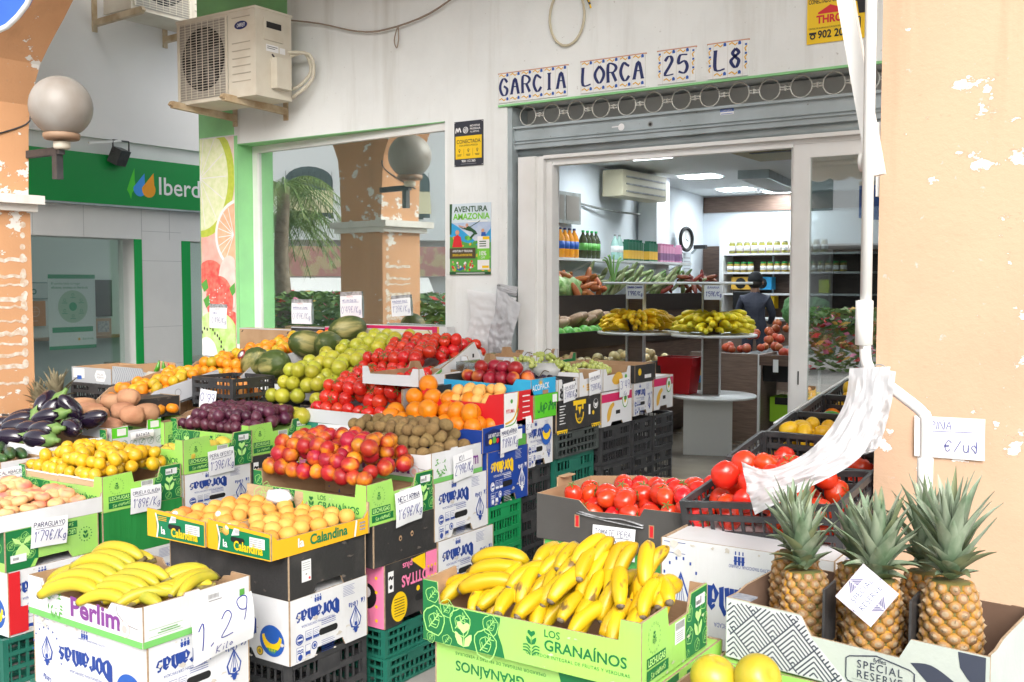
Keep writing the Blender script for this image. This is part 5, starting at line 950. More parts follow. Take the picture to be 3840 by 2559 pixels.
LT(-.30, -2.20, .691, .846, "lime green lettuce tray of pears with a kraft inside showing", .62); LT(-.30, -1.815, .718, .866, "lime green lettuce tray of dark red plums", .56, .405)
LT(-.90, -1.60, .76, .872, "faded lettuce tray under the black crate of small fruit", .5, .3)
def inv_tray(label, x, y, z0, z1, w_, d):
    """the same lettuce tray standing on its rim: print upside down, closed bottom upwards"""
    H_ = z1 - z0; t = box("lettuce_tray", label, "tray", "lime green lettuce trays"); bd = carton(w_, d, H_, LGREEN, t, .03); m = MB(); Fr, Ff = faces(m, w_, d); pi = math.pi
    Ff.poly([(w_ - .24, .035), (w_ - .004, .035), (w_ - .004, H_ - .002), (w_ - .25, H_ - .002), (w_ - .235, H_ - .05)], 0, 1); Fr.poly([(.004, .0), (.10, .0), (.12, .03), (.135, .03), (.135, H_ - .002), (.004, H_ - .002)], 0, 1); m.build("dark_panel", DGREEN, bd)
    m = MB(); Fr, Ff = faces(m, w_, d)
    for k in range(9): doodle(Ff, w_ - .02 - rnd.random() * .2, .05 + rnd.random() * (H_ - .08), .02, 0, k % 2); doodle(Fr, .02 + rnd.random() * .1, .04 + rnd.random() * (H_ - .06), .016, 0, k % 2)
    m.build("lettuce_drawing", LLINE, bd); m = MB(); Fr, Ff = faces(m, w_, d); Fr.poly([(.07 - .03 * math.sin(a) ** 3, .07 - .002 * (13 * math.cos(a) - 5 * math.cos(2 * a) - 2 * math.cos(3 * a))) for a in [.3142 * k for k in range(20)]], 0, 3)
    for g in (-1, 1): Fr.poly([(.07, .095), (.07 + g * .03, .105), (.07 + g * .042, .128), (.07 + g * .015, .118)], 0, 3)
    m.build("heart_sprout", mat("pale_lime_print", (1, 1, 1)), bd)
    m = MB(); Fr, Ff = faces(m, w_, d); Ff.text("OPERADOR INTEGRAL DE FRUTAS Y VERDURAS", .065, H_ - .022, .0078, 0, 2, rot=pi, al='R', sp=1.15, sx=.98); Ff.text("GRANAÍNOS", .065, H_ - .045, .025, 0, 2, rot=pi, al='R', bold=.018); Ff.text("LOS", .26, H_ - .08, .017, 0, 2, rot=pi, al='R', bold=.01)
    Fr.rect(.20, H_ - .068, .30, H_ - .043, 0, 2); Fr.rect(.18, H_ - .038, .305, H_ - .012, 0, 2); Fr.text("LECHUGAS", .25, H_ - .047, .0155, 1, 4, rot=pi, bold=.022, sx=.8); Fr.hand("sin chuminas", .245, H_ - .018, .013, 1, 4, .13, pi, .72, sl=.2, wob=0)
    for k in range(14): a = k * .449; Fr.circ(.34 + .028 * math.cos(a), H_ - .075 + .028 * math.sin(a), .0028, 0, 2, n=6)
    sprout(Fr, .34, H_ - .075, .022, 0)
    m.build("lettering", [DGREEN, mat("pale_lime_print", (1, 1, 1))], bd)
    m = MB(); Fr, Ff = faces(m, w_, d); Fr.rect(.02, .03, .085, .06, 0, 4)
    for k in range(6): Fr.rect(.03 + k * .004, .04, .032 + k * .004, .05, 1, 5)
    m.build("sticker", [PAPW, BLACKP], bd); t.location = (x, y, z0); return t
inv_tray("upturned lime green tray beneath the banana tray, cut by the lower frame edge", 2.46, -3.12, .485, .640, .615, .40)
inv_tray("upturned lettuce tray under the flat peaches with a heart sprout", -.30, -3.03, .445, .602, .6, .40)
inv_tray("upturned lime green tray under the pineapple tray", 3.09, -2.80, .478, .612, .62, .42)
# --- white apple trays with a purple name
PB = (.60, .40, .125)
def perlim(label, face_on):
    W_, D_, H_ = PB; t = box("apple_tray", label, "tray", "white apple trays with a purple name")
    fp = [(0, H_), (.085, H_), (.09, H_ - .015), (.125, H_ - .02), (.14, H_ - .038), (W_ - .17, H_ - .036), (W_ - .15, H_ - .012), (W_ - .04, H_ - .010), (W_, H_)]
    rp = [(0, H_), (.145, H_ - .002), (.15, H_ + .006), (.2, H_ + .006), (.205, H_), (D_, H_)]
    bd = tray(W_, D_, H_, fp, rp, WCARD, KRAFT, t); m = MB(); Fr, Ff = faces(m, W_, D_); Fr.rect(0.001, .0, D_ - .001, .02, 0, 1); Ff.rect(0.001, .0, W_ - .001, .02, 0, 1); m.build("green_band", mat("apple_green_print", (.16, .47, .12), .5), bd)
    m = MB(); Fr, Ff = faces(m, W_, D_); Ff.text("Perlim", .365, .036, .058, 0, 2, bold=.03, sx=1.2)
    if not face_on: Fr.text("Perlim", .285, .04, .052, 0, 2, bold=.022, sx=.85)
    m.build("name_lettering", mat("purple_print", (.20, .045, .25) if True else 0, .5), bd)
    m = MB(); Fr, Ff = faces(m, W_, D_)
    for F, u, v in ((Ff, .155, .062),) + (() if face_on else ((Fr, .075, .068),)):
        for k in range(22):
            a = .5 + k * .25 + (.3 if k > 10 else 0); r_ = rnd.uniform(.03, .052); q = (u + r_ * .85 * math.cos(a), v + r_ * 1.0 * math.sin(a)); b = a + rnd.uniform(-1, 1); s = .011
            if q[1] < H_ - .03: F.poly([(q[0] - s * math.cos(b), q[1] - s * math.sin(b)), (q[0] + s * .35 * math.sin(b), q[1] - s * .35 * math.cos(b)), (q[0] + s * math.cos(b), q[1] + s * math.sin(b)), (q[0] - s * .35 * math.sin(b), q[1] + s * .35 * math.cos(b))], 0, 2)
        for g in (-1, 1): F.stroke(curve([(u + g * .006, v + .010), (u + g * .012, v + .013), (u + g * .018, v + .010)]), .0015, 0, 2)
        F.stroke(curve([(u - .008, v - .018), (u, v - .022), (u + .008, v - .018)]), .002, 0, 2)
    if face_on: Fr.rect(.02, .028, .14, .029, 0, 2); Fr.rect(.02, .05, .14, .051, 0, 2); Fr.rect(.05, .034, .13, .037, 0, 2); Fr.rect(.06, .041, .12, .044, 0, 2); Fr.rect(.355, .055, .375, .09, 0, 2)
    m.build("leaf_wreath", LEAFG, bd)
    m = MB(); Fr, Ff = faces(m, W_, D_); Ff.circ(.515, .045, .026, 0, 2, n=20); Ff.circ(.515, .045, .023, 1, 3, n=20); Ff.circ(.515, .045, .013, 0, 4, n=12); m.build("seal", [mat("faint_red_print", (.75, .45, .42), .5), WCARD], bd)
    m = MB(); Fr, Ff = faces(m, W_, D_)
    for k in range(8): Fr.rect(.235 + k * .005, .088, .2375 + k * .005, .102, 0, 2)
    Fr.rect(.235, .08, .285, .083, 0, 2); Ff.stroke([(.075, .12), (.08, .105), (.072, .095), (.08, .08)], .003, 0, 2); Ff.stroke([(.475, .11), (.48, .085), (.52, .06), (.58, .055)], .003, 0, 2); m.build("barcode_and_slits", mat("grey_ink", (.25, .24, .24), .6), bd)
    return t
put(perlim("white apple tray of long bananas, purple name on its front", True), .92, -3.318, .481, (.60, .403, .125), PB, rz=0)
put(perlim("white apple tray holding kiwis, leaf wreath on the side", False), .92, -1.96, .742, (.60, .36, .125), PB)
# --- black cartons, green carton
def plain(name, label, x, y, z0, z1, w_, d, mt, notch=0, holes=(), sticker=None):
    t = box(name, label); bd = carton(w_, d, z1 - z0, mt, t, notch)
    if mt is BCARD: scuffs(w_, d, z1 - z0, SCUFFB, bd, 9, int(x * 100) + 7)
    if holes:
        m = MB(); F = Face(m, (0, 0, 0), (0, 1, 0), (0, 0, 1))
        for u, v in holes: F.circ(u, v, .009, 0, 1, n=10, ry=.011); F.circ(u, v - .001, .005, 1, 2, n=8)
        m.build("punched_hole", [KRAFT, DARK], t)
    if sticker:
        m = MB(); F = Face(m, (0, 0, 0), (0, 1, 0), (0, 0, 1)); u, v, a, b = sticker; F.rect(u, v, u + a, v + b, 0, 1)
        for k in range(4): F.rect(u + .004, v + b * .55 + k * .008, u + a - .006, v + b * .55 + k * .008 + .002, 1, 2)
        F.circ(u + a - .008, v + .01, .005, 2, 2, n=8); m.build("sticker", [PAPW, GREYP, RED], t)
    t.location = (x, y, z0); return t
plain("black_carton", "black carton with a small white sticker supporting the apricot trays", .92, -2.74, .472, .626, .62, .385, BCARD, .03, (), (.06, .05, .045, .075))
plain("black_carton", "black carton with two punched holes under the nectarine tray", .92, -2.31, .482, .643, .58, .385, BCARD, 0, ((.155, .085), (.225, .09)))
plain("green_carton", "dark green carton with worn edges beneath the yellow plum tray", -.30, -2.61, .36, .594, .6, .405, GREENC, .03)
plain("green_carton", "mid green carton under the grey tray of pear tomatoes", 2.30, -2.04, .38, .624, .80, .40, MIDG)
plain("black_carton", "small black carton beside the sweet potatoes and mandarins", -1.10, -1.86, .84, .945, .30, .28, BCARD)
def mottitas(label, x, y, z0, z1, w_, d):
    H_ = z1 - z0; t = box("printed_carton", label, "carton", "black and pink cartons with a round mascot panel"); bd = carton(w_, d, H_, BCARD, t, .02); m = MB(); Fr, Ff = faces(m, w_, d); pi = math.pi
    Ff.rect(w_ - .2, .002, w_ - .002, H_ - .002, 0, 1); Fr.poly([(d - .08, .04), (d - .004, .04), (d - .004, H_ - .002), (d - .075, H_ - .002)], 0, 1); m.build("pink_panel", PINK, bd)
    m = MB(); Fr, Ff = faces(m, w_, d)
    for k in range(12): Fr.circ(d - .06 + (k % 3) * .022, .06 + (k // 3) * .042, .006, 0, 3, n=10); Ff.circ(w_ - .18 + (k % 3) * .07, .03 + (k // 3) * .055, .007, 0, 3, n=10)
    Fr.poly([(d - .17, H_ - .01), (d - .08, H_ - .002), (d - .078, H_ - .075)], 0, 2); Fr.circ(.085, .07, .048, 0, 2, n=26, ry=.058); Fr.circ(.20, .115, .011, 0, 2, n=12); m.build("yellow_print", YEL, bd)
    m = MB(); Fr, Ff = faces(m, w_, d); Fr.text("MOTITAS", .20, H_ - .065, .042, 0, 3, rot=pi, bold=.028, sx=.80); Fr.text("plus", .135, H_ - .105 + .09, .026, 0, 3, rot=pi, bold=.015)
    m.build("lettering", PINK, bd)
    m = MB(); Fr, Ff = faces(m, w_, d)
    Fr.rect(.02, H_ - .11, .052, H_ - .03, 0, 2); Fr.stroke(curve([(.024, H_ - .06), (.032, H_ - .05), (.04, H_ - .06), (.048, H_ - .05)]), .008, 1, 3); Fr.circ(.036, H_ - .09, .009, 1, 3, n=10)
    for k in range(7): Fr.rect(.055, .035 + k * .011, .115, .038 + k * .011, 1, 3)
    Ff.circ(w_ - .09, .12, .05, 1, 2, n=24); Ff.circ(w_ - .09, .135, .022, 0, 3, n=14); m.build("marks", [WHITEP, BLACKP], bd)
    m = MB(); F = Face(m, (0, 0, 0), (0, 1, 0), (0, 0, 1)); F.poly([(.225 + .03 * c + .013 * math.cos(a), .078 + .013 * math.sin(a)) for c, a in [(1, -1.57 + k * .39) for k in range(9)] + [(-1, 1.57 + k * .39) for k in range(9)]], 0, 2); m.build("hand_hole", DARK, bd); t.location = (x, y, z0); return t
mottitas("black and pink carton with yellow disc, under the nectarine stack", .92, -2.25, .232, .480, .58, .325); mottitas("black and pink carton under the dark red plums", -.30, -1.81, .475, .716, .58, .40)
# --- plastic crates
def plastic(label, mt, W_=.6, D_=.4, H_=.22, cells=6, low=False, group=None, name="plastic_crate"):
    t = box(name, label, "plastic crate", group); m = MB(); th = .012
    for x in (-W_, 0):
        for y in (0, D_):
            sx = 1 if x == 0 else -1; m.box(x - (.022 if sx > 0 else 0), x + (0 if sx > 0 else .022), y - (0 if y == 0 else .022), y + (.022 if y == 0 else 0), 0, H_)
    zs = [.006, H_ * .34, H_ * .66, H_ - .012]
    for z in zs: 
        e = .004 if z == zs[-1] else .0
        m.box(-W_ + .022, -.022, 0 - e, .010, z - .008, z + .012); m.box(-W_ + .022, -.022, D_ - .010, D_ + e, z - .008, z + .012); m.box(-.010, e, .022, D_ - .022, z - .008, z + .012); m.box(-W_ - e, -W_ + .010, .022, D_ - .022, z - .008, z + .012)
    m.build("rim_frame", mt, t); m = MB(); nx, ny = cells * 3, cells * 2
    for i in range(1, nx):
        x = -W_ + W_ * i / nx; k = .006 if i % 3 == 0 else .0028
        for y in (.003, D_ - .008): m.box(x - k, x + k, y, y + .005, .01, H_ - .02)
    for i in range(1, ny):
        y = D_ * i / ny; k = .006 if i % 3 == 0 else .0028
        for x in (-.008, -W_ + .003): m.box(x, x + .005, y - k, y + k, .01, H_ - .02)
    m.build("slats", mt, t); m = MB()
    for i in range(9): m.box(-W_ + .015 + i * (W_ - .05) / 8, -W_ + .04 + i * (W_ - .05) / 8, .012, D_ - .012, .003, .009)
    for i in range(5): m.box(-W_ + .012, -.012, .015 + i * (D_ - .055) / 4, .04 + i * (D_ - .055) / 4, .0095, .013)
    m.build("base_grid", mt, t)
    if not low: m = MB(); m.box(-.002, .0012, D_ * .36, D_ * .64, H_ * .68, H_ * .9); m.box(-W_ * .6, -W_ * .4, -.0012, .002, H_ * .68, H_ * .9); m.build("handle_plate", mt, t)
    return t
CB = (.6, .4, .22)
cg = plastic("dark green plastic crate", GPLAS, group="dark green plastic crates under the stacks"); ck = plastic("black plastic crate", BLK, group="black plastic crates under the stacks"); cb = plastic("bright green plastic crate", GPLAS2, group="bright green plastic crates")
def CR(p, x, y, z0, z1, label, w_=.6, d=.4): return put(p, x, y, z0, (w_, d, z1 - z0), CB, label)
CR(cg, .90, -3.29, .004, .25, "dark green crate at the floor below the long banana stack", .6, .39); CR(ck, .90, -2.73, .004, .243, "black crate at the floor under the apricot stack")
CR(cg, .92, -2.25, .12, .230, "dark green crate just under the black and pink carton", .58, .34); CR(cg, .93, -2.25, .004, .118, "dark green crate on the floor below the black and pink carton", .58, .34)
CR(ck, .92, -1.92, .004, .265, "black crate on the floor below the kiwi stack", .58, .38)
CR(cb, .92, -1.56, .385, .575, "bright green crate directly below the blue carton", .56, .26); CR(cb, .92, -1.56, .19, .383, "second bright green crate below the blue carton", .56, .26); CR(ck, .92, -1.56, .004, .188, "black crate on the floor below the bright green crates", .56, .3)
for i, (z0, z1) in enumerate(((.004, .23), (.233, .46), (.463, .697))): CR(ck, .88, -1.25, z0, z1, ("bottom", "middle", "top")[i] + " black crate below the white carton with the banana emblem", .56, .25)
for i, (z0, z1) in enumerate(((.004, .235), (.238, .47), (.473, .70))): CR(cg, .90, -.98, z0, z1, ("bottom", "middle", "top")[i] + " dark green crate below the black grape carton", .56, .40)
cgr = plastic("grey black plastic crate between the grape carton and the green crates", mat("worn_black_plastic", (.07, .085, .08), .5, (.04, .045, .045), 8)); CR(cgr, .92, -1.0, .705, .825, None, .56, .43)
for j, y in enumerate((-.55, -.19, .06)):
    for i, (z0, z1) in enumerate(((.004, .20), (.203, .40), (.403, .60), (.603, .80))): CR(ck, .92, y, z0, z1, ("lowest", "second", "third", "uppermost")[i] + " black crate in the " + ("first", "second", "third")[j] + " column leading into the doorway", .56, (.34, .235, .255)[j])
for (x, y, z0, z1, l) in ((-.30, -3.05, .004, .188, "below the flat peaches, at the left frame edge"),): CR(cg, x, y, z0, z1, "dark green crate on the floor " + l)
CR(ck, -.30, -2.60, .004, .168, "black crate on the floor under the green carton"); CR(ck, -.30, -2.19, .25, .492, "upper black crate under the pear stack"); CR(ck, -.30, -2.19, .004, .247, "floor level black crate under the pear stack"); CR(ck, -.30, -1.80, .24, .472, "upper black crate under the dark plum stack"); CR(ck, -.30, -1.80, .004, .237, "floor level black crate under the dark plum stack")
for i, z in enumerate((.004, .16, .32)): CR(cg, 2.44, -3.11, z, z + .155, ("floor", "middle", "top")[i] + " dark green crate hidden beneath the front banana trays", .6, .38); CR(ck, 3.08, -2.78, z, z + .155, ("floor", "middle", "top")[i] + " black crate beneath the pineapple stack", .6, .4)
for i, z in enumerate((.004, .19)): CR(ck, 2.28, -2.03, z, z + .186, ("lower", "upper") [i] + " black crate beneath the mid green carton", .78, .38); CR(ck, 2.61, -2.29, z, z + .19, ("lower", "upper")[i] + " black crate beneath the tall white carton", .2, .3)
# --- apricot trays and flat peach trays
def calandina(label):
    W_, D_, H_ = .315, .48, .09; t = box("apricot_tray", label, "tray", "shallow orange and green apricot trays")
    bd = tray(W_, D_, H_, [(0, H_ + .012), (W_, H_)], [(0, H_ - .002), (.03, H_ - .025), (D_ - .03, H_ - .03), (D_, H_ - .005)], GOLDC, KRAFTL, t, .007, bp=[(0, H_ + .025), (W_, H_ + .025)])
    m = MB(); Fr, Ff = faces(m, W_, D_); Ff.poly([(.055, .004), (W_ - .003, .004), (W_ - .003, H_ - .012), (.05, H_ - .003)], 0, 1); Ff.circ(.02, .045, .052, 2, 2, ry=.07, n=24) if False else None
    Ff.stroke(curve([(.05, H_), (.062, H_ * .6), (.062, H_ * .35), (.055, .002)]), .007, 1, 3); m.build("green_panel", [mat("bottle_green_print", (.004, .19, .075), .45), WHITEP, GOLDC], bd)
    m = MB(); Fr, Ff = faces(m, W_, D_); Ff.text("la", .092, .018, .026, 0, 4, bold=.02); Ff.text("Calandina", .208, .016, .03, 1, 4, bold=.03, sx=.84); Fr.text("la", .135, .022, .03, 0, 4, bold=.025, sx=1.05); Fr.text("Calandina", .27, .02, .034, 2, 4, bold=.03, sx=.95); Fr.stroke([(.40, .002), (.41, .06)], .008, 0, 3); m.build("lettering", [WHITEP, YEL, MATS["bottle_green_print"]], bd)
    m = MB(); Fr, Ff = faces(m, W_, D_); Ff.rect(.215, H_ - .055, .29, H_ - .02, 0, 4)
    for k in range(4): Ff.rect(.219, H_ - .05 + k * .007, .286 - .01 * (k % 2), H_ - .0475 + k * .007, 1, 5)
    Ff.poly([(.125, H_ - .028), (.165, H_ - .022), (.165, H_ - .002), (.14, H_)], 0, 5)
    for k in range(5): Ff.rect(.145 + k * .004, H_ - .018, .147 + k * .004, H_ - .004, 1, 6)
    for k in range(3): Fr.rect(.425, .02 + k * .012, .455, .026 + k * .012, 1, 4); Ff.rect(.065, H_ - .012 - k * .006, .112, H_ - .0095 - k * .006, 2, 4)
    m.build("sticker", [PAPW, GREYP, GOLDC], bd)
    m = MB(); F = faces(m, W_, D_)[1]; F.poly([(.155 + .026 * c + .009 * math.cos(a), H_ - .04 + .009 * math.sin(a)) for c, a in [(1, -1.57 + k * .39) for k in range(9)] + [(-1, 1.57 + k * .39) for k in range(9)]], 0, 4); m.build("hand_hole", DARK, bd)
    m = MB(); m.box(-W_ + .008, -.008, .008, D_ - .008, .02, .034); m.build("black_liner", BLK, bd)
    return t
GOLDC = mat("amber_card", (.80, .42, .015), .5); KRAFTL = mat("pale_wood_board", (.55, .40, .24), .7, (.48, .33, .19), 8, .1, stretch=(1, 1, 8))
ca = calandina("left shallow apricot tray, orange and green, on the black carton"); put(ca, .597, -2.822, .628); put(ca, .92, -2.822, .628, label="right shallow apricot tray, orange side facing the aisle")
def paratray(label):
    W_, D_, H_ = .31, .52, .075; t = box("peach_tray", label, "tray", "shallow wooden trays of flat peaches"); tray(W_, D_, H_, flat(W_, H_), [(0, H_ - .012), (D_ - .02, H_ - .012), (D_, H_ + .03)], WCARD, KRAFTL, t, .008, bp=[(0, H_ + .045), (W_, H_ + .045)])
    m = MB(); F = Face(m, (-W_, D_ - .0085, 0), (1, 0, 0), (0, 0, 1)); F.rect(W_ * .35, H_ - .002, W_ * .65, H_ + .02, 0, 1); m.build("hand_hole", [LEAFG], t); m = MB(); m.box(-W_, 0, D_ - .012, D_ + .002, H_ + .045, H_ + .049); m.box(-W_ + .008, -.008, .01, D_ - .012, .012, .018); m.build("white_rim", WHITEP, t); return t
pt_ = paratray("right wooden tray of flat peaches beside the price card"); put(pt_, -.30, -3.115, .603); put(pt_, -.612, -3.115, .600, label="left wooden tray of flat peaches at the frame edge")
# --- pineapple tray
def special(label, W_=.62, D_=.40, H_=.15):
    t = box("pineapple_tray", label, "tray"); fp = [(0, H_), (.062, H_), (.064, H_ - .002), (.195, H_ - .003), (.225, H_ - .048), (.43, H_ - .05), (.455, H_ - .003), (W_, H_ - .003)]; rp = [(0, H_ + .06), (.08, H_ + .062), (.1, H_ + .02), (D_ - .1, H_ + .02), (D_ - .08, H_ + .06), (D_, H_ + .06)]
    bd = tray(W_, D_, H_, fp, [(0, H_), (.05, H_ + .0), (.1, H_ + .01), (D_, H_ + .02)], mat("pale_grey_green_card", (.50, .56, .51), .6, (.44, .49, .46), 5, .1, 80), KRAFTD, t)
    m = MB(); F = faces(m, W_, D_)[1]; F.poly([(.002, .002), (.325, .002), (.225, .098), (.2, H_ - .006), (.066, H_ - .006), (.062, H_ - .003), (.002, H_ - .003)], 1, 1)
    S = .105
    def inside(p): 
        u, v = p; return .002 < u < .325 and .002 < v < (H_ - .006 if u < .198 else H_ - .006 - (u - .198) * 1.75 if u < .225 else .098) and (u < .225 or v < .098 - (u - .225) * .98)
    for i in range(-1, 5):
        for j in range(-1, 3):
            for (cx, cy) in (((i + .5) * S - .03, j * S + .02), (i * S - .03 + S, (j + .5) * S + .02)):
                for k in range(8):
                    h = S / 2 * (1 - k / 8); 
                    for g in (-1, 1):
                        P = [(cx, cy + S / 2 - k * S / 8 - .004), (cx + g * h, cy - .0 + S / 2 - k * S / 8 - h - .004)]
                        n = 5; Q = [(P[0][0] + (P[1][0] - P[0][0]) * q / n, P[0][1] + (P[1][1] - P[0][1]) * q / n) for q in range(n + 1)]
                        for a, b in zip(Q, Q[1:]):
                            if inside(a) and inside(b) : F.stroke([a, b], .0034, 0, 2)
    m.build("chevron_print", [mat("slate_print", (.045, .055, .085), .5), mat("pale_stripe", (.62, .64, .66), .5)], bd)
    m = MB(); F = faces(m, W_, D_)[1]
    F.poly(curve([(.455, .095), (.50, .10), (.55, .075), (.59, .045), (.60, .02)]) + curve([(.60, .02), (.55, .03), (.505, .05), (.455, .095)]), 0, 1); F.poly(curve([(.43, .004), (.50, .03), (.56, .025), (.60, .006)]), 0, 1); F.poly([(.555, H_ - .006), (.612, H_ - .006), (.612, .055), (.575, .09), (.56, .11)], 0, 1); F.stroke(curve([(.54, .065), (.575, .055), (.605, .012)]), .008, 1, 2); F.stroke(curve([(.605, .012), (.612, .045), (.617, .06)]), .006, 1, 2)
    m.build("leaf_print", [MATS["slate_print"], WHITEP], bd)
    m = MB(); F = faces(m, W_, D_)[1]; P = [(.315, .020), (.38, .008), (.46, .020), (.465, .028), (.465, .072), (.455, .078), (.38, .092), (.318, .078), (.31, .072), (.31, .028)]; F.stroke(P, .003, 0, 3, True)
    F.text("SPECIAL", .388, .056, .018, 0, 3, bold=.004, sp=1.25, sx=.92); F.text("RESERVE", .388, .033, .018, 0, 3, bold=.004, sp=1.2, sx=.92); F.text("fyffes", .388, .077, .010, 0, 3, bold=.01); F.rect(.325, .027, .37, .0285, 1, 3); F.rect(.405, .027, .45, .0285, 1, 3)
    for k in range(7): a = .3 + k * .42; F.poly([(.386, .014), (.388, .014), (.387 + .011 * math.cos(a), .014 + .012 * math.sin(a))], 2, 3)
    m.build("lettering", [MATS["slate_print"], GREYP, GOLD], bd)
    m = MB(); m.box(-W_ + .006, -W_ + .06, .006, .05, H_ - .003, H_ + .001); m.build("corner_flap", MATS["slate_stripe"] if "slate_stripe" in MATS else mat("slate_stripe", (.30, .32, .36), .6, (.2, .22, .26), 90), bd); return t
KRAFTD = mat("dark_kraft", (.20, .125, .085), .85, (.15, .09, .06), 7)
sp_ = special("grey chevron printed tray of pineapples in the right foreground"); sp_.location = (3.105, -2.845, .617); sp_.rotation_euler = (0, 0, R(-7))
# --- grey tray of pear tomatoes
t = box("tomato_tray", "charcoal cardboard tray of pear tomatoes with torn flaps", "tray"); W_, D_, H_ = .63, .40, .163
tray(W_, D_, H_, [(0, H_), (.175, H_ - .006), (.215, H_ - .04), (.415, H_ - .034), (.43, H_ - .006), (W_, H_ - .003)], flat(D_, H_), DCARD, KRAFT, t, bp=[(0, H_), (.16, H_ + .02), (.2, H_ + .03), (W_ - .2, H_ + .022), (W_, H_)])
m = MB(); F = faces(m, W_, D_)[1]
for u in (.165, .455): F.rect(u - .006, .06, u + .014, .105, 0, 1); F.rect(u - .002, .063, u + .011, .102, 1, 2)
m.build("hand_hole", [KRAFT, REDC], t); m = MB(); m.box(-W_ + .0, -W_ + .006, D_ * .35, D_ * .6, H_, H_ + .035); m.box(-W_ + .0, -W_ + .03, D_ * .38, D_ * .57, H_ + .035, H_ + .039); m.build("torn_flap", KRAFT, t); m = MB()
m.tube(curve([(-.45, -.004, .118), (-.36, -.006, .108), (-.28, -.005, .112), (-.2, -.004, .10)]), .008, 6, 0, flat=.3); m.tube(curve([(-.46, -.004, .112), (-.34, -.006, .100), (-.20, -.005, .092)]), .007, 6, 0, flat=.3); m.build("clear_tape", mat("clear_tape", (.42, .43, .45), .12, (.2, .2, .2), 40, spec=.9), t)
t.location = (2.105, -2.05, .626)
# --- mandarin box, apricot box, small aisle boxes
def small(name, label, x, y, z0, z1, w_, d, mt, inn, fp=None, rp=None, deco=None, mats_=None, part="printed_panel"):
    H_ = z1 - z0; t = box(name, label, "tray"); tray(w_, d, H_, fp(w_, H_) if fp else flat(w_, H_), rp(d, H_) if rp else flat(d, H_), mt, inn, t)
    if deco: m = MB(); Fr, Ff = faces(m, w_, d); deco(Fr, Ff, w_, d, H_); m.build(part, mats_, t)
    t.location = (x, y, z0); return t
ff = lambda w_, H_: [(0, H_), (.06, H_), (.07, H_ - .035), (w_ - .12, H_ - .02), (w_ - .1, H_ - .012), (w_, H_ - .012)]
def d1(Fr, Ff, w_, d, H_): Fr.poly([(.02, .03), (.15, .03), (.15, H_ - .03), (.085, H_ - .012), (.02, H_ - .03)], 0, 1); Fr.text("LAS VIRTUDES", .09, H_ - .05, .016, 1, 3, bold=.015, sx=.62); Fr.circ(.06, .045, .012, 2, 3); Fr.circ(.09, .05, .015, 3, 3); Fr.circ(.115, .045, .011, 4, 3); Fr.rect(.27, .03, d - .002, .05, 3, 2); Fr.rect(.26, .0, d - .002, .03, 3, 2); Fr.rect(.275, .03, .31, .075, 1, 3); Fr.text("Cádiz", .29, .085, .012, 1, 3); Ff.poly([(.1, .02), (.4, .02), (.38, .07), (.12, .07)], 3, 1)
small("mandarin_box", "blue printed box of mandarins under a price card", .92, -1.61, .817, .93, .56, .345, BLUEC, KRAFT, ff, lambda d, H_: [(0, H_ - .005), (d, H_)], d1, [NAVY, WHITEP, YEL, LEAFG, RED])
def d2(Fr, Ff, w_, d, H_): Ff.rect(0, .0, .06, H_ - .001, 1, 1); Ff.rect(w_ - .06, .06, w_ - .001, H_ - .014, 1, 1); Fr.poly([(.002, .002), (.10, .002), (.115, H_ - .002), (.002, H_ - .002)], 0, 1); Fr.text("FITUMA", .05, H_ * .42, .017, 1, 3, bold=.015, sx=.8); Fr.stroke(curve([(.01, .02), (.07, .035), (.105, .08), (.115, H_)]), .010, 2, 2); Fr.stroke(curve([(.01, .008), (.085, .02), (.118, .08)]), .006, 3, 2); Fr.circ(.06, H_ * .75, .010, 3, 3, n=10); [Fr.rect(.15, .03 + k * .025, .21, .035 + k * .025, 0, 2) for k in range(5)]
small("apricot_box", "red and white box of apricots behind the mandarins", .92, -1.445, .905, 1.062, .46, .245, REDC, BCARD, lambda w_, H_: [(0, H_ - .02), (.04, H_ - .02), (.06, H_ - .045), (w_ - .1, H_ - .05), (w_ - .08, H_ - .012), (w_, H_)], None, d2, [WHITEP, REDC, GOLD, LEAFG])
def d3(Fr, Ff, w_, d, H_): Fr.hand("Jupima", d * .5, .03, .045, 0, 2, .13, 0, .75, sl=.2, wob=0); Fr.rect(d - .055, H_ - .045, d - .015, H_ - .008, 1, 2)
small("green_tray", "bright green tray beneath the light blue nectarine tray", .92, -1.195, .92, 1.03, .52, .215, BGREENC, KRAFT, None, None, d3, [DGREEN, WHITEP], "lettering")
def d4(Fr, Ff, w_, d, H_): Fr.text("ACOPACK", .085, H_ * .30, .027, 0, 3, bold=.012, sx=.8, rot=.05); [Fr.poly([(.08, H_ * .6), (.09, H_ * .6), (.085 + .035 * math.cos(a), H_ * .62 + .035 * math.sin(a))], 1, 2) for a in [.3 + k * .4 for k in range(7)]]; Fr.rect(.10, .0, .15, .018, 2, 3)
small("nectarine_box", "light blue box of dark nectarines near the aisle", .92, -1.225, 1.032, 1.105, .50, .225, CYANC, BCARD, lambda w_, H_: [(0, H_ - .02), (w_ - .1, H_ - .03), (w_ - .08, H_), (w_, H_)], None, d4, [WHITEP, GOLD, KRAFT])
t = plain("black_carton", "black carton with a yellow medallion below the black grapes", .92, -1.0, .83, .983, .5, .44, BCARD); m = MB(); F = Face(m, (0, 0, 0), (0, 1, 0), (0, 0, 1)); H_ = .153
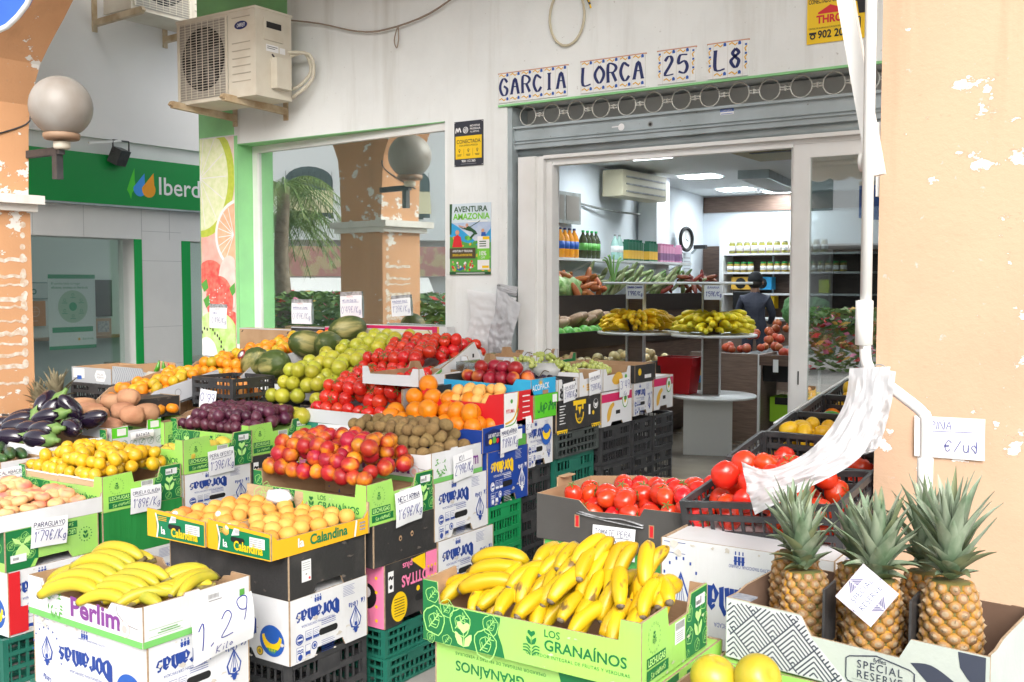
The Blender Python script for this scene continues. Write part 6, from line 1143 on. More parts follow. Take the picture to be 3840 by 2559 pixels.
F.rect(.16, H_ - .035, .285, H_ - .012, 0, 2); F.rect(.185, H_ - .06, .20, H_ - .035, 0, 2); F.rect(.245, H_ - .06, .26, H_ - .035, 0, 2); F.stroke([(.222 + .038 * math.cos(a), H_ - .075 + .05 * math.sin(a)) for a in [math.pi + k * .314 for k in range(11)]], .009, 0, 2); F.poly([(.205, H_ - .045), (.24, H_ - .045), (.222, H_ - .085)], 0, 3); F.text("KAPITAL", .222, H_ - .112, .013, 0, 3, bold=.01, sx=.8)
for k in range(5): F.poly([(.005 + k * .02, .0), (.025 + k * .02, .0), (.015 + k * .02, -.012)], 0, 2); F.poly([(.345 + k * .02, .0), (.365 + k * .02, .0), (.355 + k * .02, -.012)], 0, 2)
F.rect(.005, .002, .105, .010, 0, 2); F.rect(.34, .002, .435, .010, 0, 2); F.circ(.385, H_ - .045, .025, 2, 2, n=18); F.circ(.385, H_ - .042, .021, 1, 3, n=18); F.poly([(.385 + .018 * math.cos(a), H_ - .04 - .02 * math.sin(a)) for a in [math.pi * k / 8 for k in range(9)]] + [(.385 - .014 * math.cos(a), H_ - .036 - .008 * math.sin(a)) for a in [math.pi * k / 8 for k in range(9)]], 2, 4); F.circ(.36, .065, .011, 0, 2, n=12); F.rect(.312, .06, .33, .11, 2, 2)
for k in range(7): F.rect(.03, H_ - .03 - k * .014, .085 - .01 * (k % 3), H_ - .026 - k * .014, 2, 2)
m.build("printed_panel", [YEL, BLACKP, WHITEP], t)
def pink(label, x, y, z0, z1, d):
    H_ = z1 - z0; t = box("pink_carton", label, "carton", "white cartons with a magenta band"); carton(.5, d, H_, WCARD, t, .018); m = MB(); Fr, Ff = faces(m, .5, d); Fr.rect(.002, H_ - .055, d - .002, H_ - .012, 0, 1); Ff.rect(.0, H_ - .055, .498, H_ - .012, 0, 1); m.build("magenta_band", PINKC, t); m = MB(); Fr, Ff = faces(m, .5, d)
    u = d * .28; Fr.poly(curve([(u - .03, .02), (u - .035, .06), (u - .01, .10), (u + .03, .12), (u + .045, .105), (u + .02, .085), (u + .01, .06), (u - .005, .03)]), 0, 2); u = d * .76; Fr.circ(u, H_ - .055, .034, 1, 3, n=20, ry=.045); Fr.circ(u, H_ - .055, .028, 2, 4, n=20, ry=.039); Fr.circ(u, H_ - .05, .016, 1, 5, n=10); Fr.circ(u - .004, H_ - .065, .009, 3, 6, n=8); Fr.rect(d * .46, .055, d * .60, .075, 4, 2); Ff.circ(.44, .08, .035, 5, 2, n=18); m.build("fruit_print", [GOLD, LEAFG, WHITEP, YEL, DARK, BLUE], t)
    t.location = (x, y, z0); return t
pink("white carton with magenta band, nearest of the pair by the doorway", .92, -.555, .805, .985, .345); pink("white carton with magenta band at the end of the row inside the doorway", .92, .055, .83, 1.018, .258)
def dg(Fr, Ff, w_, d, H_): [Fr.circ(.02 + rnd.random() * (d - .04), .01 + rnd.random() * (H_ - .02), .008, 0, 2, n=8) for k in range(26)]; Fr.rect(.05, .02, d - .05, H_ - .01, 1, 3)
grp = lambda d, H_: [(0, H_), (.035, H_), (.05, H_ - .035), (d - .05, H_ - .032), (d - .035, H_), (d, H_)]
small("grape_crate", "black and white crate of dark grapes with a price card", .92, -.985, .985, 1.085, .42, .195, WCARD, BCARD, None, grp, dg, [BLACKP, BCARD])
def dh(Fr, Ff, w_, d, H_): [Fr.circ(d * .36 + (k % 3) * .012, .03 + (k // 3) * .012, .006, 0, 2, n=8) for k in range(9)]; [Fr.circ(d * .86 + (k % 2) * .012, .05 + (k // 2) * .012, .006, 1, 2, n=8) for k in range(8)]; Fr.circ(d * .2, .05, .008, 2, 2, n=4)
small("grape_crate", "white crate of green grapes on the black carton", .92, -.785, .985, 1.105, .42, .225, WCARD, KRAFT, None, grp, dh, [GOLD, mat("grape_print", (.2, .05, .12), .5), YEL])
def di(Fr, Ff, w_, d, H_): Fr.poly(curve([(.12, .03), (.10, .05), (.12, .075), (.16, .09), (.2, .085), (.22, .06), (.2, .035), (.15, .025)]), 0, 2); Fr.circ(.255, .06, .014, 1, 2, n=10); Ff.rect(w_ - .09, .02, w_ - .02, .08, 2, 2); Ff.rect(w_ - .12, .09, w_ - .02, .1, 1, 2)
small("grape_crate", "white crate of grapes with orange drawing above the magenta band", .92, -.54, .99, 1.105, .42, .315, WCARD, KRAFT, None, grp, di, [GOLD, LEAFG, SKYB])
small("black_tray", "low black tray at the far end of the aisle row", .92, -.18, 1.003, 1.10, .45, .26, BCARD, KRAFT, None, None, lambda Fr, Ff, w_, d, H_: (Fr.circ(.06, H_ * .6, .02, 0, 2, n=10), Fr.rect(.12, .02, .2, .04, 1, 2)), [YEL, WHITEP])
for i, (x, y, z, w_, d, mt, l) in enumerate(((.62, -.95, 1.09, .3, .25, WCARD, "empty white grape crate lying behind the green grapes"), (.52, -.62, 1.10, .35, .3, GCARD, "open grey white crate at the back of the grape row"), (.45, -.30, 1.06, .4, .3, DGREEN, "open dark green carton with torn kraft flaps behind the grapes"), (.42, -1.42, 1.06, .35, .4, WCARD, "white crate with a plastic tray behind the dark nectarines"))):
    small("open_crate", l, x, y, z, z + .085, w_, d, mt, KRAFT, grp, grp)
t = box("plastic_punnet", "clear plastic punnet tray beside the dark nectarines", "punnet"); m = MB(); m.box(-.3, 0, 0, .2, 0, .004); m.box(-.3, 0, 0, .004, .004, .05); m.box(-.004, 0, .004, .2, .004, .05); m.box(-.3, -.296, .004, .2, .004, .05); m.build("punnet", glassmat("clear_plastic", (.75, .78, .8), .25, .1), t); t.location = (.70, -1.10, 1.11)
# --- third column: vegetables
small("vegetable_tray", "white printed tray of courgettes at the far left", -.90, -2.70, .665, .762, .6, .21, GCARD, KRAFT, None, None, lambda Fr, Ff, w_, d, H_: (Fr.text("lim", .17, .025, .045, 0, 2, bold=.02, al='R'), Fr.rect(.0, .0, d - .01, .012, 1, 2)), [MATS["purple_print"], MATS["apple_green_print"]])
small("vegetable_tray", "white apple tray holding aubergines, green band at its foot", -.90, -2.485, .69, .80, .6, .325, WCARD, KRAFT, lambda w_, H_: [(0, H_), (w_, H_)], lambda d, H_: [(0, H_ - .006), (.19, H_), (.2, H_ + .012), (.24, H_ + .012), (d, H_ + .008)], lambda Fr, Ff, w_, d, H_: (Fr.rect(.04, .0, .2, .014, 0, 1), Fr.rect(.04, .018, .15, .05, 1, 1), Fr.rect(.24, .02, .3, .08, 2, 1)), [MATS["apple_green_print"], mat("faint_print", (.66, .70, .68), .6), mat("faint_brown", (.66, .60, .54), .6)])
small("vegetable_tray", "green and white tray of sweet potatoes with its label", -.88, -2.155, .725, .848, .55, .29, GCARD, KRAFT, None, lambda d, H_: [(0, H_), (.09, H_ + .005), (.095, H_ - .02), (.20, H_ - .02), (.205, H_ + .02), (d, H_ + .025)], lambda Fr, Ff, w_, d, H_: (Fr.rect(.002, H_ - .05, .09, H_, 0, 1), Fr.rect(.205, H_ - .03, d - .006, H_ + .02, 0, 1), Fr.rect(.03, H_ - .04, .08, H_ - .006, 1, 2), Fr.rect(.22, H_ - .02, .27, H_ + .012, 1, 2), [doodle(Fr, .02 + k * .05, .04, .018, 2, 0) for k in range(6)]), [BGREENC, PAPW, DGREEN])
LT(-.85, -1.875, .735, .848, "pale lettuce tray behind the sweet potatoes, sign slipped", .42, .30)
for (x, y, z, l, w_, d) in ((-.90, -2.69, .24, "courgette", .6, .2), (-.90, -2.47, .24, "aubergine", .6, .30), (-.88, -2.15, .24, "sweet potato", .55, .28), (-.90, -1.59, .24, "small fruit", .55, .45)):
    plain("kraft_carton", "kraft carton supporting the " + l + " tray in the left column", x, y, .244, .66 if l == "courgette" else .688 if l == "aubergine" else .722 if l == "sweet potato" else .732, w_, d, KRAFT); CR(ck, x, y, .004, .242, "black crate on the floor under the " + l + " stack", w_, d)
c99 = plastic("black crate of small fruit carrying the 0,99 kilo card", BLK, .34, .30, .15, 4, name="fruit_crate"); put(c99, -.895, -1.39, .876)
small("apple_tray", "shallow black tray at the foot of the golden apples", -.47, -1.18, .825, .885, .56, .30, BCARD, BCARD, lambda w_, H_: [(0, H_ + .008), (.05, H_ + .008), (.06, H_ - .022), (w_ - .14, H_ - .02), (w_ - .13, H_), (w_, H_)], None)
plain("kraft_carton", "kraft carton under the black apple tray", -.44, -1.17, .30, .823, .58, .45, KRAFT); plain("kraft_carton", "tall kraft carton under the tomato heap", .30, -1.05, .25, .84, .65, .8, KRAFT)
small("tomato_tray", "white topped tray of the lower tomato heap with an offer sheet", .315, -1.425, .845, .912, .635, .42, WCARD, WCARD, lambda w_, H_: [(0, H_), (.46, H_ - .002), (.47, H_ - .02), (w_, H_)], None, lambda Fr, Ff, w_, d, H_: (Ff.circ(.03, .03, .012, 0, 1, n=12), Ff.circ(.03, .03, .010, 1, 2, n=12), Ff.circ(.43, .03, .012, 0, 1, n=12), Ff.circ(.43, .03, .010, 1, 2, n=12)), [GREYP, WCARD])
plain("teal_carton", "teal and white carton under the lower tomato heap", .31, -1.42, .60, .843, .63, .36, mat("teal_card", (.03, .26, .20), .55, (.62, .68, .66), 6, .1, lo=.6, hi=.62))
# --- tilted display cartons leaning on the wall
def tilt(name, label, x0, x1, y0, y1, z0, z1, hgt, outer, inner, extra=None):
    """open carton whose bed rises from (y0,z0) at the front to (y1,z1) at the wall"""
    t = box(name, label, "carton"); a = math.atan2(z1 - z0, y1 - y0); L_ = math.hypot(y1 - y0, z1 - z0); W_ = x1 - x0; m = MB(); m.box(-W_, 0, 0, L_, -.008, 0, 1); Fr, Ff = faces(m, W_, L_)
    Fr.slab([(0, -.01), (L_, -.01), (L_, hgt), (.10, hgt), (0, hgt * .55)], .007, 0, 1, 2); Face(m, (-W_, L_, 0), (0, -1, 0), (0, 0, 1)).slab([(0, -.01), (L_, -.01), (L_, hgt * .55), (L_ - .1, hgt), (0, hgt)], .007, 0, 1, 2)
    Ff.slab([(0, -.01), (W_, -.01), (W_, hgt * .28), (0, hgt * .28)], .007, 0, 1, 2); m.build("carton_body", [outer, inner, KEDGE], t); t.location = (x1, y0, z0); t.rotation_euler = (a, 0, 0)
    m = MB(); F = Face(m, (0, 0, 0), (0, 1, 0), (0, 0, 1))
    for u, v in ((.25, hgt * .5), (.55, hgt * .55)): F.circ(u, v, .022, 0, 1, n=14); F.circ(u, v, .018, 1, 2, n=14)
    m.build("stamp", [GREYP, outer], t); return t
tilt("tomato_carton", "big white carton tilted to show the upper tomato heap", -.40, .10, -1.03, -.52, .99, 1.115, .075, WCARD, WCARD)
tilt("apple_carton", "tilted carton of golden apples beside the tomatoes", -.96, -.39, -.98, -.10, .93, 1.13, .07, WCARD, KRAFT)
tilt("melon_carton", "tilted carton carrying the green melons", -1.12, -.90, -.90, -.10, .96, 1.12, .04, GCARD, KRAFT)
tilt("mandarin_carton", "tilted kraft carton of mandarins in front of the kiwi picture", -1.63, -1.13, -1.12, -.15, .955, 1.12, .10, GCARD, KRAFT)
tilt("mandarin_carton", "lower grey carton of loose mandarins at the left", -1.66, -1.26, -1.70, -1.16, .84, .95, .10, GCARD, KRAFT)
tilt("mandarin_carton", "black fronted carton below the lower mandarins", -1.12, -.90, -1.62, -1.40, .78, .82, .05, BCARD, KRAFT)
for (x0, x1, z1, mt, l) in ((-2.30, -1.78, 1.225, KRAFT, "kraft"), (-1.775, -1.46, 1.245, BCARD, "black"), (-1.455, -1.15, 1.255, PINKC, "magenta")):
    t = box("back_carton", l + " carton standing against the window sill behind the fruit", "carton"); MB().box(x0, x1, -.10, -.02, .95, z1).build("carton_body", mt, t); m = MB(); F = Face(m, (x0, -.1, .95), (1, 0, 0), (0, 0, 1)); a, b = x1 - x0, z1 - .95
    for u in (.03, a - .03): F.stroke([(u - .008, b - .03), (u + .008, b - .015)], .008, 0, 1)
    F.rect(.0, b - .006, a, b, 1, 1)
    if l == "black": [F.rect(.02, b - .10 + k * .014, a - .03, b - .097 + k * .014, 2, 1) for k in range(6)]
    m.build("edge_print", [DARK, GCARD, GREYP], t)
t = box("back_carton", "white and crimson carton with a barcode behind the tomatoes", "carton"); MB().box(-1.145, -.42, -.10, -.02, .95, 1.275).build("carton_body", WCARD, t); m = MB(); F = Face(m, (-1.145, -.1, .95), (1, 0, 0), (0, 0, 1)); a, b = .725, .325
F.rect(0, b - .022, a - .10, b - .002, 0, 1); F.rect(0, 0, .02, b - .022, 0, 1); F.rect(a - .115, 0, a - .075, b, 0, 1); F.rect(a - .075, 0, a - .06, b, 1, 1); F.rect(.02, b - .045, a - .12, b - .028, 2, 1); F.circ(a - .03, .2, .028, 3, 1, ry=.045); F.circ(a - .03, .2, .024, 4, 2, ry=.04); F.circ(a - .03, .2, .014, 3, 3, n=8)
for k in range(16): F.rect(.45 + k * .007, .12, .453 + k * .007 + (k % 3) * .001, .22, 5, 1)
F.text("International", .1, .19, .012, 3, 1); F.stroke([(.02, b - .05), (.04, b - .02)], .008, 6, 2); F.stroke([(a - .15, b - .02), (a - .12, b - .05)], .008, 6, 2)
for k in range(4): F.circ(.07 + k * .05, .12, .012, 7, 1, n=6); F.circ(.07 + k * .05, .12, .009, 4, 2, n=6)
m.build("printed_panel", [PINKC, GOLD, mat("pale_yellow_print", (.72, .68, .45), .5), LEAFG, WHITEP, NAVY, KRAFT, GREYP], t)
t = box("side_board", "white cardboard panel propped along the right of the tomato heap", "board"); m = MB(); Face(m, (.31, -1.40, .82), (0, 1, 0), (0, 0, 1)).slab([(0, 0), (.72, 0), (.70, .22), (.64, .33), (.58, .42), (.40, .34), (.114, .23), (.0, .22)], .012, 0, 0, 1); m.build("board", [WCARD, KEDGE], t); m = MB(); F = Face(m, (.311, -1.40, .82), (0, 1, 0), (0, 0, 1)); F.text("un", .60, .22, .06, 0, 1, rot=1.4, bold=.01); F.circ(.42, .15, .022, 1, 1); F.circ(.42, .15, .018, 2, 2); F.circ(.50, .24, .022, 1, 1); F.circ(.50, .24, .018, 2, 2); F.rect(.56, .34, .575, .36, 3, 1); F.poly([(.15, .235), (.30, .30), (.30, .285), (.16, .225)], 4, 1); m.build("print", [NAVY, GREYP, WCARD, DARK, LEAFG], t)
# --- left end: pineapple trays on black crates
t = box("pineapple_tray", "grey SPECIAL RESERVE trays' left box with torn labels, far left", "tray"); tray(.42, .36, .10, flat(.42, .10), flat(.36, .1), mat("dull_grey_card", (.36, .38, .40), .6), KRAFT, t); m = MB(); F = Face(m, (-.42, 0, 0), (1, 0, 0), (0, 0, 1)); F.poly([(.25, .05), (.27, .085), (.35, .085), (.37, .05), (.35, .015), (.27, .015)], 0, 1); F.text("SPECIAL", .31, .053, .014, 1, 2); F.text("RESERVE", .31, .034, .014, 1, 2); F.rect(.02, .03, .14, .09, 0, 1); F.rect(.06, .02, .11, .045, 2, 2); m.build("printed_panel", [PAPW, MATS["slate_print"], BLUE], t); t.location = (-2.29, -1.17, .90)
t = box("pineapple_tray", "dark chevron pineapple tray holding peppers, far left", "tray"); tray(.64, .36, .115, [(0, .115), (.3, .112), (.31, .09), (.47, .09), (.48, .12), (.64, .125)], flat(.36, .115), mat("dull_grey_card", (1, 1, 1)), KRAFT, t); m = MB(); F = Face(m, (-.64, 0, 0), (1, 0, 0), (0, 0, 1)); F.poly([(.30, .05), (.36, .1), (.52, .1), (.56, .07), (.5, .01), (.36, .01)], 2, 1); F.stroke([(.37, .05), (.39, .085), (.50, .085), (.52, .05), (.50, .015), (.39, .015)], .004, 1, 2, True); F.text("SPECIAL", .445, .054, .016, 1, 2); F.text("RESERVE", .445, .03, .016, 1, 2); F.poly(curve([(.54, .12), (.58, .10), (.62, .06), (.60, .11)]), 1, 2)
for k in range(14): F.stroke([(.01 + k * .022, .0), (.04 + k * .022, .06), (.01 + k * .022, .11)], .0025, 1, 1)
m.build("printed_panel", [PAPW, MATS["slate_print"], mat("beige_print", (.46, .43, .36), .6)], t); t.location = (-1.64, -1.165, .905)
cl = plastic("black crate below the grey pineapple trays, left", BLK, .5, .36, .17, 6, name="fruit_crate"); put(cl, -2.20, -1.19, .73); put(cl, -1.66, -1.19, .735, label="black crate below the dark pineapple tray, left of the mandarins"); put(cl, -2.30, -1.62, .56, label="black crate with dried pineapple tops at the left pillar"); put(cl, -1.76, -1.60, .56, label="black crate behind the sweet potatoes"); put(cl, -1.70, -1.19, .56, label="lower black crate behind the sweet potatoes")
for i in range(3): put(cl, -2.2 + .02 * i, -1.19, .18 * i + .01, label=("floor", "second", "third")[i] + " black crate in the left end column"); put(cl, -1.72, -1.6, .18 * i + .01, label=("floor", "second", "third")[i] + " black crate behind the courgette stack")
# --- stepped stand of black crates on the right, by the glass door
t = thing("crate_stand", "dark sloping stand under the black fruit crates by the glass door", "stand"); m = MB(); m.add([(2.04, -2.05, 0), (2.04, .0, 0), (2.04, .0, .98), (2.04, -2.05, .62), (2.60, -2.05, 0), (2.60, .0, 0), (2.60, .0, .98), (2.60, -2.05, .62)], [(0, 3, 2, 1), (4, 5, 6, 7), (3, 7, 6, 2), (0, 4, 7, 3), (1, 2, 6, 5)]); m.build("body", DARK, t)
m = MB(); m.add([(2.03, -1.12, .85), (2.03, -.05, .98), (2.03, -.05, 1.085), (2.03, -1.12, .975), (2.038, -1.12, .85), (2.038, -.05, .98), (2.038, -.05, 1.085), (2.038, -1.12, .975)], [(0, 3, 2, 1), (4, 5, 6, 7), (2, 3, 7, 6), (0, 1, 5, 4), (1, 2, 6, 5), (0, 4, 7, 3)]); m.build("side_board", mat("board_dark_grey", (.07, .07, .07), .4), t); MB().bar((2.032, -1.12, .979), (2.032, -.05, 1.089), .012, .006).build("edge_strip", ALU, t)
tc = plastic("black slatted crate of pear tomatoes tilted over the grey tray", BLK, .52, .36, .165, 5, True, "black fruit crates on the sloping stand", "fruit_crate")
for i, (x, y, z, l) in enumerate(((2.60, -2.13, .735, "black slatted crate of tomatoes nearest the pineapples on the sloping stand"), (2.60, -1.74, .775, "black crate of big ripe tomatoes and peppers, second on the sloping stand"), (2.60, -1.36, .81, "black crate with lemons at its corner, third on the sloping stand"), (2.60, -.98, .845, "black crate of oranges and green peppers, fourth on the sloping stand"), (2.60, -.60, .885, "black crate of lemons at the top of the sloping stand by the door"))):
    o = put(tc, x, y, z, label=l); o.rotation_euler = (R(8), R(-6) if i == 0 else 0, R(-3 if i == 0 else 0))
# ------------------------------------------------------------------ fruit and vegetables
def fruit(name, mt, r, f=None, seg=16, ring=11, extra=None):
    m = MB(); m.ball((0, 0, 0), r, seg, ring, 0, f); o = m.build(name, mt); KID[o] = []
    if extra: extra(o); KID[o] = [(c, []) for c in kids(o)]
    return o
def strew(protos, spots, label, cat, group, rot='any', sz=(.9, 1.1), seed=1):
    rr = random.Random(seed)
    for i, p in enumerate(spots):
        q = protos[i % len(protos)]
        if q.get("label") is None: o = q
        else: o = dup(q)
        tag(o, label, cat, group); o.location = p; k = rr.uniform(*sz); o.scale = (k * rr.uniform(.94, 1.06), k * rr.uniform(.94, 1.06), k * rr.uniform(.93, 1.07))
        if rot == 'any': o.rotation_euler = (rr.uniform(-1.9, 1.9), rr.uniform(-1.9, 1.9), rr.uniform(0, 6.28))
        elif rot == 'up': o.rotation_euler = (rr.uniform(-.7, .7), rr.uniform(-.7, .7), rr.uniform(0, 6.28))
        elif rot == 'flat': o.rotation_euler = (rr.uniform(-.3, .3), rr.uniform(-.3, .3), rr.uniform(0, 6.28))
        else: o.rotation_euler = rot(rr)
def heap(x0, x1, y0, y1, zf, r, layers=2, seed=1, jit=.22, inset=.8, dz=1.35, keep=1.0):
    """hexagonal bed of fruit with looser layers piled on it; zf(x, y) is the bed"""
    rr = random.Random(seed); out = []; s = 2 * r * .97
    for l in range(layers):
        k = l * r * inset * 1.3; j = 0; y = y0 + r + k
        while y <= y1 - r * .8 - k * .4:
            x = x0 + r + k + (r if j % 2 else 0) + (r * .5 if l % 2 else 0)
            while x <= x1 - r * .9 - k:
                if l == 0 or rr.random() < keep: out.append((x + rr.uniform(-jit, jit) * r, y + rr.uniform(-jit, jit) * r, zf(x, y) + r + l * r * dz + rr.uniform(-.12, .2) * r))
                x += s
            y += s * .88; j += 1
    return [p for p in out if sum(1 for q in out if q[2] - p[2] > .6 * r and math.hypot(q[0] - p[0], q[1] - p[1]) < 1.6 * r) < 3 or not any(q[2] - p[2] > .5 * r and math.hypot(q[0] - p[0], q[1] - p[1]) < 1.8 * r and (q[0] - p[0]) * .55 - (q[1] - p[1]) * .83 > .25 * r for q in out)]
flatz = lambda z: (lambda x, y: z)
def dimple(t, a): return 1 - .20 * math.exp(-((t - 1.571) / .33) ** 2) - .10 * math.exp(-((t + 1.571) / .3) ** 2)
def ribs(n, k): return lambda t, a: (1 - .16 * math.exp(-((t - 1.571) / .35) ** 2)) * (1 + k * math.cos(n * a) * math.sin(max(0, t + .3)))
def suture(t, a): return (1 - .12 * math.exp(-((t - 1.571) / .3) ** 2)) * (1 - .06 * math.exp(-((a - 3.14) / .25) ** 2))
TOM = mat("tomato_skin", (.66, .020, .012), .22, (.58, .035, .012), 4, rnd=.10, coat=.3, lo=.3, hi=.8)
TOM2 = mat("tomato_skin_orange", (.72, .055, .012), .24, (.64, .022, .012), 5, rnd=.08, coat=.3)
CALYX = mat("tomato_calyx", (.10, .17, .03), .7)
def calyx(o, r=.035, h=.78):
    m = MB()
    for k in range(5):
        a = k * 1.2566 + .3; c, s = math.cos(a), math.sin(a); z = h * r
        m.add([(0, 0, z + .002), (.3 * r * c - .1 * r * s, .3 * r * s + .1 * r * c, z + .004), (.72 * r * c, .72 * r * s, z + .001), (.3 * r * c + .1 * r * s, .3 * r * s - .1 * r * c, z + .004)], [(0, 1, 2, 3)])
    m.tube([(0, 0, h * r - .002), (.001, 0, h * r + .008)], .002, 5); m.build("calyx", CALYX, o)
t1 = fruit("tomato", TOM, (.036, .036, .031), ribs(5, .03), extra=lambda o: calyx(o, .036, .72)); t2 = fruit("tomato", TOM2, (.034, .035, .032), ribs(6, .02), extra=lambda o: calyx(o, .035, .78)); t3 = fruit("tomato", TOM, (.037, .034, .033), ribs(4, .04), extra=lambda o: calyx(o, .035, .78))
T_ = [t1, t3, t1, t2, t3]
up = lambda x, y: .995 + (y + 1.03) * .15
strew(T_, heap(-.395, .09, -1.02, -.50, lambda x, y: .995 + (y + 1.03) * .245, .035, 3, 3, inset=.4, keep=.9) + heap(-.45, -.05, -.52, -.14, flatz(1.10), .035, 2, 43, inset=.4), "red tomato in the upper heap of the tilted white carton", "tomato", "tomatoes in the upper heap", 'any', (.92, 1.1), 5)
tl = [fruit("tomato", TOM, (.038, .037, .033), ribs(5, .03), extra=lambda o: calyx(o, .037, .75)), fruit("tomato", TOM2, (.036, .037, .034), ribs(6, .025), extra=lambda o: calyx(o, .036, .78))]
strew([tl[0], tl[0], tl[1]], heap(-.32, .30, -1.41, -1.0, lambda x, y: .865 + (y + 1.41) * .24, .037, 3, 8, inset=.4, keep=.9), "red tomato in the lower heap over the offer sheet", "tomato", "tomatoes in the lower heap", 'any', (.92, 1.12), 6)
APP = mat("golden_apple_skin", (.52, .47, .035), .32, (.42, .45, .04), 5, rnd=.12, coat=.2); APS = mat("apple_stem", (.12, .08, .03), .7)
def stem(o): MB().tube([(0, 0, .030), (.003, .001, .044)], .0016, 5).build("stem", APS, o)
a1_ = fruit("golden_apple", APP, (.042, .042, .041), dimple, extra=stem); a2_ = fruit("golden_apple", APP, (.041, .043, .044), lambda t, a: dimple(t, a) * (1 - .07 * (t < 0) * abs(math.sin(t))), extra=stem)
strew([a1_, a2_], heap(-.92, -.40, -1.16, -.25, lambda x, y: .86 + (y + 1.16) * .25, .045, 3, 4, inset=.5, keep=.85), "yellow green apple heaped beside the tomatoes", "apple", "golden apples beside the tomatoes", 'any', (.92, 1.12), 3)
a3_ = fruit("yellow_apple", APP, (.046, .045, .044), dimple)
strew([a3_], [(-.62 + k * .075, -1.445 + (k % 2) * .03, .865 + (k % 3) * .008) for k in range(5)], "large yellow apple in the row behind the dark plums", "apple", "yellow apples behind the plums", 'any', (.95, 1.1), 9)
tag(MB().box(-.68, -.28, -1.50, -1.40, .70, .825).build("green_tray_end", LGREEN), "lime green tray end under the yellow apples behind the plums", "tray")
MAN = mat("mandarin_peel", (.72, .22, .006), .42, (.66, .29, .012), 4, .22, 75, rnd=.12, lo=.4, hi=.75); MANG = mat("mandarin_peel_green", (.56, .32, .012), .42, (.42, .36, .02), 5, .22, 75, rnd=.12)
m1 = fruit("mandarin", MAN, (.034, .034, .030), dimple); m2 = fruit("mandarin", MANG, (.035, .034, .031), dimple); m3 = fruit("mandarin", MAN, (.033, .034, .031), ribs(7, .012))
M_ = [m1, m3, m1, m2, m1, m3, m2]
strew(M_, heap(-1.62, -1.14, -1.10, -.18, lambda x, y: .975 + (y + 1.1) * .17, .036, 2, 11, inset=.5, keep=.8), "orange mandarin heaped in the tilted kraft carton by the kiwi picture", "mandarin", "mandarins in the upper carton", 'any', (.9, 1.14), 8)
m4 = fruit("mandarin", MAN, (.035, .035, .031), dimple); m5 = fruit("mandarin", MANG, (.036, .035, .032), dimple)
strew([m4, m5, m4], heap(-1.65, -1.27, -1.68, -1.20, lambda x, y: .855 + (y + 1.68) * .22, .036, 2, 12, inset=.5, keep=.85), "mandarin spilling in the lower grey carton at the left", "mandarin", "mandarins in the lower carton", 'any', (.9, 1.14), 9)
strew([m4], [(-1.06, -1.66, .885), (-1.12, -1.70, .88), (-1.15, -1.62, .89), (-1.2, -1.72, .875)], "mandarin lying loose beside the sweet potatoes", "mandarin", "loose mandarins by the sweet potatoes", 'any')
ORA = mat("orange_peel", (.78, .20, .003), .38, (.74, .25, .005), 4, .25, 60, rnd=.07)
o1 = fruit("orange", ORA, (.043, .043, .038), dimple, 20, 14); o2 = fruit("orange", ORA, (.041, .042, .038), ribs(8, .012), 20, 14)
strew([o1, o2], heap(.40, .91, -1.60, -1.29, lambda x, y: .875, .041, 2, 14, keep=.9, inset=.5) + [(.36, -1.55, .93), (.30, -1.56, .90), (.33, -1.48, .945), (.43, -1.46, 1.02), (.52, -1.44, 1.02), (.60, -1.42, 1.015), (.47, -1.41, 1.075), (.70, -1.40, 1.01)], "large bright orange mandarin heaped over the blue box", "mandarin", "mandarins in the blue box", 'any', (.94, 1.12), 4)
KIW = mat("kiwi_skin", (.20, .125, .045), .85, (.27, .18, .07), 14, .5, 160, rnd=.16)
k1 = fruit("kiwi", KIW, (.0255, .0245, .033), lambda t, a: 1 - .04 * abs(math.sin(t)) ** 6); k2 = fruit("kiwi", KIW, (.027, .025, .031))
strew([k1, k2], heap(.34, .91, -1.95, -1.62, lambda x, y: .815 + .03 * math.sin((y + 1.95) * 9), .0275, 3, 15, inset=.7, keep=.85), "brown kiwi piled in the white apple tray", "kiwi", "kiwis in the white tray", 'any', (.92, 1.1), 5)
NEC = mat("nectarine_skin", (.36, .012, .016), .42, (.72, .25, .015), 13, rnd=.25, detail=4, lo=.45, hi=.63); 
n1 = fruit("nectarine", NEC, (.0325, .0325, .0315), suture); n2 = fruit("nectarine", NEC, (.031, .032, .032), suture)
strew([n1, n2], heap(.335, .905, -2.33, -1.97, lambda x, y: .775 + .03 * math.sin(max(0, (y + 2.33)) * 7), .0325, 3, 16, inset=.4, keep=.8), "red and yellow nectarine heaped in the lime green tray", "nectarine", "nectarines in the lime green tray", 'any', (.92, 1.12), 6)
NECD = mat("dark_nectarine_skin", (.30, .012, .022), .35, (.68, .2, .03), 11, rnd=.16, detail=2, lo=.55, hi=.68)
strew([fruit("dark_nectarine", NECD, .034, suture)], heap(.50, .88, -1.22, -1.02, flatz(1.065), .034, 2, 17, keep=.8), "dark red nectarine in the light blue box", "nectarine", "dark nectarines in the blue box", 'any')
APR = mat("apricot_skin", (.80, .40, .07), .55, (.84, .50, .16), 5, rnd=.09)
strew([fruit("apricot", APR, (.030, .029, .029), suture)], heap(.49, .86, -1.44, -1.22, flatz(.985), .029, 2, 18, keep=.7), "pale orange apricot in the red box behind the mandarins", "apricot", "apricots in the red box", 'any')
PAL = mat("pale_apricot_skin", (.72, .33, .05), .6, (.78, .42, .10), 4, rnd=.07); PALR = mat("blushed_apricot_skin", (.72, .31, .05), .6, (.68, .2, .045), 4, rnd=.07, lo=.5, hi=.75)
STK = WHITEP
def fsticker(o): MB().lathe([(.0, 0), (.011, 0), (.011, .0006), (0, .0007)], 12).build("fruit_sticker", STK, o, loc=(0, -.0265, .016), rot=(R(62), 0, 0))
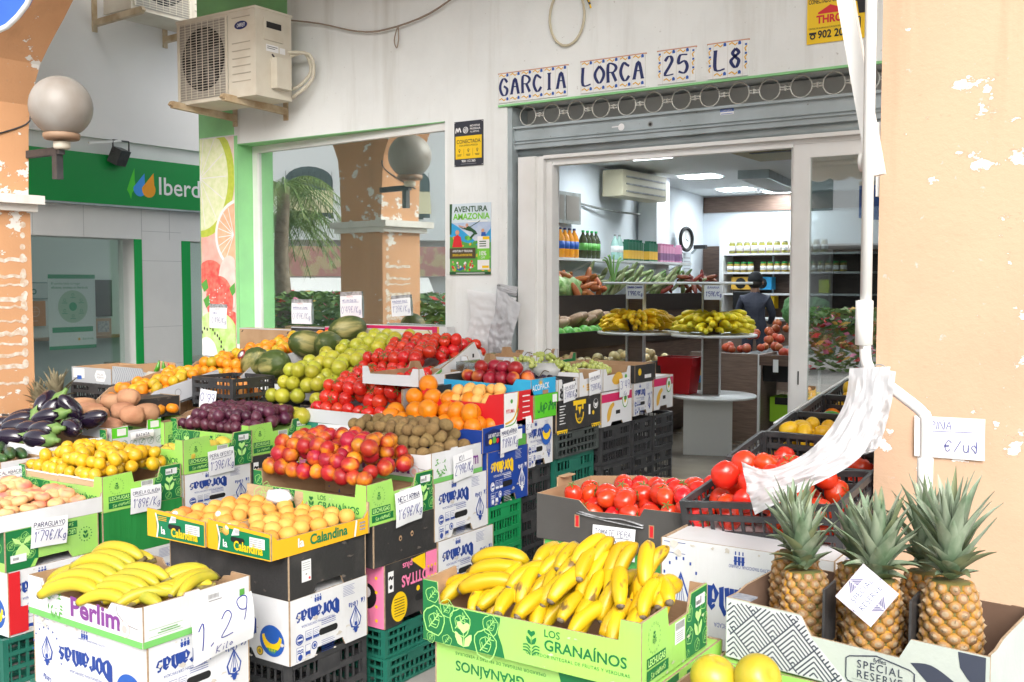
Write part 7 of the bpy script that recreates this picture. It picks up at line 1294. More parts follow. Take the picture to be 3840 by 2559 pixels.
q3 = fruit("apricot", PAL, (.032, .032, .031), suture, extra=fsticker)
for x0, nm in ((.285, "left"), (.605, "right")):
    sp = []
    for i in range(4):
        for j in range(6):
            if nm == "right" and (j < 2 and i < 1): continue
            sp.append((x0 + .042 + i * .0735 + (j % 2) * .012, -2.775 + j * .073, .690 + rnd.uniform(-.004, .006)))
    P_ = [fruit("apricot", PAL, (.033, .032, .031), suture), fruit("apricot", PALR, (.033, .032, .030), suture)]
    strew([P_[0], P_[1], P_[0]], sp, "pale apricot laid in the %s apricot tray" % nm, "apricot", "apricots in the %s tray" % nm, 'flat', (.95, 1.06), 7)
strew([q3], [(.395, -2.775, .706), (.535, -2.69, .706), (.70, -2.79, .702)], "pale apricot with a round white sticker", "apricot", "stickered apricots", lambda rr: (0, 0, rr.uniform(.2, .7)))
tag(MB().ball((.52, -2.40, .725), (.06, .04, .03), 12, 8, 0, wob).build("tissue_paper", PAPER), "crumpled white tissue at the back of the left apricot tray", "tissue")
FLP = mat("flat_peach_skin", (.72, .44, .2), .6, (.66, .16, .13), 11, rnd=.08, detail=2, lo=.46, hi=.66)
for x0, nm in ((-.92, "left"), (-.608, "right")):
    fp_ = fruit("flat_peach", FLP, (.035, .035, .023), lambda t, a: 1 - .5 * math.exp(-((t - 1.571) / .4) ** 2))
    strew([fp_], heap(x0 + .01, x0 + .30, -3.08, -2.62, flatz(.627), .031, 2, 20, keep=.85, dz=.9), "pink blushed flat peach in the %s wooden tray" % nm, "peach", "flat peaches in the %s tray" % nm, 'flat')
YPL = mat("yellow_plum_skin", (.66, .36, .008), .35, (.58, .38, .02), 5, rnd=.08, coat=.2)
strew([fruit("yellow_plum", YPL, (.031, .030, .028), suture)], heap(-.89, -.31, -2.60, -2.22, lambda x, y: .70 + .03 * math.sin((y + 2.6) * 7), .030, 2, 21, keep=.8), "yellow plum in the lime green tray by the green carton", "plum", "yellow plums", 'any', (.9, 1.12))
RPL = mat("red_plum_skin", (.075, .012, .035), .38, (.12, .03, .05), 8, rnd=.2, coat=.15)
strew([fruit("red_plum", RPL, (.029, .029, .029), suture)], heap(-.85, -.31, -1.81, -1.43, lambda x, y: .81 + .03 * math.sin((y + 1.8) * 7), .029, 2, 22, keep=.8, inset=.4), "dark purple plum in the lime green tray", "plum", "dark red plums", 'any', (.9, 1.14))
PEA = mat("pear_skin", (.62, .54, .05), .45, (.60, .42, .06), 6, rnd=.12)
def pearf(t, a): return 1 - .28 * max(0, math.sin(t)) 
pe = fruit("pear", PEA, (.033, .033, .045), pearf, extra=lambda o: MB().tube([(0, 0, .030), (.004, 0, .05)], .0018, 5).build("stem", APS, o))
strew([pe], [(-.50, -2.13, .765), (-.44, -2.10, .78), (-.38, -2.08, .79), (-.36, -2.0, .785), (-.42, -1.99, .79), (-.34, -1.92, .79), (-.40, -1.9, .79), (-.5, -2.0, .77), (-.57, -2.08, .755), (-.55, -1.93, .77), (-.63, -2.0, .75), (-.62, -2.12, .75), (-.33, -2.14, .77)], "green yellow pear lying low in the lettuce tray", "pear", "pears in the lettuce tray", 'any')
MEL = mat("melon_rind", (.055, .085, .015), .5, (.40, .36, .13), 15, .25, 40, rnd=.14, lo=.52, hi=.66, stretch=(1, 1, .16), bstretch=(1, 1, .2))
ml = fruit("melon", MEL, (.082, .082, .125), lambda t, a: 1 + .015 * math.cos(9 * a), 26, 18)
for i, (p, r_, l) in enumerate((((-1.18, -.97, 1.075), (R(60), 0, R(60)), "striped green melon with a red paper label at the left"), ((-1.01, -.98, 1.075), (R(82), 0, R(75)), "large green melon, front right of the melon group"), ((-1.10, -.62, 1.17), (R(75), 0, R(-20)), "dark green melon, middle left behind the large one"), ((-.96, -.58, 1.165), (R(72), 0, R(25)), "brownish green melon next to the apples"), ((-1.12, -.24, 1.25), (R(100), 0, R(-35)), "round ended melon standing highest before the crimson carton"))):
    o = ml if i == 0 else dup(ml); o.location = p; o.rotation_euler = r_; o.scale = (1.06, 1.06, 1.0); tag(o, l, "melon", "piel de sapo melons")
m = MB(); m.lathe([(0, 0), (.03, .0), (.03, .002), (0, .003)], 16, 0); m.lathe([(0, .003), (.02, .003), (0, .0035)], 12, 1); o = m.build("melon_label", [mat("dark_red_label", (.28, .03, .03), .4), WHITEP]); o.location = (-1.21, -1.05, 1.13); o.rotation_euler = (R(58), R(-8), 0); tag(o, "round dark red label stuck on the left melon", "fruit label")
PER = mat("persimmon_skin", (.72, .24, .04), .4, (.66, .3, .06), 6, rnd=.1)
strew([fruit("persimmon", PER, (.034, .034, .027), dimple)], heap(-1.215, -.905, -1.36, -1.12, flatz(.895), .033, 2, 24), "small orange fruit inside the black 0,99 crate", "fruit", "orange fruit in the black crate", 'any')
SWP = mat("sweet_potato_skin", (.36, .16, .085), .75, (.44, .23, .13), 12, .35, 50, rnd=.12)
sp1 = fruit("sweet_potato", SWP, (.043, .043, .10), lambda t, a: (1 - .35 * abs(math.sin(t)) ** 2.5) * (1 + .05 * math.sin(3 * a + 4 * t)), 16, 14); sp2 = fruit("sweet_potato", SWP, (.050, .048, .085), lambda t, a: (1 - .3 * abs(math.sin(t)) ** 2) * (1 + .04 * math.sin(2 * a + 5 * t)), 16, 14)
for i, (p, r_) in enumerate((((-1.10, -2.09, .90), (1.5, .2, -1.04)), ((-1.03, -1.98, .905), (1.5, .2, -0.70)), ((-.93, -2.00, .895), (1.5, .5, -0.89)), ((-1.22, -2.04, .90), (1.5, 0, -0.64)), ((-1.32, -2.06, .895), (1.5, .1, -0.61)), ((-1.17, -1.94, .94), (1.5, 0, -1.23)), ((-1.07, -1.92, .965), (1.5, .2, -1.29)), ((-1.28, -2.12, .865), (1.5, 0, -0.38)), ((-1.14, -2.12, .845), (1.5, 0, -1.01)), ((-.98, -2.10, .85), (1.5, 0, -1.04)), ((-1.38, -1.97, .91), (1.5, 0, -0.20)), ((-.92, -1.92, .90), (1.5, .3, -0.78)))):
    q = (sp1, sp2)[i in (1, 2, 6, 11)]; o = dup(q) if q.get("label") else q; o.location = p; o.rotation_euler = r_; tag(o, "reddish brown sweet potato heaped behind the aubergines", "sweet potato", "sweet potatoes")
AUB = mat("aubergine_skin", (.010, .006, .016), .14, (.016, .008, .022), 4, coat=.6); AUC = mat("aubergine_calyx", (.16, .26, .06), .6, (.10, .2, .05), 20)
def aubx(o):
    m = MB(); m.lathe([(.010, .125), (.012, .105), (.020, .092), (.031, .078), (.030, .072)], 12)
    for k in range(5):
        a = k * 1.2566; c, s = math.cos(a), math.sin(a); m.add([(.029 * c - .012 * s, .029 * s + .012 * c, .077), (.029 * c + .012 * s, .029 * s - .012 * c, .077), (.040 * c, .040 * s, .045)], [(0, 1, 2)])
    m.build("calyx", AUC, o)
au = fruit("aubergine", AUB, (.046, .046, .098), lambda t, a: 1 - .30 * max(0, math.sin(t)) ** 1.3, 22, 16, extra=aubx)
for i, (p, r_) in enumerate((((-1.42, -2.28, .86), (1.35, 0, 2.3)), ((-1.30, -2.36, .845), (1.5, 0, 2.2)), ((-1.18, -2.38, .85), (1.5, 0, 1.9)), ((-1.04, -2.40, .86), (1.45, 0, 1.8)), ((-.98, -2.30, .865), (1.5, 0, -1.9)), ((-1.20, -2.26, .925), (.6, 0, 2.2)), ((-1.30, -2.24, .95), (2.2, 0, .3)), ((-1.06, -2.24, .935), (2.5, 0, 2.5)), ((-.97, -2.20, .89), (1.9, .3, -1.2)), ((-1.48, -2.22, .87), (1.5, 0, 2.6)), ((-1.13, -2.32, .905), (1.3, 0, 2.0)), ((-1.0, -2.45, .825), (1.55, 0, 1.7)), ((-1.22, -2.45, .815), (1.55, 0, 2.0)), ((-1.55, -2.30, .83), (1.5, 0, 2.3)), ((-1.38, -2.42, .82), (1.5, 0, 2.4)))):
    o = au if i == 0 else dup(au); o.location = p; o.rotation_euler = r_; o.scale = [rnd.uniform(.92, 1.08)] * 3; tag(o, "glossy black aubergine with green calyx in the left column", "aubergine", "aubergines in the white tray")
COU = mat("courgette_skin", (.018, .055, .015), .35, (.05, .12, .035), 16, rnd=.2, stretch=(1, 1, .2))
co = fruit("courgette", COU, (.026, .026, .11), lambda t, a: 1 - .12 * abs(math.sin(t)) ** 4, 14, 12)
for i in range(9): o = co if i == 0 else dup(co); o.location = (-1.0 - (i % 3) * .17 + rnd.uniform(-.02, .02), -2.66 + (i // 3) * .06, .77 + .012 * (i % 2)); o.rotation_euler = (R(90), 0, R(72) + rnd.uniform(-.25, .25)); tag(o, "dark green courgette in the tray at the far left", "courgette", "courgettes in the white tray")
# grapes
GRP = mat("green_grape_skin", (.34, .42, .08), .3, (.44, .48, .14), 6, coat=.2, sss=0); GRD = mat("dark_grape_skin", (.012, .010, .022), .35, (.03, .02, .05), 12)
def grapes(label, loc, mt, n, sx, sy, sz, seed):
    rr = random.Random(seed); t = thing("grape_bunch", label, "grapes", loc); m = MB()
    for i in range(n):
        a, b = rr.uniform(0, 6.28), rr.random() ** .5; m.ball((sx * b * math.cos(a), sy * b * math.sin(a), sz * (1 - b * b) + rr.uniform(-.008, .008)), (.0125, .0125, .0135), 9, 6)
    m.build("berries", mt, t); MB().tube(curve([(0, 0, sz), (.02, .01, sz + .03), (.05, .01, sz + .025)]), .0022, 5).build("stalk", APS, t)
grapes("big bunch of green grapes in the white crate on the black carton", (.72, -.68, 1.09), GRP, 95, .13, .09, .05, 1); grapes("bunch of green grapes left of the big bunch", (.60, -.80, 1.12), GRP, 70, .11, .08, .045, 2); grapes("small bunch of green grapes in the crate with orange drawing", (.76, -.38, 1.08), GRP, 70, .12, .09, .04, 3); grapes("bunch of dark grapes in the black and white crate", (.75, -.88, 1.055), GRD, 70, .13, .07, .03, 4); grapes("far bunch of green grapes in the open carton", (.50, -.45, 1.12), GRP, 60, .1, .08, .04, 6)
tag(MB().ball((.74, -.80, 1.11), (.07, .05, .04), 14, 9, 0, wob).build("plastic_wrap", bagmat("wrap_film", (.72, .73, .73), .4)), "crumpled clear plastic wrap over the dark grapes", "plastic wrap")
# bananas of the front trays
LBAN = mat("long_banana_skin", (.54, .41, .025), .42, (.36, .36, .03), 6, .08, 25, rnd=.10, lo=.42, hi=.66); SPOT = mat("spotted_banana_skin", (.56, .36, .006), .40, (.16, .09, .02), 24, .08, 30, rnd=.14, detail=3, lo=.63, hi=.70, stretch=(.45, 1, 1))
def bunch(label, group, items, mesh, mats_):
    """one hand of bananas: an Empty with every banana a part of it"""
    t = thing("banana_bunch", label, "bananas", items[0][0], 0, group); o0 = Vector(items[0][0]); first = None
    if mesh is lb: crown_knob(t, items)
    for i, (p, yaw, pit, roll, k) in enumerate(items):
        o = mesh.build("banana", mats_) if first is None else first.copy()
        if first is not None: col.objects.link(o)
        first = first or o; o.parent = t; P_ = Vector(p); o.location = Vector(p) - o0; o.rotation_euler = (Euler((0, pit, 0)).to_matrix().to_4x4()).to_euler(); o.rotation_euler = (Matrix.Rotation(yaw, 3, 'Z') @ Matrix.Rotation(pit, 3, 'Y') @ Matrix.Rotation(roll, 3, 'X')).to_euler(); o.scale = (k, k, k)
lb = banana_mesh(.225, .0215, 1.25, 15, 14); rb = random.Random(4)
CRN = mat('banana_crown', (.26, .22, .05), .7, (.10, .07, .03), 30, .2)
def crown_knob(t, items):
    S_ = [Vector(i[0]) - Vector(items[0][0]) for i in items]; m = MB(); m.tube([S_[0] + (S_[0] - S_[-1]) * .05] + S_ + [S_[-1] + (S_[-1] - S_[0]) * .05], .0095, 7); m.build('crown', CRN, t)
def hand_(c, yaw, n, step, pit=0, dyaw=.03, k=1.0, roll0=0, droll=.1): return [((c[0] + step[0] * i + rb.uniform(-.005, .005), c[1] + step[1] * i, c[2] + step[2] * i), yaw + dyaw * (i - n / 2) + rb.uniform(-.05, .05), pit + rb.uniform(-.06, .06), roll0 + droll * i + rb.uniform(-.08, .08), k * rb.uniform(.94, 1.06)) for i in range(n)]
bunch("big hand of long green yellow bananas at the left of the front white tray", "hands of long bananas", hand_((.635, -3.10, .655), R(196), 6, (.006, -.036, -.013), R(4), .02, 1.08), lb, [LBAN, TIP])
bunch("second hand of long bananas leaning behind the big hand", "hands of long bananas", hand_((.58, -3.02, .625), R(205), 4, (-.03, -.04, -.012), R(12), .06, .95), lb, [LBAN, TIP])
bunch("middle hand of long bananas, low at the front of the white tray", "hands of long bananas", hand_((.80, -3.13, .622), R(197), 5, (-.002, -.034, -.012), R(4), .03, .92), lb, [LBAN, TIP])
bunch("curled hand of bananas at the right of the front white tray", "hands of long bananas", hand_((.83, -3.0, .625), R(262), 5, (.012, .0, -.004), R(8), .22, .82), lb, [LBAN, TIP])
bunch("small hand of bananas by the right rim of the front white tray", "hands of long bananas", hand_((.90, -3.04, .60), R(235), 5, (-.012, -.03, -.002), R(10), .05, .8), lb, [LBAN, TIP])
bunch("flat hand of bananas filling the bottom of the front white tray", "hands of long bananas", hand_((.56, -3.18, .572), R(196), 8, (.045, -.006, .0), R(-4), .02, .95), lb, [LBAN, TIP])
sb = banana_mesh(.150, .0215, .95, 15, 12); rb = random.Random(9)
SB = [SPOT, TIP]
def fan(x0, x1, y, z, n, yaw, pit, seed): 
    q = random.Random(seed); return [((x0 + (x1 - x0) * i / max(1, n - 1) + q.uniform(-.006, .006), y + q.uniform(-.012, .012), z + q.uniform(-.008, .010)), R(yaw + q.uniform(-28, 28)), R(pit + q.uniform(-14, 14)), q.uniform(-.6, .6), q.uniform(.78, .98)) for i in range(n)]
gb = "hands of short bananas in the lime green tray"
bunch("lowest row of short bananas, front left of the lime green tray", gb, fan(1.90, 2.14, -3.0, .770, 9, 262, 22, 1), sb, SB); bunch("lowest row of short bananas, front right of the lime green tray", gb, fan(2.18, 2.38, -2.99, .775, 8, 268, 22, 2), sb, SB)
bunch("second row of short bananas, left half of the lime green tray", gb, fan(2.0, 2.20, -2.955, .820, 8, 258, 30, 3), sb, SB); bunch("second row of short bananas, right half of the lime green tray", gb, fan(2.20, 2.39, -2.945, .835, 8, 276, 34, 4), sb, SB)
bunch("upper row of short bananas near the middle of the lime green tray", gb, fan(2.10, 2.26, -2.89, .862, 7, 252, 26, 5), sb, SB); bunch("topmost hand of short bananas below the pear tomato card", gb, fan(2.20, 2.38, -2.875, .895, 8, 268, 36, 6), sb, SB)
bunch("large bananas lying sideways at the left of the lime green tray", gb, [((2.00, -2.92, .815), R(196), R(4), 0, 1.05), ((2.02, -2.97, .800), R(198), R(6), .2, 1.05), ((1.97, -2.90, .79), R(188), R(2), 0, 1.0), ((1.98, -2.96, .770), R(200), R(4), .1, .98), ((2.03, -3.02, .785), R(206), R(8), .1, 1.02), ((1.96, -3.02, .755), R(192), R(0), 0, .95)], sb, SB)
bunch("short bananas at the back of the lime green tray pointing at the viewer", gb, fan(2.03, 2.16, -2.83, .835, 7, 268, 12, 8), sb, SB); bunch("short bananas resting on the right rim of the lime green tray", gb, fan(2.36, 2.42, -2.88, .815, 5, 285, 16, 9), sb, SB)
bunch("spare short bananas filling the back right of the lime green tray", gb, fan(2.18, 2.40, -2.84, .80, 8, 272, 12, 10), sb, SB)
# pineapples
PIN_B = mat("pineapple_groove", (.16, .12, .03), .8, (.10, .12, .03), 20); PIN_O = mat("pineapple_eye_gold", (.44, .20, .018), .55, (.22, .13, .04), 10, .3, 60, rnd=.2); PIN_C = mat("pineapple_eye_brown", (.27, .15, .08), .7, (.40, .21, .06), 40, .3); PIN_T = mat("pineapple_spine", (.34, .25, .15), .8)
PLEAF = mat("pineapple_leaf", (.13, .21, .12), .45, (.36, .42, .31), 16, .15, 30, rnd=.12, stretch=(1, 1, .3)); PLEAF2 = mat("pineapple_leaf_dull", (.20, .22, .11), .6, (.12, .18, .10), 14, .15, 30)
def pine_mesh(seed, H=.215, Rm=.070):
    rr = random.Random(seed); m = MB()
    def rad(z): s = z / H; return Rm * (.80 + .52 * s - .66 * s * s) * (1 if s < .8 else 1 - .9 * (s - .8) ** 1.4) * (1 if s > .1 else .72 + 2.8 * s)
    m.lathe([(rad(H * i / 14) * .955, H * i / 14) for i in range(15)], 24, 0); rows, per = 12, 10
    for i in range(rows):
        z = H * (i + .55) / rows; r = rad(z); hz = H / rows * .98; wa = math.pi / per * .96
        for j in range(per):
            a = 2 * math.pi * (j + .5 * (i % 2)) / per + .15 * z / H
            def P(da, dz, out): zz = min(H, max(0, z + dz)); q = rad(zz) + out; zz += .0; return (q * math.cos(a + da), q * math.sin(a + da), zz)
            o8 = [(wa * math.cos(k * .7854 + .0), hz * .98 * math.sin(k * .7854)) for k in range(8)]; o8 = [(x * (1 if abs(x) < wa * .9 else .93), y * .82) for x, y in o8]
            L0 = [P(x, y, -.0032) for x, y in o8]; L1 = [P(x * .80, y * .80, .0030) for x, y in o8]; L2 = [P(x * .42, y * .42 + .001, .0052) for x, y in o8]; tip = [P(rr.uniform(-.02, .02), hz * rr.uniform(0, .2), rr.uniform(.006, .012))]
            n = len(m.v); vs = L0 + L1 + L2 + tip
            m.add(vs, [(k, (k + 1) % 8, 8 + (k + 1) % 8, 8 + k) for k in range(8)], 1, True); o = len(m.v) - 25
            for k in range(8): m.f.append([o + 8 + k, o + 8 + (k + 1) % 8, o + 16 + (k + 1) % 8, o + 16 + k]); m.m.append(2); m.s.append(True)
            for k in range(8): m.f.append([o + 16 + k, o + 16 + (k + 1) % 8, o + 24]); m.m.append(3); m.s.append(False)
            if rr.random() < .55: m.add([P(-.03, -.002, .004), P(.03, -.002, .004), P(rr.uniform(-.03, .03), hz * .75, .013)], [(0, 1, 2)], 3)
    return m
def crown_mesh(seed, L=.2, n=46):
    rr = random.Random(seed); m = MB()
    for i in range(n):
        s = i / (n - 1); a = i * 2.39996 + rr.uniform(-.15, .15); el = R(20 + 68 * s ** .5) + rr.uniform(-.16, .16); ln = L * (.26 + .72 * math.sin(min(1, s * 1.05 + .03) * 2.0)) * rr.uniform(.85, 1.12) * (1 if s < .9 else .85); w_ = .0235 * (1.05 - .25 * s) * rr.uniform(.85, 1.15)
        z0 = .012 + .055 * s; d = Vector((math.cos(a), math.sin(a), 0)); sd = Vector((-math.sin(a), math.cos(a), 0)); droop = rr.uniform(-.1, 1.0) * (1 - .8 * s); tw = rr.uniform(-.25, .25); N = 8; vs = []
        for k in range(N):
            u = k / (N - 1); e = el - droop * u * u * 1.4; c = d * (.008 + ln * u * math.cos(el - droop * u * .6)) + Vector((0, 0, z0 + ln * u * math.sin(el - droop * u * .6))) + sd * tw * u * u * ln * .4
            nrm = (d * -math.sin(e) + Vector((0, 0, math.cos(e)))); ww = w_ * (1 - u ** 2.6) ** .75 * (.72 + .5 * math.sin(math.pi * min(1, u + .25))) + .0006; vs += [c - sd * ww + nrm * ww * .5, c - nrm * .001, c + sd * ww + nrm * ww * .5]
        m.add(vs, [(k * 3 + q, k * 3 + q + 1, k * 3 + q + 4, k * 3 + q + 3) for k in range(N - 1) for q in (0, 1)], 1 if rr.random() < .22 else 0, True)
    return m
PM = [pine_mesh(1), pine_mesh(2, .21, .071)]; CM = [crown_mesh(3, .215), crown_mesh(5, .20, 42), crown_mesh(8, .25, 50)]; pmesh = []; cmesh = []
for i, (x, y, z, k, ci, kc, rz, tx, ty, l) in enumerate(((2.605, -2.56, .632, 1.02, 0, .95, 20, 0, R(-3), "pineapple behind the yellow one, at the left end of the tray"), (2.672, -2.675, .628, .98, 1, 1.0, 200, R(6), R(4), "yellowest pineapple, front left in the tray"), (2.822, -2.69, .632, 1.02, 0, 1.05, 75, R(3), 0, "pineapple in the middle carrying the printed tag"), (3.000, -2.69, .655, 1.02, 2, 1.0, 120, 0, R(2), "large crowned pineapple at the right, before the price sheet"), (2.745, -2.53, .630, .95, 1, 1.0, 10, 0, 0, "pineapple half hidden between the two left front ones"), (2.915, -2.54, .632, 1.0, 2, .95, 300, 0, R(-2), "shaded pineapple behind the tagged one"))):
    t = thing("pineapple", l, "pineapple", (x, y, z), R(rz), "pineapples in the chevron tray"); t.rotation_euler = (tx, ty, R(rz)); t.scale = (k, k, k)
    b = PM[i % 2].build("fruit_body", [PIN_B, PIN_O, PIN_C, PIN_T], t); c = CM[ci].build("leaf_crown", [PLEAF, PLEAF2], t, loc=(0, 0, .203)); c.scale = (kc * .74, kc * .74, kc * .82)
t = thing("pineapple_tag", "square chevron printed SPECIAL RESERVE tag hanging on the middle pineapple", "tag", (2.835, -2.785, .835)); t.rotation_euler = (R(-22), R(38), R(10)); m = MB(); m.box(-.05, .05, -.0008, .0008, -.05, .05); m.build("card", mat("tag_lilac", (.38, .35, .42), .4), t); m = MB(); F = Face(m, (0, -.0009, 0), (1, 0, 0), (0, 0, 1))
for k in range(9):
    for g in (-1, 1): h = .048 - k * .0052; F.stroke([(-h, g * .002), (0, g * (h + .0)), (h, g * .002)], .0022, 0, 1)
F.poly([(-.028, -.032), (.0, -.046), (.028, -.032), (.028, .032), (0, .046), (-.028, .032)], 1, 2); F.text("SPECIAL", -.008, 0, .013, 0, 3, rot=R(90), bold=.01, sp=1.1, sx=.92); F.text("RESERVE", .016, 0, .013, 0, 3, rot=R(90), bold=.01, sp=1.1, sx=.92); m.build("print", [NAVY, WHITEP], t)
for x, y in ((2.735, -2.72), (2.925, -2.70)): tag(MB().box(x - .003, x + .003, y - .06, y + .03, .69, .83).build("carton_divider", BLK), "black divider between pineapples, " + ("left" if x < 2.8 else "right"), "divider")
dpc = mat("dried_leaf", (.28, .24, .15), .7, (.16, .14, .08), 14)
for i, (x, y, z, k) in enumerate(((-2.50, -1.42, .76, 1.0), (-2.72, -1.40, .74, .8))):
    t = thing("dried_pineapple", ("dry brown pineapple crown sticking out of the left black crate", "second dry pineapple crown, closer to the left pillar")[i], "pineapple", (x, y, z)); CM[i].build("leaf_crown", [dpc, dpc], t).scale = (k,) * 3; PM[0].build("fruit_body", [PIN_B, PIN_C, PIN_C, PIN_T], t, loc=(0, 0, -.17))
# front fruit and right hand crates
small("grapefruit_tray", "lime green tray of large yellow fruit at the bottom frame edge", 3.06, -3.20, .49, .62, .60, .32, LGREEN, KRAFT)
GRF = mat("yellow_melon_skin", (.54, .38, .018), .35, (.42, .37, .03), 5, .1, 50, rnd=.08, coat=.2); gf = fruit("grapefruit", GRF, (.053, .053, .050), dimple, 26, 18)
for i, p in enumerate(((2.574, -3.05, .672), (2.668, -3.03, .685), (2.765, -3.10, .640), (2.87, -3.08, .635), (2.97, -3.07, .640), (2.55, -3.13, .60), (2.66, -3.14, .60))): o = gf if i == 0 else dup(gf); o.location = p; o.rotation_euler = (R(60) * (i % 3), R(20), i); tag(o, "big yellow grapefruit at the lower frame edge", "grapefruit", "grapefruits in the front tray")
pt1 = fruit("pear_tomato", TOM2, (.034, .034, .042), lambda t, a: 1 - .10 * max(0, math.sin(t)), 18, 13, extra=lambda o: calyx(o, .034, 1.2)); pt2 = fruit("pear_tomato", TOM, (.036, .035, .040), None, 18, 13, extra=lambda o: calyx(o, .035, 1.13))
strew([pt1, pt2], heap(1.50, 2.09, -2.03, -1.67, lambda x, y: .695 + max(0, x - 1.75) * .16, .037, 2, 31, keep=.75, inset=.5) , "red pear tomato in the charcoal tray", "tomato", "pear tomatoes in the charcoal tray", 'any', (.9, 1.1), 3)
bt = fruit("beef_tomato", TOM2, (.044, .043, .037), ribs(5, .045), 20, 14, extra=lambda o: calyx(o, .042, .72))
strew([bt], heap(2.09, 2.59, -2.11, -1.79, lambda x, y: .745 + (y + 2.13) * .14, .042, 3, 32, keep=.7, inset=.5), "large red tomato in the black slatted crate", "tomato", "large tomatoes in the slatted crate", 'any', (.92, 1.12), 5)
bt2 = fruit("beef_tomato", TOM2, (.046, .045, .038), ribs(6, .06), 20, 14, extra=lambda o: calyx(o, .043, .70))
strew([bt2], heap(2.09, 2.58, -1.72, -1.42, flatz(.80), .043, 2, 33, keep=.6), "big ripe tomato in the second crate of the sloping stand", "tomato", "tomatoes in the second crate", 'any')
LEM = mat("lemon_peel", (.74, .40, .006), .38, (.70, .44, .012), 5, .25, 65, rnd=.06); le = fruit("lemon", LEM, (.031, .031, .042), lambda t, a: 1 - .22 * abs(math.sin(t)) ** 5, 18, 14); le2 = fruit("lemon", LEM, (.032, .031, .041), lambda t, a: 1 - .22 * abs(math.sin(t)) ** 5, 18, 14)
strew([le], heap(2.07, 2.34, -1.32, -1.04, flatz(.85), .033, 3, 34, keep=.75, inset=.4), "yellow lemon piled at the corner of the third crate on the stand", "lemon", "lemons in the third crate", 'any')
strew([le2], heap(2.10, 2.58, -.58, -.28, lambda x, y: .945 + (x - 2.1) * .12, .034, 3, 35, keep=.8, inset=.4), "yellow lemon in the topmost crate by the glass door", "lemon", "lemons in the topmost crate", 'any')
strew([fruit("orange", ORA, (.040, .040, .037), dimple)], heap(2.10, 2.58, -.84, -.64, flatz(.92), .038, 2, 36, keep=.8), "orange in the fourth crate of the sloping stand", "orange", "oranges in the fourth crate", 'any')
GPE = mat("green_pepper_skin", (.05, .26, .015), .3, (.10, .36, .03), 6, rnd=.15, coat=.3); gp = fruit("green_pepper", GPE, (.030, .030, .055), lambda t, a: (1 + .10 * math.cos(3 * a)) * (1 - .25 * max(0, -math.sin(t))), 16, 12)
strew([gp], heap(2.10, 2.58, -.97, -.84, flatz(.90), .034, 2, 37) + [(2.36 + k * .05, -1.16 + (k % 2) * .05, .90) for k in range(5)] + [(2.18 + k * .07, -1.46, .86) for k in range(5)], "shiny green pepper in the crates of the sloping stand", "pepper", "green peppers on the sloping stand", lambda rr: (1.5, rr.uniform(-.3, .3), rr.uniform(1.2, 1.9)))
for i, (x, c) in enumerate(((-1.93, GPE), (-1.86, GPE), (-1.78, RED))): o = MB().tube(curve([(0, 0, 0), (.01, 0, .03), (.0, .01, .07)]), [.016, .014, .003], 10).build("chilli_pepper", c); o.location = (x, -1.10, 1.0); o.rotation_euler = (R(20 * i), R(15), 0); tag(o, ("green chilli lying on the dark pineapple tray", "green chilli standing in the dark pineapple tray", "red chilli standing on the dark pineapple tray")[i], "chilli")
# produce behind the display window
strew([fruit("red_pepper", mat("red_pepper_skin", (.40, .02, .025), .3, rnd=.2), (.045, .045, .055), ribs(4, .12))], heap(-1.35, -.90, .25, .75, lambda x, y: 1.14 + (y - .25) * .3, .045, 2, 41), "red pepper behind the display window glass", "pepper", "red peppers behind the window", 'any')
strew([fruit("cucumber", mat("cucumber_skin", (.10, .30, .03), .35, (.2, .42, .08), 12, rnd=.2, stretch=(1, 1, .2)), (.032, .032, .14))], [(-.55 - rnd.random() * .35, .3 + rnd.random() * .5, 1.16 + rnd.random() * .16) for k in range(26)], "green cucumber heaped behind the display window glass", "cucumber", "cucumbers behind the window", lambda rr: (1.3 + rr.uniform(-.2, .2), 0, rr.uniform(.6, 1.3)))
tag(MB().box(-2.3, -.5, .22, .95, 0, 1.13).build("window_counter", DWOOD), "dark counter carrying peppers and cucumbers behind the window", "counter")
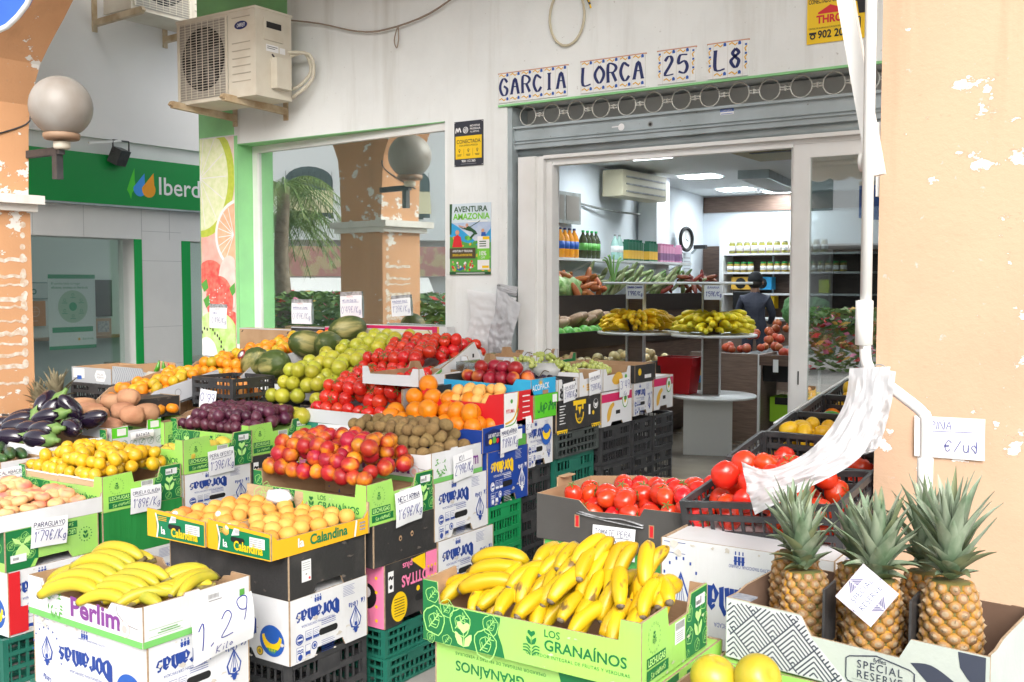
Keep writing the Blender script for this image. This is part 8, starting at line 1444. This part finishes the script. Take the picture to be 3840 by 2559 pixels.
# ------------------------------------------------------------------ price cards
def card(label, o, rz, w_, h_, lines, roll=0, tilt=0, tape=False, curl=.004, cat="price tag", group="handwritten price cards"):
    """paper card hung by its centre; lines are (text, u, v, height, stroke, ink index, underline)"""
    t = thing("price_card", label, cat, o, R(rz), group); t.rotation_euler = (Matrix.Rotation(R(rz), 3, 'Z') @ Matrix.Rotation(R(tilt), 3, 'X') @ Matrix.Rotation(R(-roll), 3, 'Y')).to_euler()
    m = MB(); nx, ny = 6, 5; cv = lambda u, v: -curl * math.sin(math.pi * (v + .5)) * (1 + .6 * math.sin(3 * u + 1)) - curl * 1.3 * max(0, -v) * abs(u) * 2
    vs = [((i / nx - .5) * w_, cv(i / nx - .5, j / ny - .5) + e, (j / ny - .5) * h_) for e in (0, .0006) for j in range(ny + 1) for i in range(nx + 1)]; N = (nx + 1) * (ny + 1)
    m.add(vs, [(j * (nx + 1) + i, j * (nx + 1) + i + 1, (j + 1) * (nx + 1) + i + 1, (j + 1) * (nx + 1) + i) for j in range(ny) for i in range(nx)] + [(N + j * (nx + 1) + i, N + (j + 1) * (nx + 1) + i, N + (j + 1) * (nx + 1) + i + 1, N + j * (nx + 1) + i + 1) for j in range(ny) for i in range(nx)], 0, True)
    b = m.build("paper", PAPER, t); m = MB(); F = Face(m, (0, -.0012, 0), (1, 0, 0), (0, 0, 1))
    for i, (s, u, v, h, k, ink, ul) in enumerate(lines):
        F.hand(s, u * w_, v * h_, h, ink, 1, k, 0, .9, seed=len(label) + i, fit=w_ * (.88 - 1.6 * abs(u)) if len(s) > 3 else None)
        if ul: F.stroke([(-w_ * .40, v * h_ - .007), (w_ * .38, v * h_ - .004)], .0016, ink, 1)
    m.v = [(x, y + cv(x / w_, z / h_), z) for x, y, z in m.v]
    m.build("handwriting", [INK, INKB, INKR], b)
    if tape: m = MB(); m.box(-w_ * .5, w_ * .5, -.001, .0, h_ * .42, h_ * .60); m.build("tape", MATS["clear_tape"], t)
    return t
def pr(name, price, ink=0): return [(name, -.02, .22, .018, .13, 1, True), (price, .0, -.28, .040, .065, 0, False)]
card("large wrinkled paper reading 1.29 kilo on the white tray of long bananas", (.955, -3.055, .478), 90, .235, .160, [("1.", -.33, -.22, .085, .05, 0, 0), ("2", .03, -.12, .075, .05, 0, 0), ("9", .30, .02, .075, .05, 0, 0), ("Kilo", .0, -.44, .026, .1, 0, 0)], 6, 7, curl=.010)
card("price card NECTARINA 1,69 on the lime green tray", (.938, -2.13, .690), 90, .155, .135, pr("NECTARINA", "1'69€/Kg"), 4, 3, curl=.008); card("price card KIWI 2,99 hanging on the white kiwi tray", (.936, -1.771, .793), 90, .135, .112, [("KIWI", -.1, .24, .020, .12, 1, True), ("2'99€/Kg", .0, -.26, .040, .065, 0, 0)], 5, 3)
card("price card MANDARINA 1,89 on the blue box", (.936, -1.429, .861), 90, .135, .112, pr("MANDARINA", "1'89€/Kg"), 3, 3); card("narrow price card turned away on the red apricot box", (.93, -1.262, .905), 90, .045, .078, [("~", 0, .1, .012, .1, 0, 0), ("2'4", 0, -.25, .022, .08, 0, 0)], 2, 2)
card("price card UVA NEGRA 3,49 on the dark grape crate", (.932, -.900, 1.022), 90, .112, .092, [("UVA NEGRA", -.02, .2, .013, .13, 1, True), ("3'49€/Kg", 0, -.3, .032, .07, 0, 0)], 4, 2); card("price card UVA BLANCA 1,59 on the white grape crate", (.932, -.648, 1.046), 90, .115, .115, [("UVA BLANCA", -.02, .2, .012, .13, 1, True), ("1'59€/Kg", 0, -.3, .032, .07, 0, 0)], 5, 2); card("price card 3,49 hanging over the magenta band", (.934, -.33, .997), 90, .11, .098, [("3'49", 0, -.05, .042, .07, 0, 0), ("Kg", .05, -.42, .022, .08, 0, 0)], 2, 2)
card("price card PARAGUAYO 1,79 on the flat peach tray", (-.284, -2.857, .572), 90, .152, .112, pr("PARAGUAYO", "1'79€/Kg"), -3, 3); card("price card CIRUELA CLAUDIA 1,89 on the yellow plum tray", (-.284, -2.410, .623), 90, .152, .110, [("CIRUELA CLAUDIA", 0, .24, .0135, .12, 1, True), ("1'89€/Kg", 0, -.28, .038, .065, 0, 0)], -1, 3)
card("price card PERA OFERTA 1,39 on the pear tray", (-.284, -1.999, .726), 90, .150, .115, [("PERA OFERTA", 0, .22, .016, .12, 1, True), ("1'39€/Kg", 0, -.28, .040, .065, 0, 0)], 3, 3); card("price card CIRUELA ROJA 1.69 kilo on the dark plum tray", (-.282, -1.593, .718), 90, .140, .150, [("CIRUELA ROJA", 0, .32, .0135, .12, 1, True), ("1.69", 0, -.12, .045, .07, 0, 0), ("Kilo", .15, -.40, .022, .09, 0, 0)], 4, 4, curl=.007)
card("price card CALABACIN 0,99 at the left frame edge", (-.884, -2.655, .690), 90, .16, .095, [("CALABACIN", -.05, .22, .015, .12, 1, True), ("0'99€/Kg", 0, -.32, .036, .065, 0, 0)], 2, 3); card("folded price card BERENJENA on the aubergine tray", (-.882, -2.33, .745), 90, .105, .068, [("BERENJENA", 0, .1, .014, .13, 1, True), ("2'1", .1, -.42, .02, .09, 0, 0)], 2, 3); card("half hidden label BATATA on the sweet potato tray", (-.866, -1.995, .802), 90, .13, .036, [("BATATA", 0, -.2, .015, .13, 1, True)], 2, 3)
card("price card 0,99 kilo on the black crate of small fruit", (-1.09, -1.40, .895), 0, .135, .125, [("0'99", 0, -.02, .045, .07, 0, 0), ("Kilo", 0, -.38, .024, .1, 1, 0)], -4, -3); card("narrow sign MIEL OFERTA lying on the pale lettuce tray", (-.845, -1.70, .850), 62, .125, .036, [("MIEL OFERTA", 0, -.1, .011, .12, 0, True)], 3, -8)
card("red and blue OFERTA TOMATE sheet below the lower tomatoes", (-.11, -1.436, .765), 0, .215, .160, [("OFERTA!", -.02, .24, .022, .09, 2, 0), ("TOMATE ROJO", 0, -.04, .020, .12, 1, True), ("1'99€/Kg", 0, -.42, .035, .07, 0, 0)], 1, -2); card("taped card TOMATE PERA 1,99 on the charcoal tray", (1.800, -2.068, .655), 0, .165, .110, [("TOMATE PERA", -.02, .22, .019, .10, 1, True), ("1'99€/Kg", 0, -.28, .042, .06, 0, 0)], 1, -3)
card("taped window card TOKA 0,49 on the printed fruit poster", (-2.625, -.016, 1.292), 0, .195, .165, [("OFERTA", .0, .33, .012, .1, 2, 0), ("TOKA", -.18, .14, .016, .12, 0, 0), ("0'49€/Kg", .05, -.25, .042, .045, 0, 0)], -1, 0, True); card("taped window card NARANJA 0,89 at the left of the display window", (-1.885, 0.110, 1.335), 0, .20, .16, [("OFERTA", -.05, .36, .011, .1, 2, 0), ("NARANJA ZUMO", -.05, .18, .015, .12, 0, True), ("0'89€/Kg", 0, -.28, .045, .05, 0, 0)], 0, 0, True); card("taped window card MELON 0,49 in the middle of the display window", (-1.375, 0.075, 1.390), 0, .20, .165, [("OFERTA", -.05, .36, .011, .1, 2, 0), ("MELON DULCE", -.05, .18, .015, .12, 0, True), ("0'49€/Kg", 0, -.28, .045, .05, 0, 0)], 2, 0, True); card("taped window card MANZANA 1,39 right in the display window", (-.905, 0.043, 1.393), 0, .165, .125, [("MANZANA GOLD", -.05, .22, .013, .12, 0, True), ("1'39€/Kg", 0, -.28, .040, .05, 0, 0)], 4, 0, True)
card("white sheet PIÑA price per unit taped to the right pillar", (2.832, -1.858, 1.080), 0, .20, .125, [("PINA", -.12, .2, .024, .08, 0, True), ("~", -.075, .42, .012, .14, 0, 0), ("€/ud", .16, -.32, .034, .065, 0, 0)], 1, 0)
# ------------------------------------------------------------------ plastic bags, awning pole
BAG = bagmat("white_bag_film", (.55, .56, .58), .25); BAG2 = bagmat("thin_bag_film", (.88, .89, .90), .4)
def drape(name, label, left, right, n, mt, amp, seed, fold=7, cat="plastic bags", y=None):
    """sheet hung between two 3-D edge curves, folded along its length"""
    L_ = curve(left, 8); R_ = curve(right, 8); m = MB(); rows = 42; vs = []
    for j in range(rows):
        v = j / (rows - 1); a, b = [Vector(K[min(len(K) - 2, int(v * (len(K) - 1)))]).lerp(Vector(K[min(len(K) - 2, int(v * (len(K) - 1))) + 1]), v * (len(K) - 1) - min(len(K) - 2, int(v * (len(K) - 1)))) for K in (L_, R_)]
        for i in range(n + 1):
            u = i / n; p = a.lerp(b, u); g = min(1, .25 + v * 1.6)
            q = Vector((u * 1.3 + seed, v * 5.2, seed * .7)); ph = noise.noise(q * .8) * 3
            d = amp * g * (.6 * math.sin(fold * u + ph * 1.5 + 2.6 * v) + 1.9 * (1 - abs(noise.noise(q * 1.3)) * 2.6) + 1.2 * (1 - abs(noise.noise(q * 3.1 + Vector((3, 1, 2)))) * 2.6) + .5 * (1 - abs(noise.noise(q * 7.3)) * 2.6))
            vs.append(p + Vector((.3 * d, -abs(d) - amp * .8 * math.sin(math.pi * u), .25 * d)))
    m.add(vs, [(j * (n + 1) + i, j * (n + 1) + i + 1, (j + 1) * (n + 1) + i + 1, (j + 1) * (n + 1) + i) for j in range(rows - 1) for i in range(n)], 0, True)
    return tag(m.build(name, mt), label, cat)
drape("produce_bags", "wad of clear white produce bags hanging from a nail by the door", [(-.31, -.04, 1.51), (-.27, -.05, 1.35), (-.29, -.07, 1.20), (-.27, -.07, 1.13)], [(.06, -.04, 1.46), (.05, -.07, 1.33), (.0, -.08, 1.18), (-.08, -.08, 1.03)], 50, BAG2, .006, 3)
drape("produce_bags", "crumpled outer sheets of the produce bags beside the door jamb", [(-.07, -.06, 1.53), (-.06, -.09, 1.38), (-.10, -.10, 1.22), (-.10, -.10, 1.10)], [(.105, -.06, 1.42), (.09, -.09, 1.30), (.065, -.1, 1.18), (.06, -.10, 1.09)], 40, BAG, .006, 5)
drape("produce_bags", "straight folded header strip of the produce bags on the nail", [(-.07, -.05, 1.545), (-.07, -.055, 1.52), (-.07, -.06, 1.50)], [(.075, -.05, 1.525), (.075, -.055, 1.49), (.075, -.06, 1.47)], 16, BAG, .003, 6)
tag(MB().tube([(-.05, -.02, 1.53), (-.05, -.085, 1.535)], .004, 8).build("nail", METALD), "steel nail holding the produce bags", "nail")
t = thing("awning_pole", "white enamelled awning crank pole with a sleeve and double bend before the pillar", "pole", (2.65, -2.15, 0)); m = MB(); m.tube([(.0, 0, 3.4), (.004, 0, 1.36)], .0165, 12); m.build("upper_tube", ALU, t); MB().lathe([(.0165, 1.37), (.0245, 1.372), (.0245, 1.498), (.0165, 1.50)], 16).build("sleeve", ALU, t)
m = MB(); m.tube(curve([(.004, 0, 1.38), (.006, 0, 1.335), (.014, 0, 1.31), (.035, 0, 1.285), (.14, 0, 1.208), (.165, 0, 1.185), (.175, 0, 1.16), (.175, 0, 1.0)]), .0165, 12); m.build("crank", ALU, t); MB().tube([(.175, 0, 1.06), (.175, 0, .93)], .021, 12).build("grip", ALU, t)
t = thing("folding_awning_strut", "white folding awning arm slanting down behind the pole", "awning arm", (2.66, -2.08, 0)); m = MB(); m.bar((-.17, 0, 2.75), (.0, 0, 1.86), .045, .03, up=(0, 1, 0)); m.build("arm", ALU, t);
t = thing("awning_bracket", "round white awning gear bracket on the edge of the right pillar", "bracket", (2.608, -1.79, 1.935)); m = MB(); m.tube([(-.055, 0, 0), (-.012, 0, 0)], .048, 20); m.tube([(-.075, 0, 0), (-.055, 0, 0)], .03, 16); m.build("gear", ALU, t); m = MB(); m.box(-.012, 0, -.05, .05, -.115, .115); m.build("plate", ALU, t)
for z in (-.09, .09): MB().tube([(-.018, 0, z), (-.012, 0, z)], .012, 10).build("screw", DARK, t)
drape("carrier_bag", "big white carrier bags hooked on the pole, blown over the pineapples", [(2.622, -2.19, 1.305), (2.615, -2.22, 1.20), (2.56, -2.30, 1.09), (2.46, -2.38, 1.025), (2.392, -2.42, 1.045)], [(2.735, -2.19, 1.315), (2.72, -2.22, 1.19), (2.675, -2.28, 1.06), (2.55, -2.40, .975), (2.44, -2.44, .905)], 60, BAG, .0078, 8, 2)
drape("carrier_bag", "inner folds of the white carrier bags hanging from the pole", [(2.66, -2.17, 1.31), (2.65, -2.18, 1.2), (2.62, -2.22, 1.10), (2.58, -2.26, 1.04)], [(2.745, -2.17, 1.30), (2.735, -2.18, 1.20), (2.71, -2.2, 1.09), (2.685, -2.22, 1.07)], 44, BAG, .006, 12, 3)
tag(MB().tube([(2.70 + .016 * math.cos(k * .4), -2.17, 1.31 + .008 * math.sin(k * .4)) for k in range(16)], .0018, 5, 0, True).build("wire_hook", METALD), "small wire loop holding the carrier bags on the pole", "hook")
# blue awning over the front of the stall: only the scalloped corner of its valance is in the photograph
t = thing("awning", "off white awning canopy over the front of the stall, above the frame", "awning"); AWN = mat("blue_canvas", (.03, .10, .48), .7, (.04, .14, .55), 3, .1); CANV = mat("off_white_canvas", (.72, .72, .70), .8, (.64, .64, .62), 3, .1)
MB().add([(.5, -3.88, 2.62), (2.75, -3.88, 2.62), (2.75, -1.9, 3.42), (.5, -1.9, 3.42), (.5, -3.88, 2.63), (2.75, -3.88, 2.63), (2.75, -1.9, 3.43), (.5, -1.9, 3.43)], [(3, 2, 1, 0), (4, 5, 6, 7), (0, 1, 5, 4), (1, 2, 6, 5), (2, 3, 7, 6), (3, 0, 4, 7)]).build("canopy", CANV, t)
P = [(.5, 2.62), (.5, 2.46)]; E_ = [(.5, 2.46)]
for k in range(12):
    for q in range(1, 9): P.append((.5 + .1875 * (k + q / 8), 2.49 - .03 * math.sin(math.pi * q / 8))); E_.append(P[-1])
P.append((P[-1][0], 2.62)); m = MB(); Face(m, (0, -3.88, 0), (1, 0, 0), (0, 0, 1)).slab(P, .004, 0); m.build("valance", CANV, t); MB().tube([(q[0], -3.883, q[1]) for q in E_], .008, 6).build("white_piping", WHITEP, t)
MB().tube([(.5, -3.86, 2.615), (2.75, -3.86, 2.615)], .025, 10).build("front_bar", ALU, t)
t = thing("awning_valance", "blue valance end with a white rounded edge in the top left corner", "awning")
P = [(.95, 2.42), (.95, 2.12), (1.05, 2.10), (1.15, 2.095), (1.235, 2.103), (1.27, 2.107), (1.31, 2.122), (1.345, 2.142), (1.375, 2.17), (1.40, 2.21), (1.41, 2.42)]
m = MB(); Face(m, (0, -3.88, 0), (1, 0, 0), (0, 0, 1)).slab(P, .004, 0); m.build("cloth", AWN, t); MB().tube([(q[0], -3.884, q[1]) for q in P[1:]], .006, 6).build("white_piping", WHITEP, t)
MB().tube([(.95, -3.88, 2.42), (1.41, -3.88, 2.42)], .02, 10).build("front_bar", ALU, t)
